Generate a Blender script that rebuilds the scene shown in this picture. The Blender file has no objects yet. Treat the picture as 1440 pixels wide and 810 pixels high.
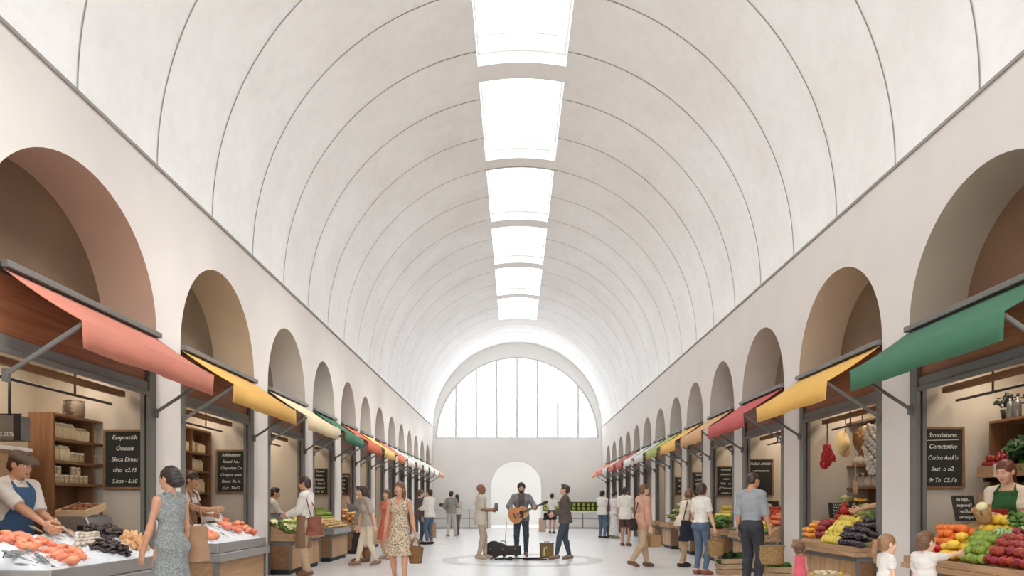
import bpy, bmesh, math, random, zlib
import numpy as np
from mathutils import Vector, Matrix, Euler

random.seed(7)
rng = np.random.default_rng(7)
SC = bpy.context.scene
COL = SC.collection
PI = math.pi
R_ = math.radians

# ------------------------------------------------------------------ materials
def lin1(v):
    v /= 255.0
    return v / 12.92 if v <= 0.04045 else ((v + 0.055) / 1.055) ** 2.4

def srgb(c):
    return (lin1(c[0]), lin1(c[1]), lin1(c[2]), 1.0)

MATS = {}

def mat(name, rgb, rough=0.6, var=0.0, scale=6.0, bump=0.0, bscale=None, metal=0.0, spec=0.5,
        rand=0.0, rgb2=None, tex='noise', stretch=None, detail=4.0, trans=0.0, coat=0.0, sharp=None, sss=0.0):
    """Procedural principled material; colours are sRGB 0-255."""
    if name in MATS:
        return MATS[name]
    m = bpy.data.materials.new(name)
    m.use_nodes = True
    nt = m.node_tree
    N, L = nt.nodes, nt.links
    b = N['Principled BSDF']
    b.inputs['Roughness'].default_value = rough
    b.inputs['Metallic'].default_value = metal
    b.inputs['Specular IOR Level'].default_value = spec
    if coat:
        b.inputs['Coat Weight'].default_value = coat
        b.inputs['Coat Roughness'].default_value = 0.15
    if sss:
        b.inputs['Subsurface Weight'].default_value = sss
        b.inputs['Subsurface Radius'].default_value = (0.02, 0.008, 0.004)
    col = srgb(rgb)
    b.inputs['Base Color'].default_value = col
    m.diffuse_color = col
    co = None
    if var or bump or rgb2:
        tc = N.new('ShaderNodeTexCoord')
        mp = N.new('ShaderNodeMapping')
        L.new(tc.outputs['Object'], mp.inputs['Vector'])
        if stretch:
            mp.inputs['Scale'].default_value = stretch
        co = mp.outputs['Vector']
    out = None
    if var or rgb2:
        if tex == 'noise':
            t = N.new('ShaderNodeTexNoise'); t.inputs['Scale'].default_value = scale
            t.inputs['Detail'].default_value = detail; fac = t.outputs['Fac']
        elif tex == 'voronoi':
            t = N.new('ShaderNodeTexVoronoi'); t.inputs['Scale'].default_value = scale; fac = t.outputs['Distance']
        elif tex == 'wave':
            t = N.new('ShaderNodeTexWave'); t.inputs['Scale'].default_value = scale
            t.inputs['Distortion'].default_value = 3.0; t.inputs['Detail'].default_value = 3; fac = t.outputs['Fac']
        L.new(co, t.inputs['Vector'])
        rp = N.new('ShaderNodeValToRGB')
        if rgb2 is None:
            c0 = tuple(max(0, x * (1 - var)) for x in col[:3]) + (1,)
            c1 = tuple(min(1, x * (1 + var)) for x in col[:3]) + (1,)
        else:
            c0, c1 = col, srgb(rgb2)
        lo, hi = sharp if sharp else (0.3, 0.7)
        rp.color_ramp.elements[0].position = lo; rp.color_ramp.elements[0].color = c0
        rp.color_ramp.elements[1].position = hi; rp.color_ramp.elements[1].color = c1
        L.new(fac, rp.inputs['Fac'])
        out = rp.outputs['Color']
    if rand:
        oi = N.new('ShaderNodeObjectInfo')
        hs = N.new('ShaderNodeHueSaturation')
        mr = N.new('ShaderNodeMapRange')
        mr.inputs['To Min'].default_value = 1 - rand; mr.inputs['To Max'].default_value = 1 + rand
        L.new(oi.outputs['Random'], mr.inputs['Value'])
        L.new(mr.outputs['Result'], hs.inputs['Value'])
        mr2 = N.new('ShaderNodeMapRange')
        mr2.inputs['To Min'].default_value = 0.5 - rand * .08; mr2.inputs['To Max'].default_value = 0.5 + rand * .08
        L.new(oi.outputs['Random'], mr2.inputs['Value'])
        L.new(mr2.outputs['Result'], hs.inputs['Hue'])
        if out is not None:
            L.new(out, hs.inputs['Color'])
        else:
            hs.inputs['Color'].default_value = col
        out = hs.outputs['Color']
    if out is not None:
        L.new(out, b.inputs['Base Color'])
    if bump:
        t2 = N.new('ShaderNodeTexNoise'); t2.inputs['Scale'].default_value = bscale or scale * 4
        t2.inputs['Detail'].default_value = 3
        L.new(co, t2.inputs['Vector'])
        bp = N.new('ShaderNodeBump'); bp.inputs['Strength'].default_value = bump; bp.inputs['Distance'].default_value = 0.02
        L.new(t2.outputs['Fac'], bp.inputs['Height'])
        L.new(bp.outputs['Normal'], b.inputs['Normal'])
    MATS[name] = m
    return m

# ------------------------------------------------------------------ object bookkeeping
def tag(o, label=None, cat=None, group=None, kind=None):
    if label: o['label'] = label
    if cat: o['category'] = cat
    if group: o['group'] = group
    if kind: o['kind'] = kind
    return o

def empty(name, loc=(0, 0, 0), rz=0.0, label=None, cat=None, group=None):
    o = bpy.data.objects.new(name, None)
    o.empty_display_size = 0.1
    o.location = loc
    o.rotation_euler = (0, 0, rz)
    COL.objects.link(o)
    return tag(o, label, cat, group)

def link(name, me, parent=None):
    o = bpy.data.objects.new(name, me)
    COL.objects.link(o)
    if parent: o.parent = parent
    return o

KIDS = {}
def kids(o):
    return list(o.children)

def copy_tree(o, parent=None):
    c = o.copy()
    COL.objects.link(c)
    c.parent = parent
    for ch in KIDS.get(o.name, []):
        copy_tree(ch, c)
    return c

def reg(root):
    """remember the children of a prototype (root.children is slow in a big file)"""
    def rec(o):
        KIDS[o.name] = list(o.children)
        for c in KIDS[o.name]: rec(c)
    rec(root)
    return root

class MB:
    """collects shapes into ONE mesh"""
    def __init__(s):
        s.v = []; s.f = []; s.m = []; s.sm = []
    def add(s, vs, fs, mi=0, smooth=False):
        o = len(s.v)
        s.v.extend([tuple(v) for v in vs])
        for f in fs:
            s.f.append(tuple(i + o for i in f)); s.m.append(mi); s.sm.append(smooth)
        return s
    def box(s, x0, x1, y0, y1, z0, z1, mi=0, M=None):
        vs = [(x0, y0, z0), (x1, y0, z0), (x1, y1, z0), (x0, y1, z0), (x0, y0, z1), (x1, y0, z1), (x1, y1, z1), (x0, y1, z1)]
        if M is not None: vs = [M @ Vector(v) for v in vs]
        fs = [(0, 3, 2, 1), (4, 5, 6, 7), (0, 1, 5, 4), (1, 2, 6, 5), (2, 3, 7, 6), (3, 0, 4, 7)]
        return s.add(vs, fs, mi)
    def hexa(s, vs, mi=0):
        """8 corners: bottom 4 ccw, top 4 ccw"""
        fs = [(0, 3, 2, 1), (4, 5, 6, 7), (0, 1, 5, 4), (1, 2, 6, 5), (2, 3, 7, 6), (3, 0, 4, 7)]
        return s.add(vs, fs, mi)
    def beam(s, p0, p1, w, h, mi=0, up=(0, 0, 1)):
        p0, p1 = Vector(p0), Vector(p1)
        d = (p1 - p0).normalized()
        u = Vector(up)
        a = d.cross(u)
        if a.length < 1e-4: a = d.cross(Vector((1, 0, 0)))
        a.normalize(); b = a.cross(d).normalized()
        vs = []
        for p in (p0, p1):
            for sa, sb in ((-1, -1), (1, -1), (1, 1), (-1, 1)):
                vs.append(p + a * (sa * w / 2) + b * (sb * h / 2))
        return s.add(vs, [(0, 1, 2, 3)[::-1], (4, 5, 6, 7), (0, 1, 5, 4), (1, 2, 6, 5), (2, 3, 7, 6), (3, 0, 4, 7)], mi)
    def tube(s, pts, r, seg=8, mi=0, smooth=True, cap=True, closed=False):
        pts = [Vector(p) for p in pts]
        n = len(pts)
        rs = r if hasattr(r, '__len__') else [r] * n
        vs, fs = [], []
        prev = None
        for i, p in enumerate(pts):
            if closed:
                d = pts[(i + 1) % n] - pts[i - 1]
            else:
                d = pts[min(i + 1, n - 1)] - pts[max(i - 1, 0)]
            d.normalize()
            if prev is None:
                a = d.orthogonal().normalized()
            else:
                a = (prev - d * prev.dot(d))
                if a.length < 1e-5: a = d.orthogonal()
                a.normalize()
            prev = a
            b = d.cross(a)
            for k in range(seg):
                t = 2 * PI * k / seg
                vs.append(p + (a * math.cos(t) + b * math.sin(t)) * rs[i])
        for i in range(n if closed else n - 1):
            j = (i + 1) % n
            for k in range(seg):
                k2 = (k + 1) % seg
                fs.append((i * seg + k, i * seg + k2, j * seg + k2, j * seg + k))
        if cap and not closed:
            fs.append(tuple(range(seg))[::-1])
            fs.append(tuple((n - 1) * seg + k for k in range(seg)))
        return s.add(vs, fs, mi, smooth)
    def lathe(s, prof, seg=20, mi=0, smooth=True, M=None, wob=None, sx=1, sy=1):
        """prof: [(r,z)...] from bottom to top; closes the ends at r~0"""
        vs, fs = [], []
        n = len(prof)
        for i, (r, z) in enumerate(prof):
            for k in range(seg):
                t = 2 * PI * k / seg
                rr = r * (wob(t, i / (n - 1)) if wob else 1)
                v = Vector((rr * math.cos(t) * sx, rr * math.sin(t) * sy, z))
                vs.append(M @ v if M is not None else v)
        for i in range(n - 1):
            for k in range(seg):
                k2 = (k + 1) % seg
                fs.append((i * seg + k, i * seg + k2, (i + 1) * seg + k2, (i + 1) * seg + k))
        fs.append(tuple(range(seg))[::-1]); fs.append(tuple((n - 1) * seg + k for k in range(seg)))
        return s.add(vs, fs, mi, smooth)
    def ball(s, c, r, seg=12, mi=0, M=None, n=8):
        r = r if hasattr(r, '__len__') else (r, r, r)
        vs, fs = [], []
        for i in range(n + 1):
            ph = -PI / 2 + PI * i / n
            for k in range(seg):
                t = 2 * PI * k / seg
                v = Vector((r[0] * math.cos(ph) * math.cos(t), r[1] * math.cos(ph) * math.sin(t), r[2] * math.sin(ph)))
                if M is not None: v = M @ v
                vs.append(v + Vector(c))
        for i in range(n):
            for k in range(seg):
                k2 = (k + 1) % seg
                fs.append((i * seg + k, i * seg + k2, (i + 1) * seg + k2, (i + 1) * seg + k))
        return s.add(vs, fs, mi, True)
    def prism(s, poly, d0, d1, axis='y', mi=0, smooth=False):
        """polygon in the plane across `axis`, extruded from d0 to d1"""
        n = len(poly)
        def P(a, b, d):
            return {'y': (a, d, b), 'x': (d, a, b), 'z': (a, b, d)}[axis]
        vs = [P(a, b, d0) for a, b in poly] + [P(a, b, d1) for a, b in poly]
        s.add(vs, [tuple(range(n))[::-1], tuple(range(n, 2 * n))], mi)
        o = len(s.v) - 2 * n
        for i in range(n):
            j = (i + 1) % n
            s.f.append((o + i, o + j, o + n + j, o + n + i)); s.m.append(mi); s.sm.append(smooth)
        return s
    def mesh(s, name, mats, fix=True):
        me = bpy.data.meshes.new(name)
        me.from_pydata(s.v, [], s.f)
        for m in (mats if isinstance(mats, (list, tuple)) else [mats]):
            me.materials.append(m)
        me.polygons.foreach_set('material_index', s.m)
        me.polygons.foreach_set('use_smooth', s.sm)
        if fix:
            bm = bmesh.new(); bm.from_mesh(me)
            bmesh.ops.remove_doubles(bm, verts=bm.verts, dist=1e-5)
            bmesh.ops.recalc_face_normals(bm, faces=bm.faces)
            bm.to_mesh(me); bm.free()
        me.update()
        return me
    def build(s, name, mats, parent=None, bevel=0.0, fix=True, loc=None, seg=2):
        o = link(name, s.mesh(name, mats, fix), parent)
        if loc is not None: o.location = loc
        if bevel:
            md = o.modifiers.new('bevel', 'BEVEL'); md.width = bevel; md.segments = seg
            md.limit_method = 'ANGLE'; md.angle_limit = R_(40)
        return o

def mesh_np(name, V, F, mats, mi=None, smooth=True):
    me = bpy.data.meshes.new(name)
    V = np.asarray(V, np.float32); F = np.asarray(F, np.int32)
    me.vertices.add(len(V)); me.vertices.foreach_set('co', V.ravel())
    me.loops.add(F.size); me.loops.foreach_set('vertex_index', F.ravel())
    me.polygons.add(len(F)); me.polygons.foreach_set('loop_start', np.arange(0, F.size, F.shape[1], dtype=np.int32))
    for m in (mats if isinstance(mats, (list, tuple)) else [mats]):
        me.materials.append(m)
    if mi is not None: me.polygons.foreach_set('material_index', np.asarray(mi, np.int32))
    me.polygons.foreach_set('use_smooth', np.full(len(F), smooth))
    me.update(calc_edges=True); me.validate()
    return me

def text(name, body, size, M, m, parent, align='LEFT', shear=0.0, ext=0.001, sx=1.0, offset=0.0):
    cu = bpy.data.curves.new(name, 'FONT')
    cu.body = body; cu.size = size; cu.align_x = align; cu.shear = shear; cu.extrude = ext; cu.offset = offset
    cu.resolution_u = 3
    cu.materials.append(m)
    tmp = bpy.data.objects.new('tmp', cu)
    me = bpy.data.meshes.new_from_object(tmp)
    bpy.data.objects.remove(tmp); bpy.data.curves.remove(cu)
    me.name = name
    if not me.materials: me.materials.append(m)
    o = link(name, me, parent)
    o.matrix_local = M @ Matrix.Diagonal((sx, 1, 1, 1))
    return o
# ================================================================== SETTING
EYE = 1.28
F = 1000.0
VX, VY = 724.0, 709.0
XL, XR = -4.42, 4.70            # faces of the arcade walls
XC = (XL + XR) / 2
RAD = (XR - XL) / 2
ZS = 5.45                        # springing of the vault
YB = 38.5                        # end wall
YN = -9.0                        # open near end
TH = 0.66                        # thickness of the arcade wall
SPR = 3.38                       # springing of the arches

def at(px, py, Y):
    return Vector(((px - VX) * Y / F, Y, EYE - (py - VY) * Y / F))

cam_d = bpy.data.cameras.new('camera')
cam = bpy.data.objects.new('camera', cam_d)
COL.objects.link(cam)
cam.location = (0, 0, EYE); cam.rotation_euler = (PI / 2, 0, 0)
cam_d.sensor_width = 36; cam_d.lens = 36 * F / 1440
cam_d.shift_x = (720 - VX) / 1440; cam_d.shift_y = (VY - 405) / 1440
cam_d.clip_start = 0.05; cam_d.clip_end = 500
SC.camera = cam

# ---- materials of the shell
M_plaster = mat('white_plaster', (215, 208, 202), .85, var=.03, scale=1.3, bump=.08, bscale=30)
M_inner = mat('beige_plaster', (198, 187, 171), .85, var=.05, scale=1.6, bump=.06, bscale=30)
SOF = {-1: [(172, 138, 118), (178, 154, 126), (188, 176, 162), (186, 178, 166), (190, 182, 172)], 1: [(152, 138, 120), (176, 152, 128), (178, 164, 150), (182, 172, 162), (190, 182, 172)]}  # soffit tones per bay, with shade and awning bounce mixed into the colour
TYM = {-1: [(128, 103, 82), (138, 118, 98), (150, 136, 122), (160, 150, 138), (176, 168, 158)], 1: [(132, 100, 78), (132, 108, 86), (142, 126, 110), (160, 150, 138), (176, 168, 158)]}  # arch back tones, recess shade put into the colour, deepest in near bays
SOFM = {sx: [mat('arch_soffit_shade_tint_%s_%d' % (sx, k), c, .85, var=.06, scale=1.6) for k, c in enumerate(SOF[sx])] for sx in (-1, 1)}
TYMM = {sx: [mat('arch_back_shade_tint_%s_%d' % (sx, k), c, .85, var=.08, scale=1.6) for k, c in enumerate(TYM[sx])] for sx in (-1, 1)}
M_backpl = mat('grey_plaster', (240, 236, 232), .85, var=.03, scale=.9)
M_white = mat('white_paint', (236, 234, 231), .6)
M_joint = mat('joint_shadow_grey', (150, 144, 139), .8)
M_steel = mat('grey_painted_steel', (110, 107, 103), .5, metal=.0, var=.05, scale=4)
M_dsteel = mat('dark_steel', (62, 57, 54), .5, metal=.4)
M_inox = mat('brushed_stainless', (172, 170, 168), .32, metal=.75, var=.08, scale=3, stretch=(1, 40, 40))
M_black = mat('black_matte', (30, 28, 27), .6)

def concrete_vault():
    m = mat('pale_concrete', (218, 213, 208), .9)
    nt = m.node_tree; N, L = nt.nodes, nt.links
    b = N['Principled BSDF']
    tc = N.new('ShaderNodeTexCoord')
    n1 = N.new('ShaderNodeTexNoise'); n1.inputs['Scale'].default_value = .55; n1.inputs['Detail'].default_value = 8; n1.inputs['Roughness'].default_value = .6
    n2 = N.new('ShaderNodeTexNoise'); n2.inputs['Scale'].default_value = 5.0; n2.inputs['Detail'].default_value = 6
    L.new(tc.outputs['Object'], n1.inputs['Vector']); L.new(tc.outputs['Object'], n2.inputs['Vector'])
    r1 = N.new('ShaderNodeValToRGB')
    r1.color_ramp.elements[0].position = .32; r1.color_ramp.elements[0].color = srgb((236, 233, 230))
    r1.color_ramp.elements[1].position = .68; r1.color_ramp.elements[1].color = srgb((245, 244, 243))
    L.new(n1.outputs['Fac'], r1.inputs['Fac'])
    r2 = N.new('ShaderNodeValToRGB')
    r2.color_ramp.elements[0].position = .25; r2.color_ramp.elements[0].color = (.955, .955, .955, 1)
    r2.color_ramp.elements[1].position = .6; r2.color_ramp.elements[1].color = (1, 1, 1, 1)
    L.new(n2.outputs['Fac'], r2.inputs['Fac'])
    mx = N.new('ShaderNodeMix'); mx.data_type = 'RGBA'; mx.blend_type = 'MULTIPLY'; mx.inputs['Factor'].default_value = 1
    L.new(r1.outputs['Color'], mx.inputs['A']); L.new(r2.outputs['Color'], mx.inputs['B'])
    # sparse pin holes of the cast concrete
    vo = N.new('ShaderNodeTexVoronoi'); vo.inputs['Scale'].default_value = 9
    L.new(tc.outputs['Object'], vo.inputs['Vector'])
    r3 = N.new('ShaderNodeValToRGB')
    r3.color_ramp.elements[0].position = .05; r3.color_ramp.elements[0].color = (.85, .84, .83, 1)
    r3.color_ramp.elements[1].position = .09; r3.color_ramp.elements[1].color = (1, 1, 1, 1)
    L.new(vo.outputs['Distance'], r3.inputs['Fac'])
    mx2 = N.new('ShaderNodeMix'); mx2.data_type = 'RGBA'; mx2.blend_type = 'MULTIPLY'; mx2.inputs['Factor'].default_value = .6
    L.new(mx.outputs['Result'], mx2.inputs['A']); L.new(r3.outputs['Color'], mx2.inputs['B'])
    L.new(mx2.outputs['Result'], b.inputs['Base Color'])
    return m
M_vault = concrete_vault()

def floor_mat():
    m = mat('polished_pale_floor', (214, 210, 205), .28)
    nt = m.node_tree; N, L = nt.nodes, nt.links
    b = N['Principled BSDF']
    b.inputs['Specular IOR Level'].default_value = .5
    tc = N.new('ShaderNodeTexCoord')
    n1 = N.new('ShaderNodeTexNoise'); n1.inputs['Scale'].default_value = .8; n1.inputs['Detail'].default_value = 7
    L.new(tc.outputs['Object'], n1.inputs['Vector'])
    r1 = N.new('ShaderNodeValToRGB')
    r1.color_ramp.elements[0].position = .3; r1.color_ramp.elements[0].color = srgb((218, 216, 213))
    r1.color_ramp.elements[1].position = .7; r1.color_ramp.elements[1].color = srgb((232, 230, 228))
    L.new(n1.outputs['Fac'], r1.inputs['Fac'])
    br = N.new('ShaderNodeTexBrick')
    br.offset = 0.5; br.inputs['Scale'].default_value = 1
    br.inputs['Brick Width'].default_value = 2.4; br.inputs['Row Height'].default_value = 1.6
    br.inputs['Mortar Size'].default_value = .012; br.inputs['Mortar Smooth'].default_value = .4
    br.inputs['Color1'].default_value = (1, 1, 1, 1); br.inputs['Color2'].default_value = (.985, .985, .985, 1); br.inputs['Mortar'].default_value = (.94, .935, .93, 1)
    L.new(tc.outputs['Object'], br.inputs['Vector'])
    mx = N.new('ShaderNodeMix'); mx.data_type = 'RGBA'; mx.blend_type = 'MULTIPLY'; mx.inputs['Factor'].default_value = 1
    L.new(r1.outputs['Color'], mx.inputs['A']); L.new(br.outputs['Color'], mx.inputs['B'])
    L.new(mx.outputs['Result'], b.inputs['Base Color'])
    return m
M_floor = floor_mat()
M_ring = mat('floor_inlay_taupe', (186, 177, 168), .32, var=.05, scale=2)

def glass(name, tint=(1, 1, 1, 1)):
    m = bpy.data.materials.new(name); m.use_nodes = True
    nt = m.node_tree; N, L = nt.nodes, nt.links
    N.remove(N['Principled BSDF'])
    tr = N.new('ShaderNodeBsdfTransparent'); tr.inputs['Color'].default_value = tint
    gl = N.new('ShaderNodeBsdfGlossy'); gl.inputs['Roughness'].default_value = .03
    mx = N.new('ShaderNodeMixShader')
    mx.inputs['Fac'].default_value = .03
    L.new(tr.outputs[0], mx.inputs[1]); L.new(gl.outputs[0], mx.inputs[2])
    L.new(mx.outputs[0], N['Material Output'].inputs['Surface'])
    return m
M_glass = glass('clear_glass', (.96, .98, 1, 1))

# ---- bays
BAYS = [(5.95, 8.62, 4.75), (9.25, 11.9, 4.75), (12.57, 14.85, 4.68), (15.4, 17.3, 4.58), (17.9, 19.62, 4.52),
        (20.15, 21.75, 4.47), (22.35, 24.0, 4.44), (24.6, 26.25, 4.42), (26.85, 28.35, 4.4), (28.95, 30.4, 4.37),
        (30.95, 32.45, 4.35), (33.0, 34.6, 4.33), (35.15, 36.75, 4.3)]
BL = [(a + .15, b + .15, t) for a, b, t in BAYS]
BL[0] = (5.8, BL[0][1], 4.75)
BR = [(a - .15, b - .15, t - .06) for a, b, t in BAYS]

def arcade(name, bays, Xf, sx):
    Xb = Xf + sx * TH
    b = MB()
    def q(p, mi=0): b.add(p, [tuple(range(len(p)))], mi)
    edges = [YN] + [e for a, c, t in bays for e in (a, c)] + [YB]
    for i in range(0, len(edges), 2):                      # piers
        y0, y1 = edges[i], edges[i + 1]
        q([(Xf, y0, 0), (Xf, y1, 0), (Xf, y1, ZS), (Xf, y0, ZS)])
        q([(Xb, y0, 0), (Xb, y1, 0), (Xb, y1, ZS), (Xb, y0, ZS)], 1)
    N = 36
    for bi, (y0, y1, top) in enumerate(bays):
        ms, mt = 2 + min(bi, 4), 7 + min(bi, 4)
        ym, r, vr = (y0 + y1) / 2, (y1 - y0) / 2, top - SPR
        pts = [(ym - r * math.cos(PI * k / N), SPR + vr * math.sin(PI * k / N)) for k in range(N + 1)]
        for k in range(N):
            (ya, za), (yb, zb) = pts[k], pts[k + 1]
            q([(Xf, ya, za), (Xf, yb, zb), (Xf, yb, ZS), (Xf, ya, ZS)])
            o = len(b.v)
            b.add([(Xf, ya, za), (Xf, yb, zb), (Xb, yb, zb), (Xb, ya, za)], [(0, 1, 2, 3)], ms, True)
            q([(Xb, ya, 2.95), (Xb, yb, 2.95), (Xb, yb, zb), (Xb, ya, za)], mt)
        for yy in (y0, y1):
            q([(Xf, yy, 0), (Xb, yy, 0), (Xb, yy, 3.3), (Xf, yy, 3.3)], 1)
            q([(Xf, yy, 3.3), (Xb, yy, 3.3), (Xb, yy, SPR), (Xf, yy, SPR)], ms)  # jamb above the awning takes the shade-tinted soffit colour
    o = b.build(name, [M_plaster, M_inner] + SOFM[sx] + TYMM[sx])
    for p in o.data.polygons:
        pass
    tag(o, kind='structure')
    # the stalls' back rooms behind the piers
    s = MB()
    Xo = Xf + sx * 1.5
    def box(x0, x1, *a): s.box(min(x0, x1), max(x0, x1), *a)
    box(Xo, Xo + sx * .12, YN, YB, 0, 3.1)
    box(Xb, Xo + sx * .12, YN, YB, 2.95, 3.05)
    for i in range(1, len(edges) - 1, 2):
        ymid = (edges[i - 1 + 1 - 1 + 1] + edges[i + 1]) / 2 if False else None
    for i in range(len(bays)):
        y1 = bays[i][1]
        box(Xb, Xo, y1 + .02, y1 + .14, 0, 2.95)
    y0 = bays[0][0]
    box(Xb, Xo, y0 - .14, y0 - .02, 0, 2.95)
    w = s.build('wall_' + ('left' if sx < 0 else 'right') + '_stalls', M_inner)
    tag(w, kind='structure')
    return o
arcade('wall_left', BL, XL, -1)
arcade('wall_right', BR, XR, 1)

# ---- floor with the inlaid rings
b = MB()
b.add([(-8, YN, 0), (8, YN, 0), (8, YB + .5, 0), (-8, YB + .5, 0)], [(0, 1, 2, 3)], 0)
tag(b.build('floor', M_floor), kind='structure')
def ring(name, cx, cy, r0, r1):
    b = MB(); n = 96; vs = []; fs = []
    for k in range(n):
        t = 2 * PI * k / n
        vs += [(cx + r0 * math.cos(t), cy + r0 * math.sin(t), .003), (cx + r1 * math.cos(t), cy + r1 * math.sin(t), .003)]
    for k in range(n):
        j = (k + 1) % n
        fs.append((2 * k, 2 * k + 1, 2 * j + 1, 2 * j))
    b.add(vs, fs)
    tag(b.build(name, M_ring), kind='structure')
ring('floor_ring', .17, 16.4, 1.52, 1.86)

# ---- vault with skylight openings
SKY = [(10.72 + 3.87 * k - 3.87 * 4, 14.05 + 3.87 * k - 3.87 * 4) for k in range(10)]
SKY = [(a, min(c, 37.6)) for a, c in SKY]
SKH = .87
A_S = math.asin(SKH / RAD)
def vp(t, Y, r=RAD):
    """t: angle from the crown, + to the right"""
    return (XC + r * math.sin(t), Y, ZS + r * math.cos(t))
v = MB()
n_side = 30
ys = sorted(set([YN, YB] + [round(YN + .8 * k, 3) for k in range(1, 60)]))
ys = [y for y in ys if YN <= y <= YB]
for sgn in (-1, 1):
    ts = [sgn * (A_S + (PI / 2 - A_S) * k / n_side) for k in range(n_side + 1)]
    for a, c in zip(ys[:-1], ys[1:]):
        for k in range(n_side):
            v.add([vp(ts[k], a), vp(ts[k + 1], a), vp(ts[k + 1], c), vp(ts[k], c)], [(0, 1, 2, 3)], 0, True)
# cross bands between skylights
gaps = [(YN, SKY[0][0])] + [(SKY[i][1], SKY[i + 1][0]) for i in range(len(SKY) - 1)] + [(SKY[-1][1], YB)]
for a, c in gaps:
    for k in range(8):
        t0, t1 = -A_S + 2 * A_S * k / 8, -A_S + 2 * A_S * (k + 1) / 8
        v.add([vp(t0, a), vp(t1, a), vp(t1, c), vp(t0, c)], [(0, 1, 2, 3)], 0, True)
# curbs of the openings
CURB = .3
for a, c in SKY:
    for sgn in (-1, 1):
        t = sgn * A_S
        p, q_ = vp(t, a), vp(t, c)
        v.add([p, q_, (q_[0], c, q_[2] + CURB), (p[0], a, p[2] + CURB)], [(0, 1, 2, 3)], 2)
    for yy in (a, c):
        for k in range(8):
            t0, t1 = -A_S + 2 * A_S * k / 8, -A_S + 2 * A_S * (k + 1) / 8
            p, q_ = vp(t0, yy), vp(t1, yy)
            v.add([p, q_, (q_[0], yy, q_[2] + CURB), (p[0], yy, p[2] + CURB)], [(0, 1, 2, 3)], 2)
# casting joints
Yj = 7.18 - 1.6 * 10
while Yj < YB - .3:
    if Yj > YN + .2:
        w = .011
        inb = any(a < Yj < c for a, c in SKY)
        for sgn in (-1, 1):
            n = 40
            t_0 = A_S if inb else 0
            for k in range(n):
                t0 = sgn * (t_0 + (PI / 2 - t_0) * k / n); t1 = sgn * (t_0 + (PI / 2 - t_0) * (k + 1) / n)
                v.add([vp(t0, Yj - w, RAD - .006), vp(t1, Yj - w, RAD - .006), vp(t1, Yj + w, RAD - .006), vp(t0, Yj + w, RAD - .006)], [(0, 1, 2, 3)], 1, True)
    Yj += 1.6
tag(v.build('ceiling', [M_vault, M_joint, M_white], fix=False), kind='structure')

# springing shadow-gap trims
for i, (X, sx) in enumerate(((XL, 1), (XR, -1))):
    b = MB(); b.box(min(X, X + sx * .02), max(X, X + sx * .02), YN, YB, ZS - .025, ZS + .012)
    tag(b.build('trim_%d' % (i + 1), M_joint), kind='structure')

# ---- skylights: curved glass, frame and cross bars
for i, (a, c) in enumerate(SKY):
    fr = MB(); gl = MB()
    n = 10
    def top(t, Y, dz=0):
        p = vp(t, Y); return (p[0], Y, p[2] + CURB - .03 + dz)
    for Yc, w in ((a + .03, .05), (a + .66, .022), (a + 2.3, .016), (c - .5, .03), (c - .03, .05)):
        fr.tube([top(-A_S + 2 * A_S * k / n, Yc) for k in range(n + 1)], w, 6)
    for sgn in (-1, 1):
        fr.beam(top(sgn * A_S * .985, a), top(sgn * A_S * .985, c), .05, .06)
    f = fr.build('window_%d' % (i + 2), M_white); tag(f, kind='structure')
    for k in range(n):
        t0, t1 = -A_S + 2 * A_S * k / n, -A_S + 2 * A_S * (k + 1) / n
        gl.add([top(t0, a, .03), top(t1, a, .03), top(t1, c, .03), top(t0, c, .03)], [(0, 1, 2, 3)], 0, True)
    gl.build('glass', M_glass, f)

# ---- end wall with arched doorway and lunette window
WX, WZ, WR = .12, 4.84, 4.42
DX, DW, DT = .07, 1.36, 3.64          # doorway: half width, top
wb = MB()
zd = DT - DW
def vault_z(x): return ZS + math.sqrt(max(0, RAD ** 2 - (x - XC) ** 2))
# lower wall around the door
n = 28
wb.add([(XL, YB, 0), (DX - DW, YB, 0), (DX - DW, YB, WZ), (XL, YB, WZ)], [(0, 1, 2, 3)])
wb.add([(DX + DW, YB, 0), (XR, YB, 0), (XR, YB, WZ), (DX + DW, YB, WZ)], [(0, 1, 2, 3)])
dp = [(DX - DW * math.cos(PI * k / n), zd + DW * math.sin(PI * k / n)) for k in range(n + 1)]
for (xa, za), (xb, zb) in zip(dp[:-1], dp[1:]):
    wb.add([(xa, YB, za), (xb, YB, zb), (xb, YB, WZ), (xa, YB, WZ)], [(0, 1, 2, 3)])
    wb.add([(xa, YB, za), (xb, YB, zb), (xb, YB + .5, zb), (xa, YB + .5, za)], [(0, 1, 2, 3)], 1, True)
for xx in (DX - DW, DX + DW):
    wb.add([(xx, YB, 0), (xx, YB, zd), (xx, YB + .5, zd), (xx, YB + .5, 0)], [(0, 1, 2, 3)], 1)
# the margin between lunette and vault
n = 72
for k in range(n):
    ta, tb = PI - PI * k / n, PI - PI * (k + 1) / n
    ia, ib = (WX + WR * math.cos(ta), WZ + WR * math.sin(ta)), (WX + WR * math.cos(tb), WZ + WR * math.sin(tb))
    def outp(t):
        dx, dz = math.cos(t), math.sin(t)
        r = WR
        for _ in range(80):
            x, z = WX + r * dx, WZ + r * dz
            if x <= XL or x >= XR or (z > ZS and (x - XC) ** 2 + (z - ZS) ** 2 >= RAD ** 2): break
            r += .02
        return (WX + r * dx, WZ + r * dz)
    oa, ob = outp(ta), outp(tb)
    wb.add([(ia[0], YB, ia[1]), (ib[0], YB, ib[1]), (ob[0], YB, ob[1]), (oa[0], YB, oa[1])], [(0, 1, 2, 3)], 1)
    wb.add([(ia[0], YB, ia[1]), (ib[0], YB, ib[1]), (ib[0], YB + .35, ib[1]), (ia[0], YB + .35, ia[1])], [(0, 1, 2, 3)], 1, True)
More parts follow.
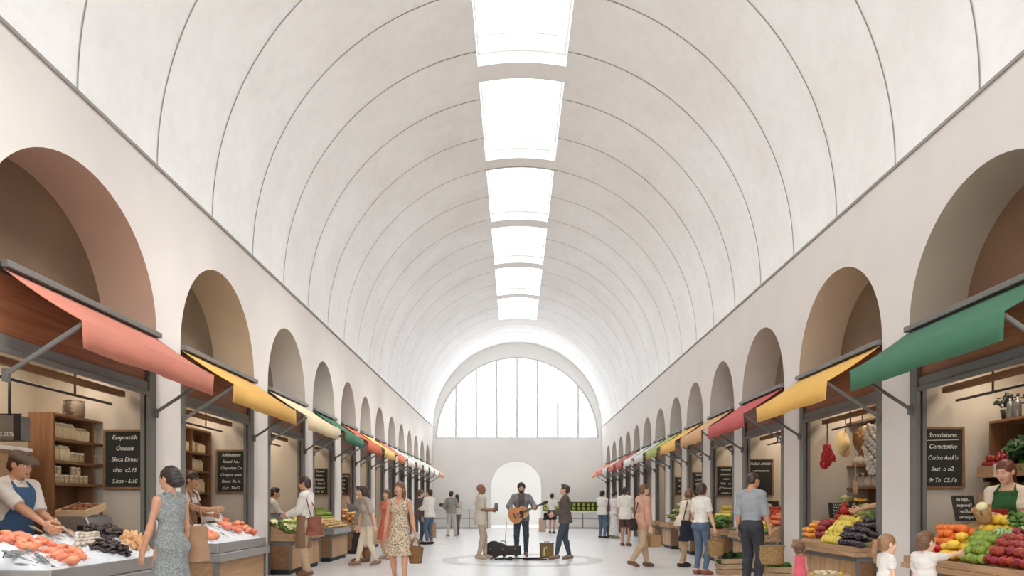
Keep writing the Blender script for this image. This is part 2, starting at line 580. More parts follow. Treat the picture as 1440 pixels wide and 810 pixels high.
wb.add([(WX - WR, YB, WZ), (WX + WR, YB, WZ), (WX + WR, YB + .35, WZ), (WX - WR, YB + .35, WZ)], [(0, 1, 2, 3)], 1)
tag(wb.build('wall_back', [M_backpl, M_white]), kind='structure')

fr = MB(); n = 60
M_frame = mat('pale_grey_window_frame', (214, 213, 212), .5)
fr.tube([(WX + (WR - .05) * math.cos(PI * k / n), YB + .12, WZ + .04 + (WR - .05) * math.sin(PI * k / n)) for k in range(n + 1)], .07, 6)
fr.box(WX - WR, WX + WR, YB + .08, YB + .16, WZ, WZ + .07)
for k in range(1, 8):
    x = WX - WR + k * (2 * WR / 8) + .0
    h = math.sqrt(max(0, WR ** 2 - (x - WX) ** 2))
    fr.box(x - .05, x + .05, YB + .07, YB + .2, WZ, WZ + h - .05)
wf = fr.build('window_1', M_frame); tag(wf, kind='structure')
g = MB(); poly = [(WX + (WR - .03) * math.cos(PI * k / n), WZ + .03 + (WR - .06) * math.sin(PI * k / n)) for k in range(n + 1)]
g.prism(poly, YB + .115, YB + .125, 'y')
g.build('glass', M_glass, wf)

# ---- outside: pale yard, white wall behind the doorway, fluted gable behind the lunette
M_out = mat('white_render', (240, 239, 236), .9)
b = MB(); b.box(-9, 9, YB + .5, 60, -.06, 0)
tag(b.build('ground_outside', M_out), kind='structure')
b = MB()
n = 180; Yo = 46.0
pts = []
for k in range(n + 1):
    x = -6.2 + 12.4 * k / n
    zt = 5.0 + 3.1 * math.sqrt(max(0, 1 - (x / 6.4) ** 2))
    pts.append((x + .1, Yo - (.05 if k % 2 else 0), zt))
for p, q_ in zip(pts[:-1], pts[1:]):
    b.add([(p[0], p[1], 0), (q_[0], q_[1], 0), q_, p], [(0, 1, 2, 3)])
M_gable = mat('pale_grey_cladding', (168, 170, 173), .9)
tag(b.build('wall_outside', M_gable), kind='structure')
b = MB(); b.box(-3.2, 3.4, YB + .6, 44.0, 4.3, 4.5)  # unseen roof added to keep skylight off the doorway view
tag(b.build('ceiling_doorway_dimmer', M_out), kind='structure')
b = MB(); b.box(-3.2, 3.4, 44.0, 44.2, 0, 4.5)
for x0 in (-3.2, 3.2): b.box(x0, x0 + .2, YB + .6, 44.0, 0, 3.3)  # unseen side walls added to dim the end wall seen through the door
tag(b.build('wall_doorway_dimmer', mat('doorway_dimmer_white', (214, 213, 211), .9)), kind='structure')
# unseen front wall added behind the viewer to cut near-end light, open above
b = MB(); b.box(XL, XR, YN, YN + .2, 0, 3.6)
tag(b.build('wall_front_blocker', M_plaster), kind='structure')

# ---- light: overcast-bright sky, soft sun through the skylights
w = bpy.data.worlds.new('sky'); SC.world = w; w.use_nodes = True
nt = w.node_tree; N, L = nt.nodes, nt.links
bg = N['Background']
tc = N.new('ShaderNodeTexCoord'); sp = N.new('ShaderNodeSeparateXYZ'); L.new(tc.outputs['Generated'], sp.inputs[0])
rp = N.new('ShaderNodeValToRGB')
rp.color_ramp.elements[0].position = 0.0; rp.color_ramp.elements[0].color = (.59, .605, .615, 1)
rp.color_ramp.elements[1].position = .9; rp.color_ramp.elements[1].color = (.92, .965, 1.0, 1)
L.new(sp.outputs['Z'], rp.inputs['Fac']); L.new(rp.outputs['Color'], bg.inputs['Color'])
bg.inputs['Strength'].default_value = 5.0

def area(name, loc, rot, sx, sy, power=None, portal=False, color=(1, 1, 1), spread=None):
    d = bpy.data.lights.new(name, 'AREA'); d.shape = 'RECTANGLE'; d.size = sx; d.size_y = sy
    d.color = color
    if portal: d.cycles.is_portal = True
    else: d.energy = power
    if spread: d.spread = spread
    o = bpy.data.objects.new(name, d); COL.objects.link(o)
    o.location = loc; o.rotation_euler = rot
    return o
for i, (a, c) in enumerate(SKY):
    area('skylight_portal', (XC, (a + c) / 2, ZS + RAD + CURB + .05), (0, 0, 0), 2 * SKH, c - a, portal=True)
area('lunette_portal', (WX, YB + .3, WZ + WR / 2), (-PI / 2, 0, 0), 2 * WR, WR, portal=True)
area('front_portal', (XC, YN, 6.8), (PI / 2, 0, 0), 9.1, 6.4, portal=True)
sd = bpy.data.lights.new('sun', 'SUN'); sd.energy = 3.1; sd.angle = R_(17); sd.color = (1, .965, .91)
so = bpy.data.objects.new('sun', sd); COL.objects.link(so)
so.rotation_euler = Vector((-.57, .16, -.87)).to_track_quat('-Z', 'Y').to_euler()

SC.view_settings.view_transform = 'Standard'
SC.view_settings.look = 'None'
SC.view_settings.exposure = 0.64
SC.view_settings.gamma = 1.0
SC.view_settings.use_curve_mapping = False
SC.cycles.use_denoising = True
SC.cycles.max_bounces = 10
SC.cycles.diffuse_bounces = 7
SC.cycles.transparent_max_bounces = 12
SC.cycles.sample_clamp_indirect = 6
# ================================================================== STALL FRONTS
def wood(name, c1, c2, stretch=(12, .6, 12), rough=.55):
    return mat(name, c1, rough, rgb2=c2, scale=2.2, stretch=stretch, detail=5)
M_wfascia = wood('reddish_fascia_wood', (132, 80, 52), (160, 104, 70))
M_walnut = wood('walnut_shelf_wood', (116, 80, 52), (148, 106, 72))
M_walnutv = wood('walnut_upright_wood', (108, 72, 46), (138, 96, 62), stretch=(12, 12, .6))
M_oak = wood('oak_panel_wood', (170, 132, 95), (198, 162, 122), stretch=(12, 12, .6))
M_oakh = wood('oak_rim_wood', (160, 124, 90), (190, 152, 114), stretch=(12, .6, 12))
M_crate = wood('crate_pine', (188, 156, 120), (216, 186, 150), stretch=(2, 2, 12))
M_bframe = wood('board_frame_wood', (118, 86, 58), (142, 106, 74), stretch=(6, 6, 6))
M_chalkb = mat('blackboard_slate', (40, 40, 37), .85, var=.12, scale=5)
M_chalk = mat('white_chalk', (226, 224, 215), .9)
M_lightwood = mat('pale_wood', (206, 176, 140), .6, var=.08, scale=5, stretch=(1, 10, 10))
M_paper = mat('cream_paper', (226, 216, 196), .8, var=.05, scale=14, rand=.06)

def cloth(name, c):
    m = mat(name, c, .85, var=.05, scale=3.0, bump=.1, bscale=220)
    return m
SIDE = {-1: 'left', 1: 'right'}
ORD = ['nearest', 'second', 'third', 'fourth', 'fifth', 'sixth', 'seventh', 'eighth', 'ninth', 'tenth', 'eleventh', 'twelfth', 'last']
AWL = [('terracotta', (188, 116, 97)), ('golden yellow', (206, 158, 80)), ('cream', (212, 192, 156)), ('green', (58, 108, 80)),
       ('orange', (206, 104, 70)), ('pale yellow', (236, 196, 118)), ('coral', (224, 128, 98)), ('off-white', (226, 220, 208)),
       ('light grey', (206, 204, 198)), ('white', (232, 230, 225)), ('pale grey', (214, 212, 207)), ('ivory', (235, 226, 212)), ('peach', (238, 172, 136))]
AWR = [('green', (62, 112, 84)), ('mustard yellow', (226, 176, 88)), ('rose red', (190, 88, 86)), ('tan', (208, 162, 116)),
       ('amber', (232, 180, 92)), ('olive green', (166, 174, 92)), ('pale grey', (208, 208, 200)), ('whitish', (222, 220, 213)),
       ('brick red', (196, 100, 90)), ('reddish', (204, 104, 88)), ('light grey', (205, 203, 198)), ('coral', (216, 116, 92)), ('salmon', (232, 150, 122))]
STALL_W = [15, 15, 13, 10, 9, 8, 7]
STALL_L = ['fishmonger stall under the terracotta awning', 'fish stall under the golden yellow awning', 'vegetable stall under the cream awning',
           'stall under the green awning on the left side', 'stall under the orange awning']
STALL_R = ['fruit stall under the big green awning on the right', 'vegetable stall under the mustard yellow awning',
           'tomato stall under the rose red awning', 'stall under the tan awning', 'stall under the amber awning']
def stall_desc(sx, i):
    lst = STALL_L if sx < 0 else STALL_R
    if i < 5: return lst[i]
    c = (AWL if sx < 0 else AWR)[i][0]
    return '%s stall from the front on the %s side, %s awning' % (ORD[i], SIDE[sx], c)

def make_awning(sx, i, y0, y1, Xf, cname, crgb):
    c = cloth('awning_fabric_' + cname.replace(' ', '_') + ('_l' if sx < 0 else '_r'), crgb)
    ym = (y0 + y1) / 2
    if i < 5:
        lab = '%s fabric awning over the %s' % (cname, stall_desc(sx, i).split(' under')[0].replace('stall', 'stall front'))
        lab = {(-1, 0): 'terracotta pink awning over the fishmonger with the flat cap',
               (-1, 1): 'golden yellow awning next to the terracotta one',
               (-1, 2): 'cream awning between the golden yellow and green ones',
               (-1, 3): 'green awning beyond the cream one on the left side',
               (-1, 4): 'orange awning just beyond the left green one',
               (1, 0): 'big green awning over the fruit stall with the green-aproned seller',
               (1, 1): 'mustard yellow awning next to the big green one',
               (1, 2): 'rose red awning beyond the mustard yellow one',
               (1, 3): 'tan awning between the rose red and amber ones',
               (1, 4): 'amber awning beyond the tan one'}[(sx, i)]
    else:
        lab = '%s awning, %s from the front in the %s row' % (cname, ORD[i], SIDE[sx])
    root = empty('awning', (Xf, ym, 0), 0, lab, 'awning', 'awnings along the %s arcade' % SIDE[sx])
    o = -sx                                   # towards the hall
    h = (y1 - y0) / 2
    P, ZT, ZF, ZV = .70, 3.30, 2.86, 2.615
    b = MB()
    def bx(x0, x1, *a): b.box(min(x0, x1), max(x0, x1), *a)
    bx(o * .004, o * .075, -h, h, ZT + .02, ZT + .085)
    b.build('cassette', M_steel, root, .008)
    n, mN = 14, 6
    rr = random.Random(i * 7 + sx)
    ph = rr.random() * 6
    def cz(u, v):                               # fabric sags a little
        return ZT + (ZF - ZT) * v - .018 * math.sin(PI * v) - .006 * math.sin(u * 9 + ph) * v
    vs, fs = [], []
    for dz in (0, .008):
        for a in range(n + 1):
            for k in range(mN + 1):
                u, v = a / n, k / mN
                vs.append((o * (.03 + (P - .03) * v), -h + 2 * h * u, cz(u, v) + dz))
    W = mN + 1; T = (n + 1) * W
    for a in range(n):
        for k in range(mN):
            q = (a * W + k, a * W + k + 1, (a + 1) * W + k + 1, (a + 1) * W + k)
            fs += [q, tuple(T + x for x in q[::-1])]
    for a in range(n):
        for k in (0, mN):
            q = (a * W + k, (a + 1) * W + k); fs.append((q[0], q[1], q[1] + T, q[0] + T))
    for k in range(mN):
        for a in (0, n):
            q = (a * W + k, a * W + k + 1); fs.append((q[0], q[1], q[1] + T, q[0] + T))
    m = MB(); m.add(vs, fs, 0, True); m.build('canopy', c, root)
    m = MB(); vs, fs = [], []
    for dx in (0, .008):
        for a in range(n * 3 + 1):
            for k in range(3):
                u, v = a / (n * 3), k / 2
                w = .012 * math.sin(u * 17 + ph) * v + .006 * math.sin(u * 41 + ph) * v
                z = cz(u, 1) + .008 + (ZV - ZF) * v
                vs.append((o * (P + dx + w + .004), -h + 2 * h * u, z))
    T = (n * 3 + 1) * 3
    for a in range(n * 3):
        for k in range(2):
            q = (a * 3 + k, a * 3 + k + 1, a * 3 + k + 4, a * 3 + k + 3)
            fs += [q, tuple(T + x for x in q[::-1])]
        for k in (0, 2):
            q = (a * 3 + k, a * 3 + k + 3); fs.append((q[0], q[1], q[1] + T, q[0] + T))
    for a in (0, n * 3):
        for k in range(2):
            q = (a * 3 + k, a * 3 + k + 1); fs.append((q[0], q[1], q[1] + T, q[0] + T))
    m.add(vs, fs, 0, True); m.build('valance', c, root)
    m = MB(); m.tube([(o * (P - .02), -h + .02, ZF - .03), (o * (P - .02), h - .02, ZF - .03)], .018, 8); m.build('front_bar', M_steel, root)
    for s in (-1, 1):
        m = MB(); y = s * (h - .05)
        m.beam((o * .012, y, 2.40), (o * (P - .03), y, ZF - .03), .026, .034)
        m.box(min(o * .003, o * .04), max(o * .003, o * .04), y - .03, y + .03, 2.34, 2.45)
        m.build('arm', M_steel, root)
    return root

def make_frame(sx, i, y0, y1, Xf):
    ym, h = (y0 + y1) / 2, (y1 - y0) / 2
    root = empty('stall_frame', (Xf, ym, 0), 0, 'grey steel frame of the ' + stall_desc(sx, i).replace(' on the right', '').replace(' on the left side', '') if i < 5 else
                 'steel frame in the %s arch from the front, %s side' % (ORD[i], SIDE[sx]), 'stall frame', 'steel stall frames in the %s arches' % SIDE[sx])
    def bx(b, x0, x1, *a): b.box(min(x0 * sx, x1 * sx), max(x0 * sx, x1 * sx), *a)
    for s in (-1, 1):
        b = MB()
        ya, yb = sorted((s * (h - .004), s * (h - .15)))
        bx(b, .0, .045, ya, yb, 0, 2.95); bx(b, .075, .12, ya, yb, 0, 2.95)
        ya, yb = sorted((s * (h - .004), s * (h - .1)))
        bx(b, .045, .075, ya, yb, 0, 2.95)
        b.build('post', M_steel, root)
    b = MB(); bx(b, .02, .10, -h + .15, h - .15, 2.63, 2.76); bx(b, .0, .05, -h + .15, h - .15, 2.60, 2.65)
    b.build('header_beam', M_steel, root, .006)
    b = MB(); bx(b, .05, .09, -h + .01, h - .01, 2.762, 3.30); b.build('fascia_board', M_wfascia, root)
    b = MB(); bx(b, .0, .16, -h + .005, h - .005, 3.30, 3.36); b.build('head_rail', M_dsteel, root)
    if i < 5:
        for k, (x, z, r) in enumerate(((.36, 2.62, .028), (.5, 2.5, .016))):
            b = MB()
            if k == 0: b.beam((sx * x, -h + .1, z), (sx * x, h - .1, z), .06, .07)
            else: b.tube([(sx * x, -h + .1, z), (sx * x, h - .1, z)], r, 8)
            b.build('hanging_rail', M_dsteel if k else M_walnut, root)
        for y in (-h * .55, h * .45):
            b = MB(); b.tube([(sx * .5, y, 2.5), (sx * .5, y, 2.95)], .012, 6); b.build('drop_rod', M_dsteel, root)
    return root

for sx, bays, Xf, aw in ((-1, BL, XL, AWL), (1, BR, XR, AWR)):
    for i, (y0, y1, t) in enumerate(bays):
        make_frame(sx, i, y0, y1, Xf)
        make_awning(sx, i, y0 + (.3 if (sx, i) == (-1, 0) else 0), y1, Xf, *aw[i])

# ================================================================== CHALKBOARDS
def chalkboard(sx, i, lines, lab, w=.46, h=.68, zc=1.83, off=.37, size=.075):
    Xf = XL if sx < 0 else XR
    y1 = (BL if sx < 0 else BR)[i][1]
    root = empty('chalkboard', (Xf + sx * off, y1 - .035, zc), 0, lab, 'chalkboard', 'chalkboards on the stall side walls')
    b = MB(); b.box(-w / 2, w / 2, -.008, .02, -h / 2, h / 2); b.build('slate', M_chalkb, root)
    b = MB(); f = .028
    b.box(-w / 2 - f, w / 2 + f, -.018, .025, h / 2, h / 2 + f); b.box(-w / 2 - f, w / 2 + f, -.018, .025, -h / 2 - f, -h / 2)
    b.box(-w / 2 - f, -w / 2, -.018, .025, -h / 2, h / 2); b.box(w / 2, w / 2 + f, -.018, .025, -h / 2, h / 2)
    b.build('frame', M_bframe, root, .004)
    put_lines(root, lines, w, h, size)
    return root

def put_lines(root, lines, w, h, size, M0=None):
    n = len(lines)
    for k, ln in enumerate(lines):
        if not ln: continue
        z = h / 2 - (k + .72) * h / (n + .1)
        est = len(ln) * size * .52
        fit = min(1.0, (w * .88) / est)
        M = Matrix.Translation((0, -.0095, z)) @ Matrix.Rotation(R_(90), 4, 'X')
        if M0 is not None: M = M0 @ M
        t = text('chalk_lettering', ln, size, M, M_chalk, root, 'CENTER', .28, .0008, fit, .0)

chalkboard(-1, 0, ['Eaпpoställt'.replace('п', 'n'), 'Ónouis', 'Sleca Elmas', 'clito  c2.15', 'S.hos - 6.10'],
           'chalkboard with five handwritten lines beside the fishmonger shelf')
chalkboard(-1, 1, ['Sollebsahjetos', 'Kuaul Aa...', 'Olopostton Crt', 'Cropus ando', 'Doxot  Re. In.', 'Eact  TloCi.'],
           'chalkboard with six lines behind the golden yellow awning stall', size=.07)
chalkboard(-1, 3, ['- Taudoll', 'Sttoar', 'Oldaatly', 'St. 3rdc of', 'Deltagoor', '1.90  20'], 'small chalkboard on the wall under the left green awning', w=.4, h=.6, size=.07)
chalkboard(-1, 4, ['FUDOTTIS', 'Mla lo', '- 2 le', 'iel 8o', '- o -'], 'small chalkboard under the orange awning behind the bread', w=.36, h=.56, size=.07)
chalkboard(1, 0, ['Strucdoltuces', 'Ceractotics', "Corixo Aack'o", 'ilaat  o o2,', "9r To  C5.1'o"],
           'chalkboard with an underlined heading beside the fruit shelves')
_cb = bpy.data.objects['chalkboard.004']
b = MB(); b.tube([(-.19, -.012, .205), (.19, -.012, .212)], .0035, 6); b.build('chalk_line', M_chalk, _cb)
chalkboard(1, 2, ['TUDO-DRUSH', 'rvarouravor', '', '', ''], 'chalkboard with two top lines behind the man in the grey-blue shirt', size=.07, h=.72)
chalkboard(1, 3, ['Coaststt', 'xuaootor', '- solon', 'Talla - on', 'JT Tdaonoo', 'ool:ae.o'], 'chalkboard behind the woman in the white tee and blue jeans', w=.4, size=.07)
chalkboard(1, 4, ['SLISOLS', 'CoUASO', 'DJSALO', 'BNSSO', 'Loosdl'], 'chalkboard behind the woman with the navy tote bag', w=.38, h=.6, size=.08)
chalkboard(1, 5, ['ELOTO', 'ILOOE', 'OTTAS'], 'small dark chalkboard under the olive green awning', w=.36, h=.5, size=.08)

# ================================================================== COUNTERS
def steel_counter(y0, y1, xa, xb, zr, lab):
    """stainless display counter: front face at xa, back at xb"""
    sx = 1 if xb > xa else -1
    ym = (y0 + y1) / 2; h = (y1 - y0) / 2
    root = empty('fish_counter', (xa, ym, 0), 0, lab, 'counter', 'stall counters')
    d = abs(xb - xa)
    def bx(b, x0, x1, *a): b.box(min(x0 * sx, x1 * sx), max(x0 * sx, x1 * sx), *a)
    b = MB()
    bx(b, .0, .02, -h, h, zr - .13, zr); bx(b, d - .02, d, -h, h, zr - .13, zr + .1)
    bx(b, .02, d - .02, -h, -h + .02, zr - .13, zr); bx(b, .02, d - .02, h - .02, h, zr - .13, zr)
    bx(b, .02, d - .02, -h + .02, h - .02, zr - .13, zr - .1)
    b.build('tray', M_inox, root, .005)
    b = MB(); bx(b, -.05, d, -h - .02, h + .02, zr - .25, zr - .135); b.build('ledge', M_inox, root, .01)
    b = MB(); bx(b, .02, d - .02, -h + .04, h - .04, .1, zr - .252); b.build('front_panel', M_oakh, root)
    for s in (-1, 1):
        b = MB(); bx(b, .0, .06, min(s * h, s * (h - .06)), max(s * h, s * (h - .06)), 0, zr - .252); b.build('leg', M_steel, root)
    b = MB(); bx(b, .08, d - .02, -h + .08, h - .08, 0, .1); b.build('plinth', M_black, root)
    return root

def wood_counter(y0, y1, xa, xb, zr, lab, blue=False, np_=4):
    sx = 1 if xb > xa else -1
    ym = (y0 + y1) / 2; h = (y1 - y0) / 2
    root = empty('produce_counter', (xa, ym, 0), 0, lab, 'counter', 'stall counters')
    d = abs(xb - xa)
    def bx(b, x0, x1, *a): b.box(min(x0 * sx, x1 * sx), max(x0 * sx, x1 * sx), *a)
    b = MB(); MT = M_inox if blue else M_oakh
    bx(b, -.05, -.025, -h - .03, h + .03, zr - .07, zr)
    bx(b, -.025, d, -h - .03, -h - .005, zr - .07, zr + .0); bx(b, -.025, d, h + .005, h + .03, zr - .07, zr)
    bx(b, -.025, d, -h - .005, h + .005, zr - .07, zr - .05)
    b.build('tray', MT, root, .004)
    b = MB(); bx(b, -.07, d, -h - .05, h + .05, zr - .13, zr - .072); b.build('counter_rim', MT, root, .005)
    b = MB()
    bx(b, 0, d - .02, -h, h, zr - .2, zr - .132)
    for k in range(np_ + 1):
        y = -h + k * 2 * h / np_
        ya = max(-h, y - .03); yb = min(h, y + .03)
        if k in (0, np_): bx(b, 0, .05, ya, yb, .08, zr - .2)
    b.build('frame', M_steel, root)
    for k in range(np_):
        b = MB(); ya = -h + .035 + k * (2 * h - .07) / np_
        bx(b, .012, .035, ya + .008, ya + (2 * h - .07) / np_ - .008, .09, zr - .205); b.build('front_panel', M_oak, root)
    b = MB(); bx(b, .036, d - .03, -h + .02, h - .02, .09, zr - .205); b.build('carcass', M_walnut, root)
    b = MB(); bx(b, .05, d - .05, -h + .04, h - .04, 0, .09); b.build('plinth', M_black, root)
    return root

def bed(name, y0, y1, xa, xb, za, slope, m, lab=None, noise=0.0, n=(30, 14), kind=None, cat=None, parent=None):
    """sloping display surface as a solid wedge"""
    b = MB(); rr = random.Random(3)
    vs = []; fs = []
    nu, nv = n
    for a in range(nu + 1):
        for k in range(nv + 1):
            x = xa + (xb - xa) * k / nv; y = y0 + (y1 - y0) * a / nu
            z = za + slope * abs(x - xa)
            edge = a in (0, nu) or k in (0, nv)
            if noise: z += (rr.random() - .4) * noise * (.3 if edge else 1)
            vs.append((x, y, z))
    T = len(vs)
    for (x, y, z) in list(vs): vs.append((x, y, za - (.07 if noise else .008)))
    W = nv + 1
    for a in range(nu):
        for k in range(nv):
            q = (a * W + k, a * W + k + 1, (a + 1) * W + k + 1, (a + 1) * W + k)
            fs += [q, tuple(T + i for i in q[::-1])]
    for a in range(nu):
        for k in (0, nv):
            p, q = a * W + k, (a + 1) * W + k; fs.append((p, q, q + T, p + T))
    for k in range(nv):
        for a in (0, nu):
            p, q = a * W + k, a * W + k + 1; fs.append((p, q, q + T, p + T))
    b.add(vs, fs, 0, bool(noise))
    o = b.build(name, m, parent)
    return o

# ------------------------------------------------ produce (one mesh of each kind, stem as a part)
M_orange = mat('orange_peel', (228, 118, 34), .45, var=.06, scale=30, bump=.25, bscale=120, rand=.1)
M_mand = mat('mandarin_peel', (238, 160, 62), .45, bump=.2, bscale=100, rand=.1)
M_tomato = mat('tomato_skin', (190, 40, 26), .25, var=.12, scale=6, rand=.12)
M_redap = mat('red_apple_skin', (120, 14, 20), .25, rgb2=(164, 38, 32), scale=9, rand=.16)
M_pome = mat('pomegranate_skin', (142, 30, 38), .35, var=.15, scale=8, rand=.14)
M_lemon = mat('lemon_peel', (236, 196, 66), .4, var=.05, scale=8, bump=.15, bscale=120, rand=.06)
M_pear = mat('yellow_pear_skin', (228, 200, 82), .4, rgb2=(210, 190, 78), scale=5, rand=.08)
M_lime = mat('lime_skin', (104, 130, 36), .32, rgb2=(150, 168, 58), scale=6, rand=.14)
M_egg = mat('aubergine_skin', (42, 27, 38), .22, var=.15, scale=5, rand=.2)
M_cuke = mat('green_cucumber_skin', (62, 104, 44), .35, rgb2=(92, 132, 60), scale=9, stretch=(1, 1, .25), rand=.12)
M_leaf = mat('leaf_green', (76, 118, 50), .5, rgb2=(122, 154, 78), scale=14, rand=.16)
M_dleaf = mat('dark_leaf_green', (44, 78, 40), .5, rgb2=(70, 108, 56), scale=14, rand=.16)
M_pale = mat('pale_cabbage_green', (190, 204, 128), .5, rgb2=(220, 226, 168), scale=9, rand=.1)
M_caul = mat('cream_cauliflower', (228, 214, 170), .8, var=.08, scale=30, rand=.08)
M_yel = mat('yellow_pepper_skin', (236, 196, 74), .25, rand=.1)
M_pot = mat('potato_skin', (200, 166, 116), .75, var=.1, scale=12, rand=.12)
M_stem = mat('green_stem', (92, 110, 52), .6)
M_bstem = mat('brown_stem', (98, 74, 46), .7)
M_bread = mat('bread_crust', (206, 150, 88), .65, rgb2=(230, 188, 130), scale=7, rand=.12)
M_peach = mat('peach_skin', (236, 150, 96), .6, rgb2=(214, 96, 70), scale=4, rand=.12)
M_melon = mat('green_melon_skin', (96, 128, 66), .4, rgb2=(176, 190, 120), tex='wave', scale=14, rand=.08)
M_mush = mat('mushroom_cream', (222, 204, 172), .7, rand=.08)

PROTO = {}
def proto(name, b, m, stem=None, stem_m=None, stem_name='stem'):
    o = b.build(name, m)
    if stem is not None: stem.build(stem_name, stem_m or M_bstem, o)
    reg(o); PROTO[name] = [o, False]
    return o

def rot_like(axis): return None

def P_round(name, m, r=.048, sq=.94, dim=.2, stem=True, sm=None, seg=14):
    b = MB(); n = 10; prof = []
    for k in range(n + 1):
        t = -PI / 2 + PI * k / n
        rr = r * math.cos(t); z = r * sq * math.sin(t)
        if k >= n - 1: z -= dim * r * (1 if k == n else .25)
        if k <= 0: z += dim * .3 * r
        prof.append((max(rr, 1e-4), z))
    b.lathe(prof, seg)
    st = None
    if stem:
        st = MB(); st.tube([(0, 0, r * sq - dim * r - .003), (.003, 0, r * sq + .01)], [.004, .003], 5)
    proto(name, b, m, st, sm)

P_round('orange', M_orange, .05, .95, .08, True, M_stem)
P_round('mandarin', M_mand, .043, .85, .12, True, M_stem)
P_round('red_apple', M_redap, .05, .92, .3, True)
P_round('pomegranate', M_pome, .052, .95, .1, True)
P_round('lime', M_lime, .043, .98, .05, False)
P_round('peach', M_peach, .043, .95, .15, False, seg=12)
P_round('potato', M_pot, .045, .75, 0, False, seg=12)
P_round('yellow_plum', M_pear, .042, .95, .1, False, seg=12)
# tomato with calyx
b = MB(); b.lathe([(1e-4, -.04), (.025, -.042), (.044, -.028), (.053, -.002), (.049, .022), (.03, .037), (.01, .034), (1e-4, .03)], 18, wob=lambda t, v: 1 + .035 * math.cos(5 * t))
s = MB()
for k in range(5):
    t = 2 * PI * k / 5; c_, s_ = math.cos(t), math.sin(t)
    s.add([(0, 0, .033), (.012 * c_ - .005 * s_, .012 * s_ + .005 * c_, .037), (.03 * c_, .03 * s_, .041), (.012 * c_ + .005 * s_, .012 * s_ - .005 * c_, .037)], [(0, 1, 2, 3)])
s.tube([(0, 0, .032), (.002, 0, .046)], .0035, 5)
proto('tomato', b, M_tomato, s, M_stem, 'calyx')
# lemon
b = MB(); b.lathe([(1e-4, -.068), (.01, -.064), (.018, -.054), (.038, -.035), (.048, -.004), (.044, .024), (.03, .045), (.014, .056), (.008, .062), (1e-4, .066)], 16)
s = MB(); s.tube([(0, 0, .063), (0, 0, .071)], .004, 5)
proto('lemon', b, M_lemon, s, M_stem)
# pear / mango
b = MB(); b.lathe([(1e-4, -.055), (.03, -.05), (.052, -.02), (.05, .012), (.036, .045), (.026, .068), (.014, .08), (1e-4, .083)], 16)
s = MB(); s.tube([(0, 0, .08), (.004, 0, .1)], .003, 5)
proto('pear', b, M_pear, s)
b = MB(); b.lathe([(1e-4, -.07), (.03, -.062), (.05, -.03), (.055, .005), (.048, .04), (.028, .062), (1e-4, .07)], 16, sx=1, sy=.85)
s = MB(); s.tube([(0, 0, .067), (.0, 0, .078)], .004, 5)
proto('yellow_mango', b, M_lemon, s)
# aubergine with calyx
b = MB(); b.lathe([(1e-4, -.085), (.03, -.078), (.048, -.05), (.05, -.015), (.042, .025), (.031, .06), (.022, .078), (1e-4, .08)], 16)
s = MB(); s.lathe([(.03, .058), (.027, .074), (.012, .084), (.007, .1), (1e-4, .101)], 10, wob=lambda t, v: 1 + .18 * math.cos(5 * t) * (1 - v))
proto('aubergine', b, M_egg, s, M_stem, 'calyx')
# cucumber / courgette
b = MB(); pts = [(.012 * math.sin(k / 10 * PI), 0, -.16 + .032 * k) for k in range(11)]
b.tube(pts, [.006, .022, .028, .03, .031, .031, .031, .03, .028, .02, .007], 12)
s = MB(); s.tube([(0, 0, .158), (0, 0, .178)], .007, 6)
proto('cucumber', b, M_cuke, s, M_stem)
b = MB(); b.tube([(.03 * math.sin(k / 10 * PI), 0, -.12 + .024 * k) for k in range(11)], [.004, .018, .026, .03, .032, .032, .031, .028, .022, .015, .006], 12)
s = MB(); s.tube([(0, 0, .118), (0, 0, .145)], .008, 6)
proto('yellow_squash', b, M_yel, s, M_stem)

def leafy(name, m, n=16, r=.1, ruffle=.02, up=.6, core=.06, seed=1, cm=None, hgt=1.0):
    """head of leaves: a heart wrapped by ruffled leaves"""
    rr = random.Random(seed)
    b = MB(); b.ball((0, 0, core * .9), (core, core, core * .95), 12)
    for k in range(n):
        a = 2 * PI * k * .382 * 1.0 + rr.random() * .3
        tilt = up + .9 * (1 - k / n) * rr.uniform(.8, 1.1)
        L_ = r * rr.uniform(.9, 1.2); w = r * rr.uniform(.6, .85)
        vs, fs = [], []
        nu, nv = 5, 6
        for u in range(nu + 1):
            for v in range(nv + 1):
                s_ = u / nu; t_ = v / nv * 2 - 1
                x = t_ * w * (math.sin(PI * (.15 + .8 * s_)) ** .7)
                out = core * .55 + L_ * s_ * math.sin(min(1.5, tilt * (0.5 + .6 * s_)))
                z = L_ * s_ * math.cos(min(1.45, tilt * (0.4 + .75 * s_))) * hgt + core * .3
                z += ruffle * math.sin(7 * t_ + k * 2 + 5 * s_) * s_ + .02 * abs(t_) * s_
                out -= abs(t_) ** 2 * core * .4
                vs.append((out * math.cos(a) - x * math.sin(a), out * math.sin(a) + x * math.cos(a), z))
        W = nv + 1
        for u in range(nu):
            for v in range(nv):
                fs.append((u * W + v, u * W + v + 1, (u + 1) * W + v + 1, (u + 1) * W + v))
        b.add(vs, fs, 1, True)
    o = b.build(name, [cm or m, m], fix=False)
    PROTO[name] = [o, False]; reg(o)
    return o
leafy('lettuce', M_leaf, 16, .11, .018, .75, .055, 2)
leafy('cabbage', M_pale, 12, .1, .008, .35, .085, 3)
leafy('dark_greens', M_dleaf, 18, .14, .022, .7, .05, 4, hgt=1.1)
leafy('chard', M_dleaf, 14, .2, .03, .5, .05, 5, hgt=1.3, cm=M_pale)
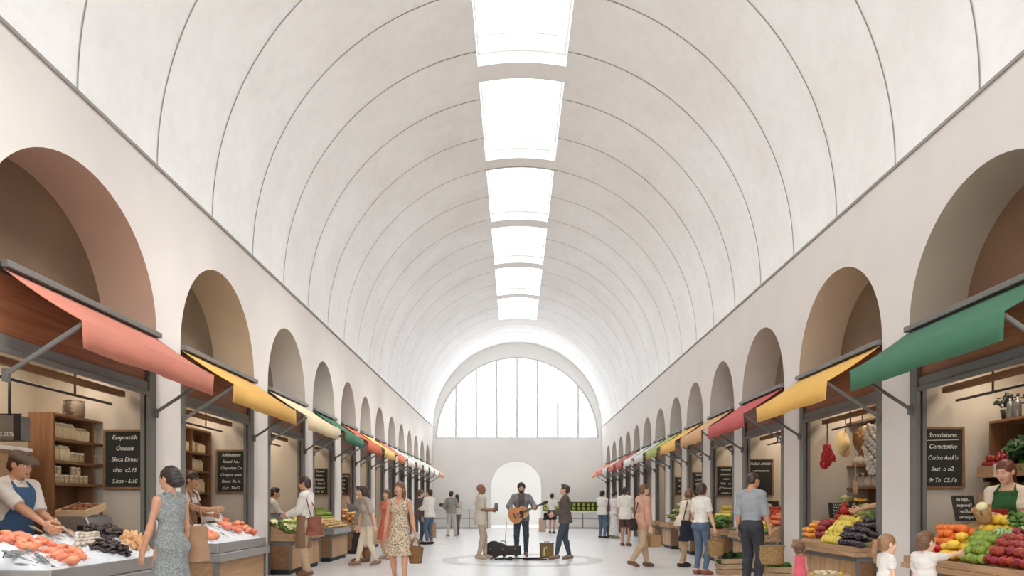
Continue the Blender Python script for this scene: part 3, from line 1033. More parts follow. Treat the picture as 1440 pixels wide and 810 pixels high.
# cauliflower
b = MB(); rr = random.Random(5)
for k in range(40):
    a = k * 2.4; t = math.sqrt(k / 40) * 1.4
    b.ball((.062 * math.sin(t) * math.cos(a), .062 * math.sin(t) * math.sin(a), .03 + .05 * math.cos(t)), .02, 7, n=5)
s = MB()
for k in range(7):
    a = k * 2 * PI / 7; c_, s_ = math.cos(a), math.sin(a)
    s.add([(.03 * c_ - .03 * s_, .03 * s_ + .03 * c_, 0), (.09 * c_ - .035 * s_, .09 * s_ + .035 * c_, .05), (.1 * c_, .1 * s_, .08), (.09 * c_ + .035 * s_, .09 * s_ - .035 * c_, .05), (.03 * c_ + .03 * s_, .03 * s_ - .03 * c_, 0)], [(0, 1, 2, 3, 4)])
proto('cauliflower', b, M_caul, s, M_leaf, 'leaves')
# bread loaf
b = MB(); b.lathe([(1e-4, -.11), (.03, -.1), (.048, -.06), (.053, 0), (.048, .06), (.03, .1), (1e-4, .11)], 14, sy=.75, wob=lambda t, v: 1 + .04 * math.sin(v * 26))
proto('bread_loaf', b, M_bread)
# melon
b = MB(); b.lathe([(1e-4, -.1), (.05, -.09), (.085, -.04), (.09, .01), (.075, .06), (.04, .09), (1e-4, .098)], 20, wob=lambda t, v: 1 + .02 * math.cos(10 * t))
s = MB(); s.tube([(0, 0, .095), (.004, 0, .12)], .006, 6)
proto('melon', b, M_melon, s, M_stem)
# mushroom
b = MB(); b.lathe([(1e-4, 0), (.018, .0), (.016, .03), (.02, .035), (.045, .035), (.05, .05), (.04, .07), (.02, .08), (1e-4, .082)], 14)
proto('mushroom', b, M_mush)

def put(kind, loc, rot=(0, 0, 0), sc=1.0, label=None, group=None, cat=None):
    o, used = PROTO[kind]
    if not used:
        PROTO[kind][1] = True; c = o
    else:
        c = copy_tree(o)
    c.location = loc; c.rotation_euler = rot
    c.scale = (sc, sc, sc) if not hasattr(sc, '__len__') else sc
    if group: c['group'] = group
    elif 'group' in c: del c['group']
    c['label'] = label; c['category'] = cat or kind.replace('_', ' ')
    return c

def inpoly(x, y, poly):
    r = False; j = len(poly) - 1
    for i in range(len(poly)):
        xi, yi = poly[i]; xj, yj = poly[j]
        if (yi > y) != (yj > y) and x < (xj - xi) * (y - yi) / (yj - yi) + xi: r = not r
        j = i
    return r

class Bed:
    """inclined display bed: front edge x=xa, height za, rising by slope towards xb"""
    def __init__(s, y0, y1, xa, xb, za, slope):
        s.y0, s.y1, s.xa, s.xb, s.za, s.sl = y0, y1, xa, xb, za, slope
        s.sg = 1 if xb > xa else -1
    def z(s, x): return s.za + s.sl * abs(x - s.xa)
    def fill(s, poly, kind, d, label, group, layers=1, lie=False, sc=(.92, 1.06), lift=.45, jit=.12, cat=None, aim=None, maxn=400):
        """poly: outline in (Y, w) with w 0 front .. 1 back"""
        rr = random.Random(zlib.crc32((kind + label).encode()))
        ws = abs(s.xb - s.xa)
        out = []
        for lay in range(layers):
            row = 0
            w = d * .45 + (d * .29 if lay else 0)
            while w < ws:
                y = s.y0 + (d / 2 if row % 2 else 0) + (d * .5 if lay else 0)
                while y < s.y1:
                    if inpoly(y, w / ws, poly):
                        if lay == 0 or all(inpoly(y + a, (w + c) / ws, poly) for a, c in ((d * .6, 0), (-d * .6, 0), (0, d * .5), (0, -d * .5))):
                            out.append((y + rr.uniform(-1, 1) * d * jit, w + rr.uniform(-1, 1) * d * jit, lay))
                    y += d
                w += d * .87; row += 1
        for (y, w, lay) in out[:maxn]:
            x = s.xa + s.sg * w
            rot = (rr.uniform(-.5, .5), rr.uniform(-.5, .5), rr.uniform(0, 6.28))
            if lie: rot = (R_(90) + rr.uniform(-.15, .15), rr.uniform(-.2, .2), (aim if aim is not None else 0) + rr.uniform(-.3, .3))
            put(kind, (x, y, s.z(x) + d * lift + lay * d * .72), rot, rr.uniform(*sc), label, group, cat)
        return len(out)
# ================================================================== THE STALLS' GOODS
def on_bed(bd, px, py):
    a, c = (px - VX) / F, (py - VY) / F
    t = (EYE - bd.za + bd.sl * bd.sg * bd.xa) / (c + bd.sl * bd.sg * a)
    return Vector((a * t, t, EYE - c * t))

def zpoly(bd, pts, ox, oy, s):
    out = []
    ws = abs(bd.xb - bd.xa)
    for x, y in pts:
        p = on_bed(bd, ox + x / s, oy + y / s)
        out.append((p.y, abs(p.x - bd.xa) / ws if (p.x - bd.xa) * bd.sg > 0 else -.02))
    return out

# ------------------------------------------------ left: fishmonger
M_ice = mat('crushed_ice', (236, 240, 243), .35, var=.05, scale=40, bump=.5, bscale=90)
M_fishd = mat('dark_silver_fish_skin', (64, 72, 80), .22, rgb2=(176, 182, 186), scale=5, stretch=(2, 9, 9), metal=.25)
M_fishw = mat('pale_fish_skin', (206, 196, 184), .3, rgb2=(150, 122, 112), scale=5, metal=.1)
M_fishr = mat('reddish_fish_skin', (178, 122, 110), .3, rgb2=(206, 176, 160), scale=5, metal=.1)
M_prawn = mat('orange_shellfish', (226, 112, 74), .35, rgb2=(240, 168, 136), scale=26, bump=.3, bscale=80, rand=.1)
M_mussel = mat('mussel_shell', (46, 38, 42), .25, rgb2=(84, 70, 66), scale=12, rand=.2)
M_clam = mat('clam_shell', (214, 202, 186), .4, rgb2=(170, 150, 134), scale=14, rand=.12)
M_whelk = mat('tan_shell', (206, 150, 100), .5, rgb2=(226, 182, 134), scale=16, rand=.12)
M_eye = mat('fish_eye', (24, 24, 26), .1)

def fish_proto(name, m, hgt=.2, th=.1):
    b = MB(); n = 14
    prof = [0.02, .45, .72, .9, 1, 1, .96, .88, .76, .62, .48, .34, .24, .2, .2]
    vs, fs = [], []; seg = 12
    for i in range(n + 1):
        x = -.5 + .86 * i / n
        for k in range(seg):
            t = 2 * PI * k / seg
            vs.append((x, hgt / 2 * prof[i] * math.cos(t), th / 2 * max(prof[i], .1) * math.sin(t)))
    for i in range(n):
        for k in range(seg):
            fs.append((i * seg + k, i * seg + (k + 1) % seg, (i + 1) * seg + (k + 1) % seg, (i + 1) * seg + k))
    fs += [tuple(range(seg))[::-1], tuple(n * seg + k for k in range(seg))]
    b.add(vs, fs, 0, True)
    o = b.build(name, m)
    t = MB(); t.prism([(.34, -.02), (.42, -.055), (.52, -.11), (.47, 0), (.52, .11), (.42, .055), (.34, .02)], -.004, .004, 'z'); t.build('tail_fin', m, o)
    d = MB(); d.prism([(-.12, hgt * .47), (-.02, hgt * .68), (.1, hgt * .58), (.18, hgt * .33), (.05, hgt * .36)], -.003, .003, 'z')
    d.prism([(.02, -hgt * .4), (.08, -hgt * .6), (.16, -hgt * .42), (.14, -hgt * .3)], -.003, .003, 'z'); d.build('fin', m, o)
    e = MB(); e.ball((-.41, .03, th * .36), .016, 8, n=6); e.ball((-.41, .03, -th * .36), .016, 8, n=6); e.build('eye', M_eye, o)
    reg(o); PROTO[name] = [o, False]
fish_proto('mackerel', M_fishd, .17, .12)
fish_proto('white_fish', M_fishw, .22, .13)
fish_proto('red_fish', M_fishr, .24, .13)
# prawn / shellfish: curled, segmented, with a tail fan
b = MB(); pts = []; rs = []
for k in range(19):
    t = k / 18; a = -1.1 + 2.6 * t
    pts.append((.062 * math.cos(a) - .02, .062 * math.sin(a), 0)); rs.append((.012 + .026 * math.sin(PI * (.12 + .8 * t))) * (1 + .09 * (k % 3 == 0)))
b.tube(pts, rs, 10)
s = MB(); e_ = pts[0]
s.prism([(e_[0] - .012, e_[1]), (e_[0] - .03, e_[1] - .035), (e_[0], e_[1] - .03), (e_[0] + .03, e_[1] - .03), (e_[0] + .012, e_[1])], -.004, .004, 'z')
proto('prawn', b, M_prawn, s, M_prawn, 'tail_fan')
b = MB(); b.ball((0, 0, 0), (.042, .022, .016), 12)
proto('mussel', b, M_mussel)
b = MB(); b.ball((0, 0, 0), (.036, .032, .022), 12, n=8); b.tube([(-.034, 0, 0), (0, -.032, 0), (.034, 0, 0)], .003, 5)
proto('clam', b, M_clam)
b = MB(); b.lathe([(1e-4, -.045), (.02, -.04), (.034, -.02), (.036, .0), (.028, .015), (.024, .02), (.018, .035), (.008, .05), (1e-4, .056)], 12, wob=lambda t, v: 1 + .08 * math.sin(t + v * 14))
proto('whelk', b, M_whelk)

c1 = steel_counter(5.98, 8.06, -3.90, -4.60, .72, 'stainless fish counter heaped with ice in front of the man in the flat cap')
B1 = Bed(6.0, 8.04, -3.93, -4.57, .70, .46)
o = bed('crushed_ice', 6.005, 8.035, -3.925, -4.575, .69, .46, M_ice, noise=.03, n=(70, 36))
tag(o, 'bed of crushed ice on the nearest fish counter', 'ice', kind='stuff')
def lay_fish(kind, bd, p, q, lab, ox, oy, s, group=None, cat='fish', lift=.03):
    A, B = on_bed(bd, ox + p[0] / s, oy + p[1] / s), on_bed(bd, ox + q[0] / s, oy + q[1] / s)
    d = B - A; L_ = max(.16, min(.42, d.length))
    mid = (A + B) / 2
    nrm = Vector((-bd.sg * bd.sl, 0, 1)).normalized()
    x = d.normalized(); y = nrm.cross(x).normalized()
    M = Matrix((x, y, nrm)).transposed()
    c = put(kind, mid + nrm * lift, M.to_euler(), L_, lab, group, cat)
    return c
Z2 = (0, 700, 6.26)
for p, q, lab in [((10, 545), (255, 482), 'long dark silver fish at the hall-side edge of the ice'),
                  ((20, 500), (150, 520), 'short dark fish behind the long dark silver one'),
                  ((150, 545), (310, 600), 'dark fish with a spread tail in the middle of the dark ones'),
                  ((110, 612), (290, 622), 'dark striped fish lowest in the dark group'),
                  ((285, 512), (470, 640), 'silver fish with a dark back pointing to the counter rim'),
                  ((300, 520), (420, 575), 'small dark fish beside the shellfish heap')]:
    lay_fish('mackerel', B1, p, q, lab, *Z2)
for p, q, k, lab in [((240, 265), (400, 350), 'white_fish', 'whole pale fish nearest the fishmonger hands'),
                     ((370, 285), (515, 392), 'white_fish', 'whole pale fish second in the back row'),
                     ((440, 275), (540, 368), 'red_fish', 'reddish fish third in the back row of the ice'),
                     ((515, 265), (612, 350), 'white_fish', 'pale fish fourth in the back row of the ice'),
                     ((590, 298), (650, 372), 'red_fish', 'dark reddish fish at the end of the back row')]:
    lay_fish(k, B1, p, q, lab, *Z2)
for k, (x, y) in enumerate([(60, 370), (130, 352), (150, 408), (215, 430), (240, 395), (290, 402), (330, 440), (395, 400), (445, 425), (250, 462), (312, 470), (190, 375),
                            (450, 490), (520, 465), (480, 520), (560, 500), (610, 478), (560, 552), (640, 505), (665, 542), (720, 528), (755, 552), (600, 580), (30, 395), (20, 350)]):
    p = on_bed(B1, Z2[0] + x / 6.26, 700 + y / 6.26)
    put('prawn', (p.x, p.y, p.z + .028), (rng.uniform(-.3, .3), rng.uniform(-.3, .3), rng.uniform(0, 6.28)), rng.uniform(.9, 1.15),
        'orange-pink shellfish tail on the ice of the nearest fish counter', 'shellfish tails on the nearest ice', 'shellfish')
M1 = [(720, 290), (860, 245), (1000, 265), (1140, 350), (1060, 370), (930, 370), (830, 335)]
M2 = [(780, 480), (870, 385), (1010, 425), (1140, 470), (1150, 545), (1050, 505), (900, 480)]
for P_, lab, grp in ((M1, 'dark mussel in the heap at the back of the nearest ice bed', 'mussels in the back heap'), (M2, 'dark mussel in the strip along the middle of the nearest ice', 'mussels in the middle strip')):
    B1.fill(zpoly(B1, P_, *Z2), 'mussel', .055, lab, grp, layers=2, sc=(.85, 1.15), lift=.35, cat='mussel', jit=.25)
B1.fill(zpoly(B1, [(660, 400), (720, 330), (860, 330), (850, 390), (760, 445), (680, 450)], *Z2), 'clam', .065, 'pale clam between the two mussel heaps', 'clams on the nearest ice', lift=.35, cat='clam')
B1.fill(zpoly(B1, [(1050, 385), (1120, 345), (1330, 385), (1352, 440), (1240, 485)], *Z2), 'whelk', .07, 'tan sea snail shell at the far corner of the nearest ice', 'sea snails on the nearest ice', layers=2, cat='sea snail')

# shelf unit helper
def shelf_unit(lab, xf, xb, y0, y1, ztop, shelves, group=None, divs=(), thick=.03):
    sx = 1 if xb > xf else -1
    d = abs(xb - xf); ym = (y0 + y1) / 2; h = (y1 - y0) / 2
    root = empty('shelf_unit', (xf, ym, 0), 0, lab, 'shelf unit', group)
    def bx(b, x0, x1, *a): b.box(min(x0 * sx, x1 * sx), max(x0 * sx, x1 * sx), *a)
    for s in (-1, 1):
        b = MB(); bx(b, 0, d, min(s * h, s * (h - thick)), max(s * h, s * (h - thick)), 0, ztop); b.build('side_panel', M_walnutv, root, .003)
    for y in divs:
        b = MB(); bx(b, .01, d - .02, y - ym - .012, y - ym + .012, .1, ztop - .03); b.build('divider', M_walnutv, root)
    for z in list(shelves) + [ztop - .002]:
        b = MB(); bx(b, -.012, d - .015, -h + thick, h - thick, z - .03, z); b.build('shelf', M_walnut, root, .003)
    b = MB(); bx(b, d - .015, d, -h + thick, h - thick, .05, ztop); b.build('back_panel', M_walnutv, root)
    return root

M_bagp = mat('printed_bag_paper', (150, 108, 66), .75, rgb2=(240, 220, 176), tex='voronoi', scale=34, sharp=(.08, .3), rand=.06)
M_jarlid = mat('cream_lid', (232, 222, 198), .5)
M_jar = mat('jar_contents', (222, 204, 164), .3, rgb2=(160, 126, 84), scale=30)
M_bagw = mat('white_flour_bag', (222, 212, 196), .8, rgb2=(188, 170, 148), scale=16, rand=.06)
def bag_proto(name, m, w, d, h):
    b = MB()
    b.hexa([(-w, -d, 0), (w, -d, 0), (w, d, 0), (-w, d, 0), (-w, -d, h * .8), (w, -d, h * .8), (w, d, h * .8), (-w, d, h * .8)])
    b.hexa([(-w, -d, h * .8), (w, -d, h * .8), (w, d, h * .8), (-w, d, h * .8), (-w * .97, -d * .15, h), (w * .97, -d * .15, h), (w * .97, d * .15, h), (-w * .97, d * .15, h)])
    o = b.build(name, m, None, .006)
    t = MB(); t.box(-w, w, -.008, .008, h - .012, h + .008); t.build('folded_top', M_paper, o)
    reg(o); PROTO[name] = [o, False]
bag_proto('paper_bag', M_bagp, .036, .03, .18)
bag_proto('wide_bag', M_bagp, .1, .06, .15)
# puffy flour sack with tied neck
b = MB(); b.lathe([(1e-4, 0), (.05, .0), (.075, .02), (.08, .07), (.068, .12), (.04, .145), (.022, .155), (1e-4, .156)], 14, wob=lambda t, v: 1 + .05 * math.sin(5 * t + v * 6))
s = MB(); s.lathe([(.02, .15), (.016, .16), (.03, .185), (.034, .195), (1e-4, .19)], 10, wob=lambda t, v: 1 + .2 * math.sin(6 * t) * v)
proto('flour_sack', b, M_bagw, s, M_bagw, 'tied_neck')
b = MB(); b.lathe([(1e-4, 0), (.036, 0), (.04, .01), (.04, .075), (.034, .09), (1e-4, .09)], 14)
s = MB(); s.lathe([(.034, .088), (.037, .09), (.037, .108), (1e-4, .11)], 14)
proto('jar', b, M_jar, s, M_jarlid, 'lid')

S1 = (-5.10, -5.38)
shelf_unit('walnut shelf unit of bags and jars behind the fishmonger', *S1, 7.86, 8.86, 2.30, (.8, 1.18, 1.52, 1.77, 2.02), divs=(8.62,))
def row(kind, xs, x, z, lab, group, cat, rz=PI / 2, sc=1.0):
    for y in xs: put(kind, (x, y, z), (0, 0, rz + rng.uniform(-.12, .12)), sc if hasattr(sc, '__len__') else sc * rng.uniform(.95, 1.04), lab, group, cat)
row('paper_bag', [7.93, 8.01, 8.09, 8.17, 8.25, 8.33], -5.2, 2.021, 'slim printed paper bag on the top shelf behind the fishmonger', 'bags on the fishmonger top shelf', 'bag')
row('wide_bag', [8.48], -5.2, 2.021, 'wide printed bag at the end of the top shelf row', None, 'bag')
row('paper_bag', [7.95, 8.04, 8.14, 8.23], -5.2, 1.771, 'printed paper bag on the middle shelf behind the fishmonger', 'bags on the fishmonger middle shelf', 'bag', sc=.95)
row('jar', [8.33, 8.42, 8.51], -5.2, 1.771, 'jar with cream lid beside the bags on the middle shelf', 'jars on the fishmonger middle shelf', 'jar', sc=1.1)
row('jar', [7.93, 8.02, 8.11, 8.20, 8.29, 8.38, 8.47, 8.56], -5.18, 1.521, 'small jar on the lowest filled shelf behind the fishmonger', 'jars on the fishmonger lower shelf', 'jar', sc=.9)
row('jar', [7.97, 8.06, 8.33, 8.42], -5.18, 1.62, 'small jar stacked on the lower jar row', 'jars stacked on the lower row', 'jar', sc=.85)
row('jar', [8.69, 8.77], -5.2, 1.771, 'jar in the narrow side bay of the walnut shelf', 'jars in the narrow side bay', 'jar')
row('paper_bag', [8.69, 8.77], -5.2, 2.021, 'paper bag in the narrow side bay of the walnut shelf', 'bags in the narrow side bay', 'bag')
# woven basket on top
M_wick = mat('dark_wicker', (74, 62, 52), .7, rgb2=(140, 122, 104), tex='wave', scale=9, stretch=(.2, .2, 3), bump=.3, bscale=60)
b = MB(); b.lathe([(1e-4, 0), (.1, 0), (.115, .03), (.118, .12), (.11, .19), (.1, .2), (.098, .19), (.1, .1), (.09, .02), (1e-4, .015)], 22, wob=lambda t, v: 1 + .012 * math.sin(v * 60))
o = b.build('wicker_basket', M_wick, loc=(-5.24, 8.45, 2.3)); tag(o, 'round dark wicker basket on top of the walnut shelf', 'basket')
b = MB(); b.tube([(.1 * math.cos(2 * PI * k / 24), .1 * math.sin(2 * PI * k / 24), .2) for k in range(24)], .012, 6, closed=True); b.build('rim', M_wick, o)
# cabinet at the very left, scale hanging from the rail
root = empty('cabinet', (-5.55, 7.0, 0), 0, 'wooden cabinet with pale top at the edge of the picture behind the fishmonger', 'cabinet')
b = MB(); b.box(-.3, .3, -.75, .68, .0, 1.84); b.build('body', M_oakh, root, .004)
b = MB(); b.box(-.3, .33, -.78, .7, 1.841, 1.88); b.build('top', M_white, root, .004)
for k in range(3):
    b = MB(); b.box(.301, .32, -.74 + k * .475, -.28 + k * .475, .1, 1.8); d_ = b.build('door', M_oak, root, .003)
    b = MB(); b.tube([(.335, -.32 + k * .475, 1.0), (.335, -.32 + k * .475, 1.15)], .006, 6); b.build('handle', M_steel, d_)
root = empty('hanging_scale', (-4.93, 6.98, 2.0), 0, 'grey hanging scale with small white digits on a rod', 'scale')
M_scale = mat('scale_grey', (112, 106, 98), .5)
b = MB(); b.box(-.16, .13, -.07, .07, -.1, .14); b.build('body', M_scale, root, .01)
b = MB(); b.box(.06, .13, -.076, -.071, -.1, .145); b.box(-.17, .14, -.076, -.071, .14, .16); b.build('frame', M_black, root)
b = MB(); b.tube([(-.03, 0, .14), (-.03, 0, .5)], .014, 8); b.build('rod', M_dsteel, root)
text('display_text', '● 0.00%'.replace('●', 'o'), .06, Matrix.Translation((-.03, -.0775, -.06)) @ Matrix.Rotation(R_(90), 4, 'X'), M_chalk, root, 'CENTER')
# deli machine, nut tray and wrapped parcel on the back bench
b = MB(); b.box(-5.05, -4.64, 7.66, 8.5, .0, .92); o = b.build('back_bench', M_inox, None, .006); tag(o, 'low stainless bench behind the fish counter', 'bench')
root = empty('counter_scale', (-4.86, 8.02, .92), 0, 'rounded stainless counter scale behind the mussels', 'scale')
b = MB(); b.prism([(-.2, 0), (.2, 0), (.2, .16), (.17, .215), (.12, .235), (-.2, .235)], -.24, .24, 'y'); b.build('body', M_inox, root, .012)
b = MB(); b.box(-.16, .06, -.2, .2, .236, .25); b.build('pan', M_white, root, .004)
b = MB(); b.box(.07, .14, -.246, -.241, .07, .13); b.build('display', M_black, root)
b = MB()
b.box(-.17, .17, -.2, .2, 0, .02); b.box(-.17, -.15, -.2, .2, .02, .08); b.box(.15, .17, -.2, .2, .02, .08); b.box(-.15, .15, -.2, -.18, .02, .08); b.box(-.15, .15, .18, .2, .02, .08)
o = b.build('wooden_tray', M_lightwood, None, .003, loc=(-4.98, 8.3, 1.17)); tag(o, 'shallow wooden tray of brown nuts beside the counter scale', 'tray'); o.rotation_euler = (R_(12), 0, 0)
o.location = (-4.86, 7.98, 1.175)
M_nut = mat('brown_nuts', (122, 72, 48), .5, rgb2=(160, 104, 70), scale=40)
b = MB(); rr = random.Random(4)
for k in range(150):
    b.ball((rr.uniform(-.14, .14), rr.uniform(-.17, .17), .03 + rr.uniform(0, .05)), .017, 6, n=4)
n_ = b.build('nuts', M_nut); n_.location = (-4.86, 7.98, 1.178); n_.rotation_euler = (R_(12), 0, 0); tag(n_, 'loose brown nuts heaped in the wooden tray', 'nuts', kind='stuff')

# ------------------------------------------------ left: second fish stall
c2 = steel_counter(9.62, 11.5, -4.02, -4.62, .745, 'stainless fish counter under the golden yellow awning')
B2 = Bed(9.64, 11.48, -4.05, -4.59, .725, .5)
o = bed('crushed_ice', 9.645, 11.475, -4.045, -4.595, .715, .5, M_ice, noise=.03, n=(60, 24)); tag(o, 'bed of crushed ice on the second fish counter', 'ice', kind='stuff')
Z4 = (240, 580, 3.68)
for (x, y) in [(265, 580), (290, 570), (310, 590), (330, 585), (345, 605), (370, 605), (390, 620), (415, 630), (350, 590), (280, 600), (300, 610), (155, 620), (175, 630), (195, 632), (215, 645), (235, 655), (205, 660), (180, 645), (330, 618), (360, 625)]:
    p = on_bed(B2, 240 + x / 3.68, 580 + y / 3.68)
    put('prawn', (p.x, p.y, p.z + .03), (rng.uniform(-.3, .3), rng.uniform(-.3, .3), rng.uniform(0, 6.28)), rng.uniform(1.1, 1.35),
        'orange-red shellfish tail on the ice of the second fish counter', 'shellfish tails on the second ice', 'shellfish')
for p, q, lab in [((150, 570), (235, 600), 'dark slim fish at the back of the second ice bed'), ((235, 598), (300, 622), 'dark slim fish in the middle of the second ice bed'),
                  ((300, 620), (365, 645), 'dark slim fish pointing to the far corner of the second ice bed'), ((255, 632), (290, 652), 'small dark fish by the hall-side heap on the second ice')]:
    lay_fish('mackerel', B2, p, q, lab, *Z4)
shelf_unit('walnut shelf of bags in the second fish stall', -5.12, -5.4, 10.62, 12.0, 2.5, (1.1, 1.47, 1.82, 2.12), divs=(11.3,))
row('paper_bag', [10.75, 10.86, 10.97, 11.4, 11.5], -5.22, 2.121, 'paper bag on the top shelf of the second fish stall', 'bags on the second stall top shelf', 'bag', sc=1.1)
row('wide_bag', [11.14, 11.72], -5.22, 2.121, 'wide bag on the top shelf of the second fish stall', 'wide bags in the second stall', 'bag', sc=1.1)
row('paper_bag', [10.72, 10.82, 11.4, 11.5, 11.6, 11.7, 11.8], -5.22, 1.821, 'cream paper bag on the middle shelf of the second fish stall', 'bags on the second stall middle shelf', 'bag', sc=1.05)
row('paper_bag', [11.35, 11.45, 11.55, 11.65, 11.75, 11.85], -5.22, 1.471, 'cream paper bag on the lower shelf of the second fish stall', 'bags on the second stall lower shelf', 'bag', sc=1.15)
root = empty('glass_case', (-4.72, 11.15, .6), 0, 'grey till on a stand by the arm of the dark-haired seller', 'till')
b = MB(); b.box(-.12, .12, -.2, .2, -.6, .42); b.build('stand', M_steel, root, .006)
b = MB(); b.hexa([(-.11, -.17, .421), (.12, -.17, .421), (.12, .17, .421), (-.11, .17, .421), (-.11, -.17, .56), (.02, -.17, .56), (.02, .17, .56), (-.11, .17, .56)]); b.build('housing', M_white, root, .006)
root.name = 'till'

# ------------------------------------------------ left: vegetable stalls further on
wood_counter(12.90, 14.83, -4.05, -4.7, .74, 'oak-fronted vegetable counter beside the man in the brown apron')
B3 = Bed(12.90, 14.83, -4.05, -4.7, .70, .55)
bed('backing_board', 12.9, 14.82, -4.04, -4.68, .70, .5, M_oakh, n=(4, 3)); tag(bpy.data.objects['backing_board'], 'sloping display board of the counter under the cream awning', 'display board')
def rect(y0, y1, w0, w1): return [(y0, w0), (y1, w0), (y1, w1), (y0, w1)]
G = 'on the counter under the cream awning'
B3.fill(rect(12.7, 13.2, 0, .55), 'cauliflower', .16, 'cream cauliflower ' + G, 'cauliflowers under the cream awning', lift=.1)
B3.fill(rect(13.2, 13.75, 0, .5), 'cabbage', .18, 'pale cabbage ' + G, 'cabbages under the cream awning', lift=.1)
B3.fill(rect(13.75, 14.9, 0, .5), 'pear', .1, 'yellow-green pear ' + G, 'pears under the cream awning', layers=2)
B3.fill(rect(12.7, 13.3, .55, 1), 'cucumber', .08, 'green cucumber ' + G, 'cucumbers under the cream awning', lie=True, lift=.5)
B3.fill(rect(13.3, 14.1, .5, 1), 'aubergine', .1, 'dark aubergine ' + G, 'aubergines under the cream awning', lie=True)
B3.fill(rect(14.1, 14.9, .5, 1), 'pomegranate', .1, 'dark red pomegranate ' + G, 'pomegranates under the cream awning')
wood_counter(15.74, 17.27, -4.05, -4.7, .74, 'steel-trayed produce counter under the left green awning', blue=True, np_=3)
B4 = Bed(15.74, 17.27, -4.05, -4.7, .70, .55)
bed('display_board', 15.75, 17.26, -4.04, -4.68, .70, .5, M_oakh, n=(4, 3)); tag(bpy.data.objects['display_board'], 'sloping display board of the counter under the left green awning', 'display board')
bpy.data.objects['backing_board'].name = 'display_board.001'
G = 'on the counter under the left green awning'
B4.fill(rect(15.5, 17.5, .5, 1), 'lime', .1, 'green lime ' + G, 'limes under the left green awning', layers=2)
B4.fill(rect(15.5, 17.5, 0, .5), 'potato', .1, 'small tan potato ' + G, 'potatoes under the left green awning')
wood_counter(18.24, 19.58, -4.05, -4.7, .74, 'light oak bread counter under the orange awning', np_=3)
B5 = Bed(18.24, 19.58, -4.05, -4.7, .74, .5)
bed('display_board', 18.25, 19.57, -4.04, -4.68, .70, .5, M_oakh, n=(4, 3)); tag(bpy.data.objects['display_board.002'] if 'display_board.002' in bpy.data.objects else bpy.data.objects['display_board'], 'sloping display board of the bread counter', 'display board')
B5.fill(rect(18, 19.8, 0, 1), 'bread_loaf', .17, 'crusty bread loaf on the counter under the orange awning', 'loaves under the orange awning', layers=2, lie=True, lift=.25, aim=.6)
wood_counter(20.5, 21.7, -4.1, -4.7, .74, 'small oak counter in the sixth stall on the left', np_=3)
B6 = Bed(20.5, 21.7, -4.1, -4.7, .72, .4)
B6.fill(rect(20.3, 21.9, .1, .9), 'peach', .11, 'peach on the sixth counter on the left', 'peaches on the sixth left counter', lift=.3)

# ------------------------------------------------ right: fruit stall (green awning)
wood_counter(5.3, 7.75, 4.30, 4.66, .72, 'oak fruit counter in front of the seller in the green apron', np_=5)
bed('display_board', 5.98, 7.73, 4.31, 4.98, .682, .62, M_oakh, n=(4, 3))
def tagboard(lab):
    for o in bpy.data.objects:
        if o.name.startswith('display_board') and 'label' not in o: tag(o, lab, 'display board')
tagboard('sloping display board under the nearest fruit pile')
R1 = Bed(5.72, 7.75, 4.30, 4.98, .70, .62)
Z7 = (1220, 690, 6.545)
G = 'in the fruit pile by the green-aproned seller'
R1.fill(zpoly(R1, [(600, 470), (700, 400), (950, 392), (985, 470), (860, 500), (700, 530), (600, 520)], *Z7), 'orange', .1, 'orange ' + G, 'oranges in the nearest fruit pile', layers=2)
R1.fill(zpoly(R1, [(570, 500), (700, 530), (740, 570), (690, 620), (570, 610)], *Z7), 'tomato', .1, 'red tomato at the far end of the nearest fruit pile', 'tomatoes in the nearest fruit pile', layers=2)
R1.fill(zpoly(R1, [(660, 640), (690, 605), (740, 520), (930, 500), (955, 560), (870, 660), (740, 660)], *Z7), 'yellow_mango', .12, 'yellow mango within reach of the boy', 'mangoes in the nearest fruit pile', layers=2, lie=True, lift=.4, cat='mango')
R1.fill(zpoly(R1, [(930, 500), (1000, 440), (1190, 430), (1215, 540), (1150, 600), (1080, 700), (880, 670), (900, 590)], *Z7), 'lime', .088, 'green lime ' + G, 'limes in the nearest fruit pile', layers=2, sc=(1, 1.2))
R1.fill(zpoly(R1, [(1090, 700), (1140, 610), (1190, 550), (1300, 500), (1440, 470), (1600, 440), (1600, 1100), (1440, 880)], *Z7), 'red_apple', .1, 'dark red apple ' + G, 'red apples in the nearest fruit pile', layers=2, sc=(.98, 1.12))
R1.fill(zpoly(R1, [(990, 440), (1060, 360), (1180, 300), (1345, 295), (1420, 380), (1390, 440), (1290, 475), (1180, 435)], *Z7), 'lemon', .115, 'yellow lemon at the back of the nearest fruit pile', 'lemons in the nearest fruit pile', layers=2, lie=True, lift=.4, sc=(1.0, 1.15))
for k, (x, y) in enumerate(((1235, 470), (1340, 490), (1425, 470))):
    p = on_bed(R1, 1220 + x / 6.545, 690 + y / 6.545)
    put('melon', (p.x, p.y, p.z + .07), (1.2, .3, k), .8, ['striped green melon half hidden between limes and apples', 'striped green melon in the middle of the fruit pile', 'striped green melon at the edge of the picture'][k])
for k, (x, y) in enumerate(((1425, 330), (1440, 400))):
    p = on_bed(R1, 1220 + x / 6.545, 690 + y / 6.545)
    put('lettuce', (p.x, p.y, p.z + .03), (.2, 0, k), 1, ['green lettuce behind the lemons', 'green lettuce beside the lemons at the edge of the picture'][k])

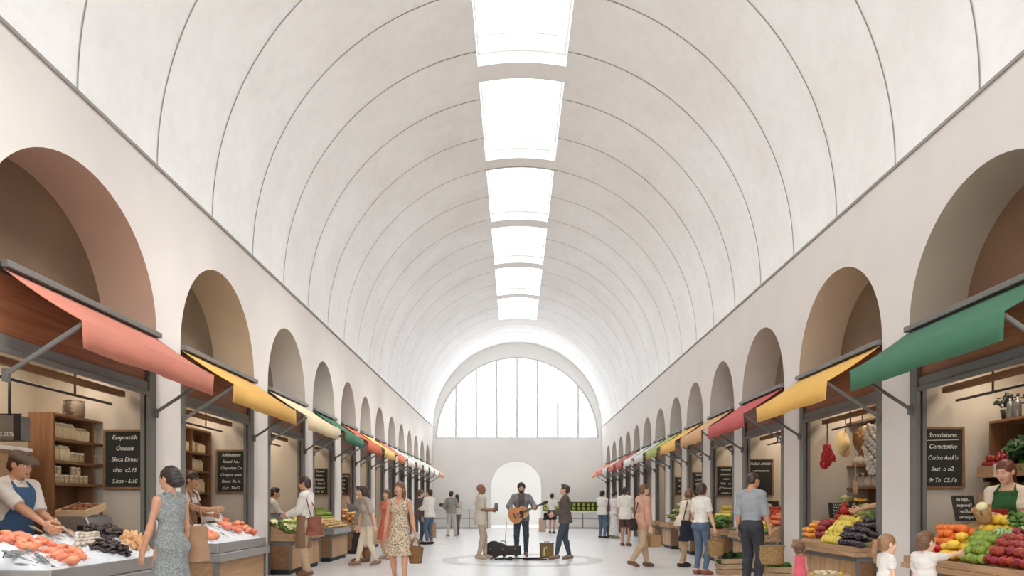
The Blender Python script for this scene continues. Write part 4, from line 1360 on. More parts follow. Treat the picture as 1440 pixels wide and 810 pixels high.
def price_sign(loc, lines, lab, w=.2, h=.3, lean=-18, rz=0, size=.05):
    root = empty('price_sign', loc, 0, lab, 'price sign'); root.rotation_euler = (R_(lean), 0, rz)
    b = MB(); b.box(-w / 2, w / 2, -.006, .006, 0, h); b.build('slate', M_chalkb, root)
    b = MB(); b.box(-w / 2 - .01, -w / 2, -.009, .009, 0, h + .01); b.box(w / 2, w / 2 + .01, -.009, .009, 0, h + .01); b.box(-w / 2, w / 2, -.009, .009, h, h + .01)
    b.build('frame', M_dsteel, root)
    M0 = Matrix.Translation((0, .002, h / 2))
    put_lines(root, lines, w, h, size, M0)
    return root
p = on_bed(R1, 1355, 752); p = Vector((4.84, 7.62, 1.0))
p.z = 1.1; price_sign(p, ['no copp...', 'aacpuoc)3', '| eor2loor', 'orreopiv'], 'leaning black price sign between oranges and the paper bag', w=.23, h=.27, lean=-14, rz=.12)
b = MB(); b.prism([(-.09, 0), (.09, 0), (.1, .2), (-.1, .2)], -.06, .06, 'y'); o = b.build('red_box', mat('deep_red_card', (150, 36, 30), .6), None, .006, loc=(4.93, 7.3, 1.03)); tag(o, 'red box between the price sign and the lemons', 'box')
# shelves behind
def rack(lab, z0, y0, y1, xf=5.37, tilt=.42, depth=.42, lip=.09):
    """tilted oak display rack on the back wall"""
    root = empty('display_rack', (xf, (y0 + y1) / 2, z0), 0, lab, 'rack'); h = (y1 - y0) / 2
    b = MB(); b.hexa([(0, -h, -.02), (depth, -h, -.02 + depth * tilt), (depth, h, -.02 + depth * tilt), (0, h, -.02), (0, -h, 0), (depth, -h, depth * tilt), (depth, h, depth * tilt), (0, h, 0)]); b.build('board', M_oakh, root)
    b = MB(); b.box(-.03, -.002, -h, h, -.08, .05); b.build('front_lip', M_oakh, root, .003)
    for k in (-1, 1):
        b = MB(); b.beam((.02, k * (h - .05), -.1), (depth, k * (h - .05), -.1), .03, .05); b.build('bracket', M_dsteel, root)
    return root
shelf_unit('walnut shelving behind the seller in the green apron', 5.50, 6.0, 6.2, 8.25, 2.24, (.5, .9))
rack('upper oak rack of apples and greens on the walnut shelving', 1.66, 6.3, 8.2, xf=5.36, depth=.44)
rack('lower oak rack of nuts and mixed fruit behind the seller', 1.36, 6.3, 8.2, xf=5.36, tilt=.3, depth=.4)
RU = Bed(6.4, 8.2, 5.37, 5.76, 1.68, .42)
RU.fill(rect(7.72, 8.2, 0, 1), 'red_apple', .085, 'small red apple on the upper rack behind the seller', 'apples on the upper rack', layers=2, sc=(.78, .9), lift=.4)
for k, (y, w, kd) in enumerate(((7.62, .15, 'chard'), (7.5, .25, 'chard'), (7.36, .2, 'dark_greens'), (7.2, .25, 'chard'), (7.05, .15, 'dark_greens'), (6.9, .2, 'chard'))):
    lab = ['big leafy green bunch next to the apples on the upper rack', 'tall chard bunch second from the apples', 'dark greens between chard bunches on the upper rack',
           'chard bunch above the seller head', 'dark greens beyond the seller head on the upper rack', 'last chard bunch at the edge of the upper rack'][k]
    put(kd, (5.38 + w, y, 1.72 + w * .42), (0, -.5, .5 * k), 1.0, lab, None, 'leafy greens')
for k, y in enumerate((7.6, 7.46)):
    c_ = put('cucumber', (5.42, y, 1.735), (0, R_(60), .9), 1.15, ['big green cucumber leaning on the upper rack', 'second green cucumber on the upper rack'][k])
RL = Bed(6.4, 8.2, 5.37, 5.76, 1.37, .3)
RL.fill(rect(7.85, 8.2, 0, 1), 'potato', .07, 'small tan nut-brown potato on the lower rack', 'potatoes on the lower rack', layers=1, sc=(.65, .8), lift=.45)
RL.fill(rect(7.65, 7.85, 0, 1), 'yellow_plum', .08, 'yellow plum on the lower rack', 'plums on the lower rack', sc=(.75, .9))
RL.fill(rect(7.3, 7.65, 0, 1), 'peach', .09, 'peach on the lower rack by the seller head', 'peaches on the lower rack', layers=2)
RL.fill(rect(6.5, 7.3, 0, 1), 'tomato', .1, 'tomato on the lower rack behind the seller', 'tomatoes on the lower rack')
for k, y in enumerate((7.83, 7.66)):
    b = MB(); b.box(-.012, 0, -.05, .05, -.09, .06); o = b.build('price_tag', M_paper, None, loc=(5.318, y, [1.67, 1.37][k])); o.rotation_euler = (0, 0, R_(0)); tag(o, ['small paper price tag on the upper rack lip', 'small paper price tag on the lower rack lip'][k], 'price tag')
M_bottle = mat('grey_bottle_glass', (120, 118, 114), .2, metal=.3)
for k, y in enumerate((7.98, 7.86)):
    b = MB(); b.lathe([(1e-4, 0), (.035, 0), (.037, .02), (.037, .15), (.03, .18), (.014, .2), (.013, .24), (1e-4, .242)], 14); o = b.build('bottle', M_bottle, None, loc=(5.56, y, 2.238))
    b = MB(); b.lathe([(.015, .235), (.016, .265), (1e-4, .266)], 10); b.build('cap', M_black, o); tag(o, ['grey bottle by the dark plant on the walnut shelving', 'second grey bottle on the walnut shelving'][k], 'bottle')
root = empty('potted_plant', (5.62, 8.1, 2.238), 0, 'dark bushy potted plant on top of the walnut shelving', 'plant')
b = MB(); b.lathe([(1e-4, 0), (.06, 0), (.08, .12), (.075, .12), (1e-4, .1)], 14); b.build('pot', M_dsteel, root)
b = MB(); rr = random.Random(2)
M_dark_leaf = mat('deep_dark_green', (44, 52, 38), .6, rand=.1)  # the potted plants' own dark green
for k in range(70):
    a, t = rr.uniform(0, 6.28), rr.uniform(.1, 1.3); r = rr.uniform(.06, .17)
    c_ = Vector((r * math.sin(t) * math.cos(a), r * math.sin(t) * math.sin(a), .14 + r * math.cos(t)))
    b.ball(c_, (.03, .018, .008), 6, M=Euler((rr.uniform(-1, 1), rr.uniform(-1, 1), a)).to_matrix(), n=4)
b.build('foliage', M_dark_leaf, root)
root = empty('potted_plant', (5.62, 7.7, 2.238), 0, 'smaller dark potted plant beside the bottles', 'plant')
b = MB(); b.lathe([(1e-4, 0), (.06, 0), (.075, .13), (.07, .13), (1e-4, .1)], 14); b.build('pot', M_dsteel, root)
b = MB()
for k in range(50):
    a, t = rr.uniform(0, 6.28), rr.uniform(.1, 1.3); r = rr.uniform(.05, .13)
    b.ball((r * math.sin(t) * math.cos(a), r * math.sin(t) * math.sin(a), .15 + r * math.cos(t)), (.03, .018, .008), 6, M=Euler((rr.uniform(-1, 1), rr.uniform(-1, 1), a)).to_matrix(), n=4)
b.build('foliage', M_dark_leaf, root)
price_sign((5.6, 7.38, 2.24), ['MENO', '2lo', 'Decamp', '1850g'], 'chalk sign standing on top of the walnut shelving', w=.3, h=.36, lean=-8, rz=.05, size=.075)

# ------------------------------------------------ right: vegetable stall (mustard awning)
wood_counter(9.3, 11.3, 4.47, 5.1, .72, 'oak vegetable counter with aubergines beside the toddler in pink', np_=4)
bed('display_board', 9.31, 11.28, 4.48, 5.18, .682, .72, M_oakh, n=(4, 3)); tagboard('sloping display board under the aubergines')
R2 = Bed(9.24, 11.3, 4.46, 5.22, .68, .72)
Z5 = (1100, 700, 7.36)
G = 'in the pile under the mustard yellow awning'
R2.fill(zpoly(R2, [(190, 440), (200, 350), (300, 270), (430, 265), (420, 330), (350, 380), (330, 440)], *Z5), 'mandarin', .088, 'orange mandarin ' + G, 'mandarins under the mustard awning', layers=2)
R2.fill(zpoly(R2, [(330, 450), (360, 380), (430, 310), (500, 300), (540, 340), (480, 400), (430, 470)], *Z5), 'pomegranate', .1, 'dark pink pomegranate ' + G, 'pomegranates under the mustard awning', layers=2)
R2.fill(zpoly(R2, [(430, 300), (430, 255), (530, 250), (600, 290), (540, 340), (490, 320)], *Z5), 'tomato', .1, 'orange-red tomato ' + G, 'tomatoes under the mustard awning', layers=2)
R2.fill(zpoly(R2, [(430, 480), (520, 380), (580, 300), (690, 270), (845, 265), (840, 335), (700, 400), (640, 430), (600, 500)], *Z5), 'pear', .1, 'yellow pear ' + G, 'pears under the mustard awning', layers=2, sc=(.9, 1.05))
R2.fill(zpoly(R2, [(600, 500), (650, 420), (780, 370), (940, 290), (1120, 280), (1160, 400), (1100, 500), (830, 560)], *Z5), 'aubergine', .105, 'dark purple aubergine ' + G, 'aubergines under the mustard awning', layers=2, lie=True, lift=.45, aim=.5)
R2.fill(zpoly(R2, [(560, 270), (610, 150), (740, 110), (745, 200), (690, 290)], *Z5), 'tomato', .12, 'big red tomato between the two price signs', 'big tomatoes between the signs', layers=2, sc=(1.2, 1.35))
for k, (x, y) in enumerate(((815, 215), (860, 170), (900, 215), (940, 195), (835, 245))):
    p = on_bed(R2, 1100 + x / 7.36, 700 + y / 7.36)
    put('cabbage', (p.x, p.y, p.z + .03), (.3, -.3, k), .85, ['pale cabbage beside the price sign, lowest of five', 'pale cabbage at the back of the cabbage heap', 'pale cabbage in the middle of the cabbage heap', 'pale cabbage next to the cucumbers', 'small pale cabbage above the yellow pears'][k])
for k, (x, y) in enumerate(((870, 300), (930, 270), (990, 235), (1010, 205), (1040, 180), (1050, 250), (960, 300))):
    p = on_bed(R2, 1100 + x / 7.36, 700 + y / 7.36)
    put('cucumber', (p.x, p.y, p.z + .05 + .02 * (k % 2)), (0, R_(62), R_(65)), 1.2, 'long dark green cucumber above the aubergines', 'cucumbers above the aubergines')
price_sign((4.98, 10.97, 1.06), ['v.t.r.x', 'sleab.a', 'laed o', 'to l oC', '2. e. v'], 'tilted black price sign above the mandarins', w=.22, h=.24, lean=-16, rz=-.1)
price_sign((5.0, 10.42, 1.08), ['c.b', 'o 1r', 'o l.', 'w.o'], 'tilted black price sign between tomatoes and cabbages', w=.14, h=.24, lean=-16, rz=.25)
put('cabbage', (5.2, 11.2, 1.3), (0, 0, 0), .8, 'green round cabbage at the back behind the price sign')
b = MB(); b.lathe([(1e-4, 0), (.1, 0), (.16, .05), (.17, .055), (.15, .05), (.09, .015), (1e-4, .012)], 20, sy=1.2); o = b.build('wooden_bowl', M_lightwood, None, loc=(5.36, 11.05, 1.28)); tag(o, 'shallow wooden bowl of yellow squash at the back', 'bowl')
b = MB(); b.box(5.19, 5.55, 10.75, 11.35, 0, 1.275); o = b.build('bowl_stand', M_walnut, None, .004); tag(o, 'dark wooden stand carrying the shallow bowl', 'stand')
for k in range(3):
    put('yellow_squash', (5.34, 10.97 + k * .08, 1.35 + .01 * k), (0, R_(85), R_(20 + 25 * k)), .95, ['yellow squash in the shallow bowl, first of three', 'middle yellow squash in the shallow bowl', 'yellow squash at the far side of the shallow bowl'][k])
shelf_unit('walnut shelf of white flour sacks behind the hanging goods', 5.5, 5.85, 9.9, 11.85, 2.62, (1.1, 1.55, 1.91), divs=(10.55,))
row('flour_sack', [11.75, 11.58, 11.4, 11.2, 11.0, 10.8, 10.63], 5.66, 1.911, 'white flour sack on the upper shelf behind the hanging goods', 'sacks on the upper shelf', 'sack', sc=1.05)
row('flour_sack', [11.72, 11.55, 11.32, 11.1, 10.9, 10.72], 5.66, 1.551, 'white flour sack on the lower shelf behind the hanging goods', 'sacks on the lower shelf', 'sack', sc=1.2)
row('flour_sack', [10.42, 10.25, 10.06], 5.66, 1.551, 'white sack in the narrow bay of the flour shelf', 'sacks in the narrow bay', 'sack', sc=1.1)

# hanging goods on the rail of the vegetable stall
def ell_mesh(b, c, r, rot=(0, 0, 0), seg=14, mi=0): b.ball(c, r, seg, mi, Euler(rot).to_matrix(), 10)
M_mitt = mat('red_dotted_cloth', (236, 220, 208), .85, rgb2=(168, 40, 44), tex='voronoi', scale=26, sharp=(.14, .19))
M_ham = mat('golden_crackled_rind', (196, 148, 78), .5, rgb2=(120, 78, 34), tex='voronoi', scale=22, sharp=(.1, .5), bump=.5, bscale=50)
M_hat = mat('pale_straw', (226, 200, 142), .7, var=.06, scale=40)
M_garlic = mat('garlic_white', (216, 208, 196), .7, rgb2=(184, 172, 160), scale=20, bump=.3)
M_cord = mat('dark_cord', (52, 36, 30), .8)
def hang(name, px, py_top, Y, lab, cat, drop):
    p = at(px, py_top, Y)
    root = empty(name, p, 0, lab, cat)
    b = MB(); b.tube([(0, 0, 0), (.006, 0, -drop / 2), (0, 0, -drop)], .008, 6); b.build('cord', M_cord, root)
    return root
r = hang('oven_mitt', 1163, 592, 11.3, 'red and white dotted oven mitt hanging by a dark cord', 'oven mitt', .36)
b = MB(); ell_mesh(b, (0, 0, -.58), (.1, .045, .17), (0, .15, 0)); ell_mesh(b, (.085, 0, -.56), (.04, .035, .1), (0, -.5, 0)); ell_mesh(b, (.0, 0, -.44), (.07, .045, .08)); ell_mesh(b, (-.04, 0, -.68), (.08, .045, .09))
b.build('mitt', M_mitt, r)
b = MB(); b.lathe([(.06, -.42), (.068, -.41), (.068, -.385), (.055, -.38)], 14, sy=.6); b.build('cuff', M_mitt, r)
b = MB(); b.ball((0, 0, -.19), .014, 8); b.build('bead', M_steel, r)
r = hang('straw_hat', 1189, 590, 11.0, 'pale half-round straw hat hanging edge-on from the rail', 'hat', .2)
b = MB(); b.lathe([(1e-4, .06), (.09, .055), (.11, .0), (.2, -.01), (.21, -.002), (.2, .003), (.11, .012), (1e-4, .072)], 28, M=Matrix.Translation((-.03, 0, -.38)) @ Euler((R_(84), 0, R_(36))).to_matrix().to_4x4()); b.build('brim', M_hat, r)
r = hang('ham', 1212, 580, 10.7, 'golden crackled ham hanging by a dark strap', 'ham', .28)
b = MB(); b.lathe([(1e-4, -.5), (.03, -.49), (.09, -.42), (.15, -.3), (.165, -.2), (.14, -.1), (.08, -.03), (.035, -.01), (1e-4, 0)], 22, sy=.55, M=Matrix.Translation((-.02, 0, -.22)) @ Euler((0, R_(-12), 0)).to_matrix().to_4x4(), wob=lambda t, v: 1 + .05 * math.sin(3 * t + 7 * v)); b.build('meat', M_ham, r)
b = MB(); b.tube([(.0, 0, -.24), (.12, 0, -.2), (.26, 0, -.19)], [.03, .018, .022], 8); b.build('bone', M_hat, r)
r = hang('garlic_bundle', 1229, 588, 10.3, 'big white knobbly garlic bundle hanging beside the pier', 'garlic', .1)
b = MB(); rr = random.Random(8)
for k in range(110):
    z = -.1 - .7 * (k / 110); w = .14 * math.sin(PI * min(1, .12 + .85 * k / 110)) ** .6
    a = k * 2.4
    b.ball((w * math.cos(a) * rr.uniform(.7, 1), w * .7 * math.sin(a), z), (.035, .035, .04), 8, n=6)
b.build('bulbs', M_garlic, r)
r = hang('wooden_paddle', 1203, 650, 10.85, 'long thin wooden paddle hanging below the golden ham', 'paddle', .02)
b = MB(); b.tube([(0, 0, 0), (0, 0, -.3)], .008, 6); b.prism([(-.03, -.3), (.03, -.3), (.035, -.42), (.02, -.48), (-.02, -.48), (-.035, -.42)], -.006, .006, 'y'); b.build('blade', M_lightwood, r)

# ------------------------------------------------ right: further stalls
wood_counter(12.62, 14.48, 4.42, 5.1, .74, 'oak tomato counter behind the man in the grey-blue shirt', np_=4)
bed('display_board', 12.63, 14.47, 4.43, 5.1, .70, .6, M_oakh, n=(4, 3)); tagboard('sloping display board under the tomatoes of the third right stall')
R3 = Bed(12.62, 14.48, 4.42, 5.1, .72, .6)
G = 'under the rose red awning'
R3.fill(rect(13.2, 14.5, .35, 1), 'tomato', .1, 'red tomato on the counter ' + G, 'tomatoes under the rose red awning', layers=2)
R3.fill(rect(12.9, 14.5, .12, .35), 'yellow_plum', .1, 'yellow plum on the counter ' + G, 'plums under the rose red awning', layers=2)
R3.fill(rect(12.3, 13.2, .35, 1), 'peach', .1, 'peach on the counter ' + G, 'peaches under the rose red awning', layers=2)
R3.fill(rect(12.3, 14.5, 0, .12), 'cucumber', .09, 'cucumber along the front of the counter ' + G, 'cucumbers under the rose red awning', lie=True, aim=0)
root = empty('pendant_lamp', (5.25, 13.6, 2.95), 0, 'pale cylinder pendant lamp in the third stall on the right', 'lamp')
b = MB(); b.tube([(0, 0, 0), (0, 0, -.5)], .006, 6); b.build('cord', M_cord, root)
b = MB(); b.lathe([(.14, -.9), (.14, -.52), (.13, -.5), (1e-4, -.5)], 20); b.build('lamp_shade', mat('linen_shade', (206, 196, 178), .8), root)
r = empty('onion_string', (5.1, 13.2, 2.5), 0, 'string of orange onions hanging in the third stall on the right', 'onions')
b = MB(); b.tube([(0, 0, 0), (0, 0, -.35)], .008, 6); b.build('cord', M_cord, r)
for k in range(9):
    b = MB(); b.lathe([(1e-4, -.05), (.04, -.04), (.052, 0), (.035, .035), (.01, .055), (1e-4, .07)], 12, M=Matrix.Translation((.05 * math.cos(k * 2.2), .05 * math.sin(k * 2.2), -.3 - .06 * k)) @ Euler((.5 * math.cos(k), .5, 0)).to_matrix().to_4x4()); b.build('onion', M_peach, r)
price_sign((5.02, 13.9, 1.12), ['lo', 'o.x'], 'dark price sign beside the bent seller', w=.3, h=.22, lean=-20)
wood_counter(15.45, 16.95, 4.42, 5.1, .74, 'oak counter of lettuces under the tan awning', np_=4)
bed('display_board', 15.46, 16.94, 4.43, 5.1, .70, .6, M_oakh, n=(4, 3)); tagboard('sloping display board under the lettuces of the fourth right stall')
R4 = Bed(15.45, 16.95, 4.42, 5.1, .72, .6)
G = 'on the counter under the tan awning'
R4.fill(rect(15, 17, 0, .55), 'lettuce', .19, 'green lettuce ' + G, 'lettuces under the tan awning', lift=.1)
R4.fill(rect(15.9, 17, .55, 1), 'yellow_plum', .13, 'yellow squash ball ' + G, 'yellow squashes under the tan awning', sc=(1.3, 1.5), layers=2)
R4.fill(rect(15, 15.9, .55, 1), 'cauliflower', .17, 'cream cauliflower ' + G, 'cauliflowers under the tan awning', lift=.15)
wood_counter(17.95, 19.27, 4.42, 5.1, .74, 'plain oak counter under the amber awning behind the navy tote', np_=4)
R5 = Bed(17.95, 19.27, 4.42, 5.1, .74, .35)
R5.fill(rect(17.5, 19.5, .1, .8), 'mushroom', .11, 'pale mushroom on the counter under the amber awning', 'mushrooms under the amber awning', lift=.05)
wood_counter(20.2, 21.4, 4.42, 5.1, .74, 'oak counter under the olive green awning behind the salmon cardigan', np_=3)
bed('display_board', 20.21, 21.39, 4.6, 5.3, .74, 1.1, M_oakh, n=(4, 3)); tagboard('steep display board under the olive green awning')
R6 = Bed(20.2, 21.4, 4.55, 5.3, .76, 1.1)
R6.fill(rect(19.9, 21.6, 0, .5), 'cauliflower', .17, 'cream cauliflower on the counter under the olive green awning', 'cauliflowers under the olive awning', lift=.2)
R6.fill(rect(19.9, 21.6, .5, 1), 'yellow_mango', .13, 'yellow mango at the back under the olive green awning', 'mangoes under the olive awning', layers=1, cat='mango')
wood_counter(22.4, 23.65, 4.42, 5.0, .74, 'pale oak counter in the seventh stall on the right', np_=3)

# ------------------------------------------------ crates on the floor
def crate(loc, rz, lab, w=.46, d=.34, h=.3):
    root = empty('crate', loc, rz, lab, 'crate', None)
    for k in range(4):
        a = k * PI / 2; L_ = (w if k % 2 == 0 else d) / 2; off = (d if k % 2 == 0 else w) / 2
        b = MB(); M = Matrix.Rotation(a, 4, 'Z')
        for r in range(3):
            z0 = .01 + r * h / 3; o0, o1 = off * (.86 + .14 * r / 3), off * (.86 + .14 * (r + .85) / 3); l0, l1 = L_ * (.88 + .12 * r / 3), L_ * (.88 + .12 * (r + .85) / 3)
            z1 = z0 + h / 3 * .86
            b.hexa([M @ Vector(v) for v in [(-l0, -o0, z0), (l0, -o0, z0), (l0, -o0 + .014, z0), (-l0, -o0 + .014, z0), (-l1, -o1, z1), (l1, -o1, z1), (l1, -o1 + .014, z1), (-l1, -o1 + .014, z1)]])
        b.build('side', M_crate, root)
    b = MB(); b.box(-w * .42, w * .42, -d * .42, d * .42, .0, .015); b.build('base', M_crate, root)
    b = MB(); b.box(-w * .45, w * .45, -d * .45, d * .45, h * .55, h * .6); b.build('lining', M_paper, root)
    return root
crate((3.92, 12.95, 0), .25, 'slatted crate of dark greens on the floor by the woman in jeans')
for k, (dx, dy) in enumerate(((-.1, -.05), (.08, .02), (.0, .08), (.14, -.08), (-.02, -.09))):
    put('dark_greens', (3.92 + dx, 12.95 + dy, .21 + .02 * k), (.2 * k, -.2, k), .85, 'dark green leafy head in the crate by the woman in jeans', 'greens in the floor crate', 'leafy greens')
crate((4.12, 11.25, 0), -.1, 'slatted crate of green leaves behind the straw basket', h=.3)
for k, (dx, dy) in enumerate(((-.1, -.05), (.08, .02), (.0, .08), (.12, -.08), (-.02, -.09))):
    put('lettuce', (4.12 + dx, 11.25 + dy, .2 + .02 * k), (.2 * k, -.2, k), .8, 'green lettuce in the crate behind the straw basket', 'lettuces in the floor crate', 'lettuce')
crate((4.18, 9.55, 0), .05, 'low crate of mushrooms and squash beside the toddler', h=.36, w=.5)
for k, (dx, dy) in enumerate(((-.15, -.05), (-.05, .02), (.06, .06), (.12, -.04), (.0, -.1), (.17, .06), (-.1, .08), (-.18, .05))):
    put('mushroom' if k < 5 else 'yellow_squash', (4.18 + dx, 9.55 + dy, .29 if k < 5 else .35), (.3 * k, .3, k) if k < 5 else (0, R_(80), k), 1.3 if k < 5 else 1,
        'large cream mushroom in the crate by the toddler' if k < 5 else 'yellow squash in the crate by the toddler', 'mushrooms in the low crate' if k < 5 else 'squash in the low crate')

# ------------------------------------------------ far end counters, kraft bags
M_counterw = mat('white_counter', (228, 224, 219), .5)
M_legdark = mat('thin_dark_frame', (120, 118, 116), .5)
def far_counter(x0, x1, lab, zt=1.14):
    Y = 37.6
    root = empty('long_table', ((x0 + x1) / 2, Y, 0), 0, lab, 'table'); h = (x1 - x0) / 2
    b = MB(); b.box(-h, h, -.4, .4, zt - .14, zt); b.build('table_top', M_counterw, root, .01)
    b = MB(); b.box(-h, h, -.34, -.3, .04, zt - .14); b.build('front_panel', M_counterw, root)
    b = MB(); b.box(-h, h, -.37, -.345, .52, .56); b.box(-h, h, -.37, -.345, 0, .06)
    b.build('rail', M_legdark, root)
    n = int((x1 - x0) / .8)
    for k in range(n + 1):
        x = -h + .02 + k * (2 * h - .04) / n
        b = MB(); b.box(x - .02, x + .02, -.372, -.343, .06, zt - .14); b.build('leg', M_legdark, root)
    return root
far_counter(-4.3, -1.42, 'long white table by the end wall, left of the doorway'.replace('left of', 'beside the standing couple near'))
far_counter(1.6, 4.55, 'long white table by the end wall under the green jars', .92)
root = empty('jar_rack', (3.0, 37.55, .921), 0, 'olive green rack of jars on the white table at the end wall', 'rack')
M_oliv = mat('olive_green_paint', (120, 128, 50), .6); M_jarg = mat('pale_green_jar', (196, 206, 120), .35, var=.1, scale=8)
b = MB(); b.box(-1.5, 1.5, -.2, .2, 0, .06); b.box(-1.5, 1.5, .17, .2, .06, .46); b.box(-1.5, 1.5, -.2, .2, .45, .48); b.box(-1.5, 1.5, -.2, .17, .24, .26); b.build('shelf_frame', M_oliv, root)
for k in range(12):
    for r_ in range(2):
        x = -1.38 + k * .25
        b = MB(); b.lathe([(1e-4, 0), (.08, 0), (.085, .03), (.085, .12), (.06, .155), (1e-4, .155)], 12)
        o = b.build('jar', M_jarg, None, loc=(3.0 + x, 37.5, 0.982 + r_ * .2)) if (k, r_) == (0, 0) else None
        if o is None:
            o = jar0.copy(); COL.objects.link(o); o.location = (3.0 + x, 37.5, 0.982 + r_ * .2)
        else: jar0 = o
        tag(o, 'pale green jar in the olive rack at the end wall', 'jar', 'jars in the olive rack')
# small odds on the left far table
for k, (x, m_) in enumerate(((-3.9, M_dsteel), (-3.75, M_steel), (-3.6, M_dsteel), (-3.48, M_walnut))):
    b = MB(); b.lathe([(1e-4, 0), (.06, 0), (.085, .04), (.09, .1), (.06, .17), (.03, .2), (1e-4, .2)], 12); o = b.build('pot', m_, None, loc=(x, 37.5, 1.141))
    tag(o, ['small dark pot on the far white table, first of four', 'grey pot on the far white table', 'dark pot third on the far white table', 'brown pot last on the far white table'][k], 'pot')
M_kraft = mat('kraft_paper', (178, 140, 98), .8, var=.06, scale=6)
def kraft(loc, w, d, h, lab, m=None, handles=True, rz=0.0):
    root = empty('paper_bag', loc, rz, lab, 'paper bag')
    b = MB(); t = .004
    b.hexa([(-w, -d, 0), (w, -d, 0), (w, d, 0), (-w, d, 0), (-w * .97, -d * .8, h), (w * .97, -d * .8, h), (w * .97, d * .8, h), (-w * .97, d * .8, h)]); b.build('body', m or M_kraft, root, .006)
    if handles:
        for s in (-1, 1):
            b = MB(); b.tube([(-w * .4, s * d * .8, h - .01), (-w * .35, s * d * .6, h + .09), (0, s * d * .5, h + .12), (w * .35, s * d * .6, h + .09), (w * .4, s * d * .8, h - .01)], .006, 6); b.build('handle', M_kraft, root)
    return root
kraft((-3.2, 27.3, 0), .17, .12, .58, 'tall kraft paper bag on the floor behind the man in the white shirt', handles=False)
kraft((1.27, 33.0, 0), .16, .12, .62, 'tall pinkish paper bag on the floor by the woman in black shorts', mat('pinkish_paper', (196, 168, 146), .8), False)
root = empty('planter', (-3.33, 15.9, 0), 0, 'brown bucket on the floor behind the woman in the grey sweater', 'bucket')
b = MB(); b.lathe([(1e-4, 0), (.1, 0), (.13, .3), (.12, .3), (1e-4, .05)], 18); b.build('body', M_walnut, root)
b = MB(); b.lathe([(.128, .28), (.14, .29), (.14, .31), (.125, .315)], 18); b.build('rim', M_walnutv, root)
root.name = 'bucket'

# ------------------------------------------------ warm fill lights added inside the stalls, no fixtures
for sx, bays, Xf in ((-1, BL, XL), (1, BR, XR)):
    for i in range(0, 7):
        y0, y1, t = bays[i]
        area('stall_fill_light', (Xf + sx * .72, (y0 + y1) / 2, 2.9), (0, R_(-12 * sx), 0), .5, y1 - y0 - .4, power=STALL_W[i] if True else 0, color=(1, .86, .7))
# ================================================================== PEOPLE: implicit surfaces turned into one mesh
def V3(*a): return np.array(a, float)

def rc(p0, r0, p1, r1, flat=0, k=None):
    """tapered limb; flat: 1 cuts the p1 end flat, 2 both ends"""
    return dict(t='rc', p0=np.array(p0, float), r0=r0, p1=np.array(p1, float), r1=r1, flat=flat, k=k)

def el(c, r, M=None, k=None):
    """ellipsoid; M is a 4x4 numpy matrix local->model"""
    return dict(t='el', c=np.array(c, float), r=np.array(r, float), M=M, k=k)

def ec(z0, z1, ra, rb, M=None, c=(0, 0), k=None, pleat=0):
    """elliptical cone between z0 and z1, radii ra=(x,y) at z0 and rb at z1"""
    return dict(t='ec', z0=z0, z1=z1, ra=ra, rb=rb, M=M, c=c, k=k, pleat=pleat)

def cut(n, d, k=None):
    """keep where n.p < d"""
    return dict(t='pl', n=np.array(n, float), d=d)

def bounds(p):
    if p['t'] == 'rc':
        a = np.minimum(p['p0'] - p['r0'], p['p1'] - p['r1']); b = np.maximum(p['p0'] + p['r0'], p['p1'] + p['r1'])
        return a, b
    if p['t'] == 'el':
        lo, hi = p['c'] - p['r'], p['c'] + p['r']
    else:
        rx, ry = max(p['ra'][0], p['rb'][0]), max(p['ra'][1], p['rb'][1])
        lo = V3(p['c'][0] - rx, p['c'][1] - ry, p['z0']); hi = V3(p['c'][0] + rx, p['c'][1] + ry, p['z1'])
    if p.get('M') is not None:
        C_ = np.array([[x, y, z, 1] for x in (lo[0], hi[0]) for y in (lo[1], hi[1]) for z in (lo[2], hi[2])]) @ p['M'].T
        lo, hi = C_[:, :3].min(0), C_[:, :3].max(0)
    return lo, hi

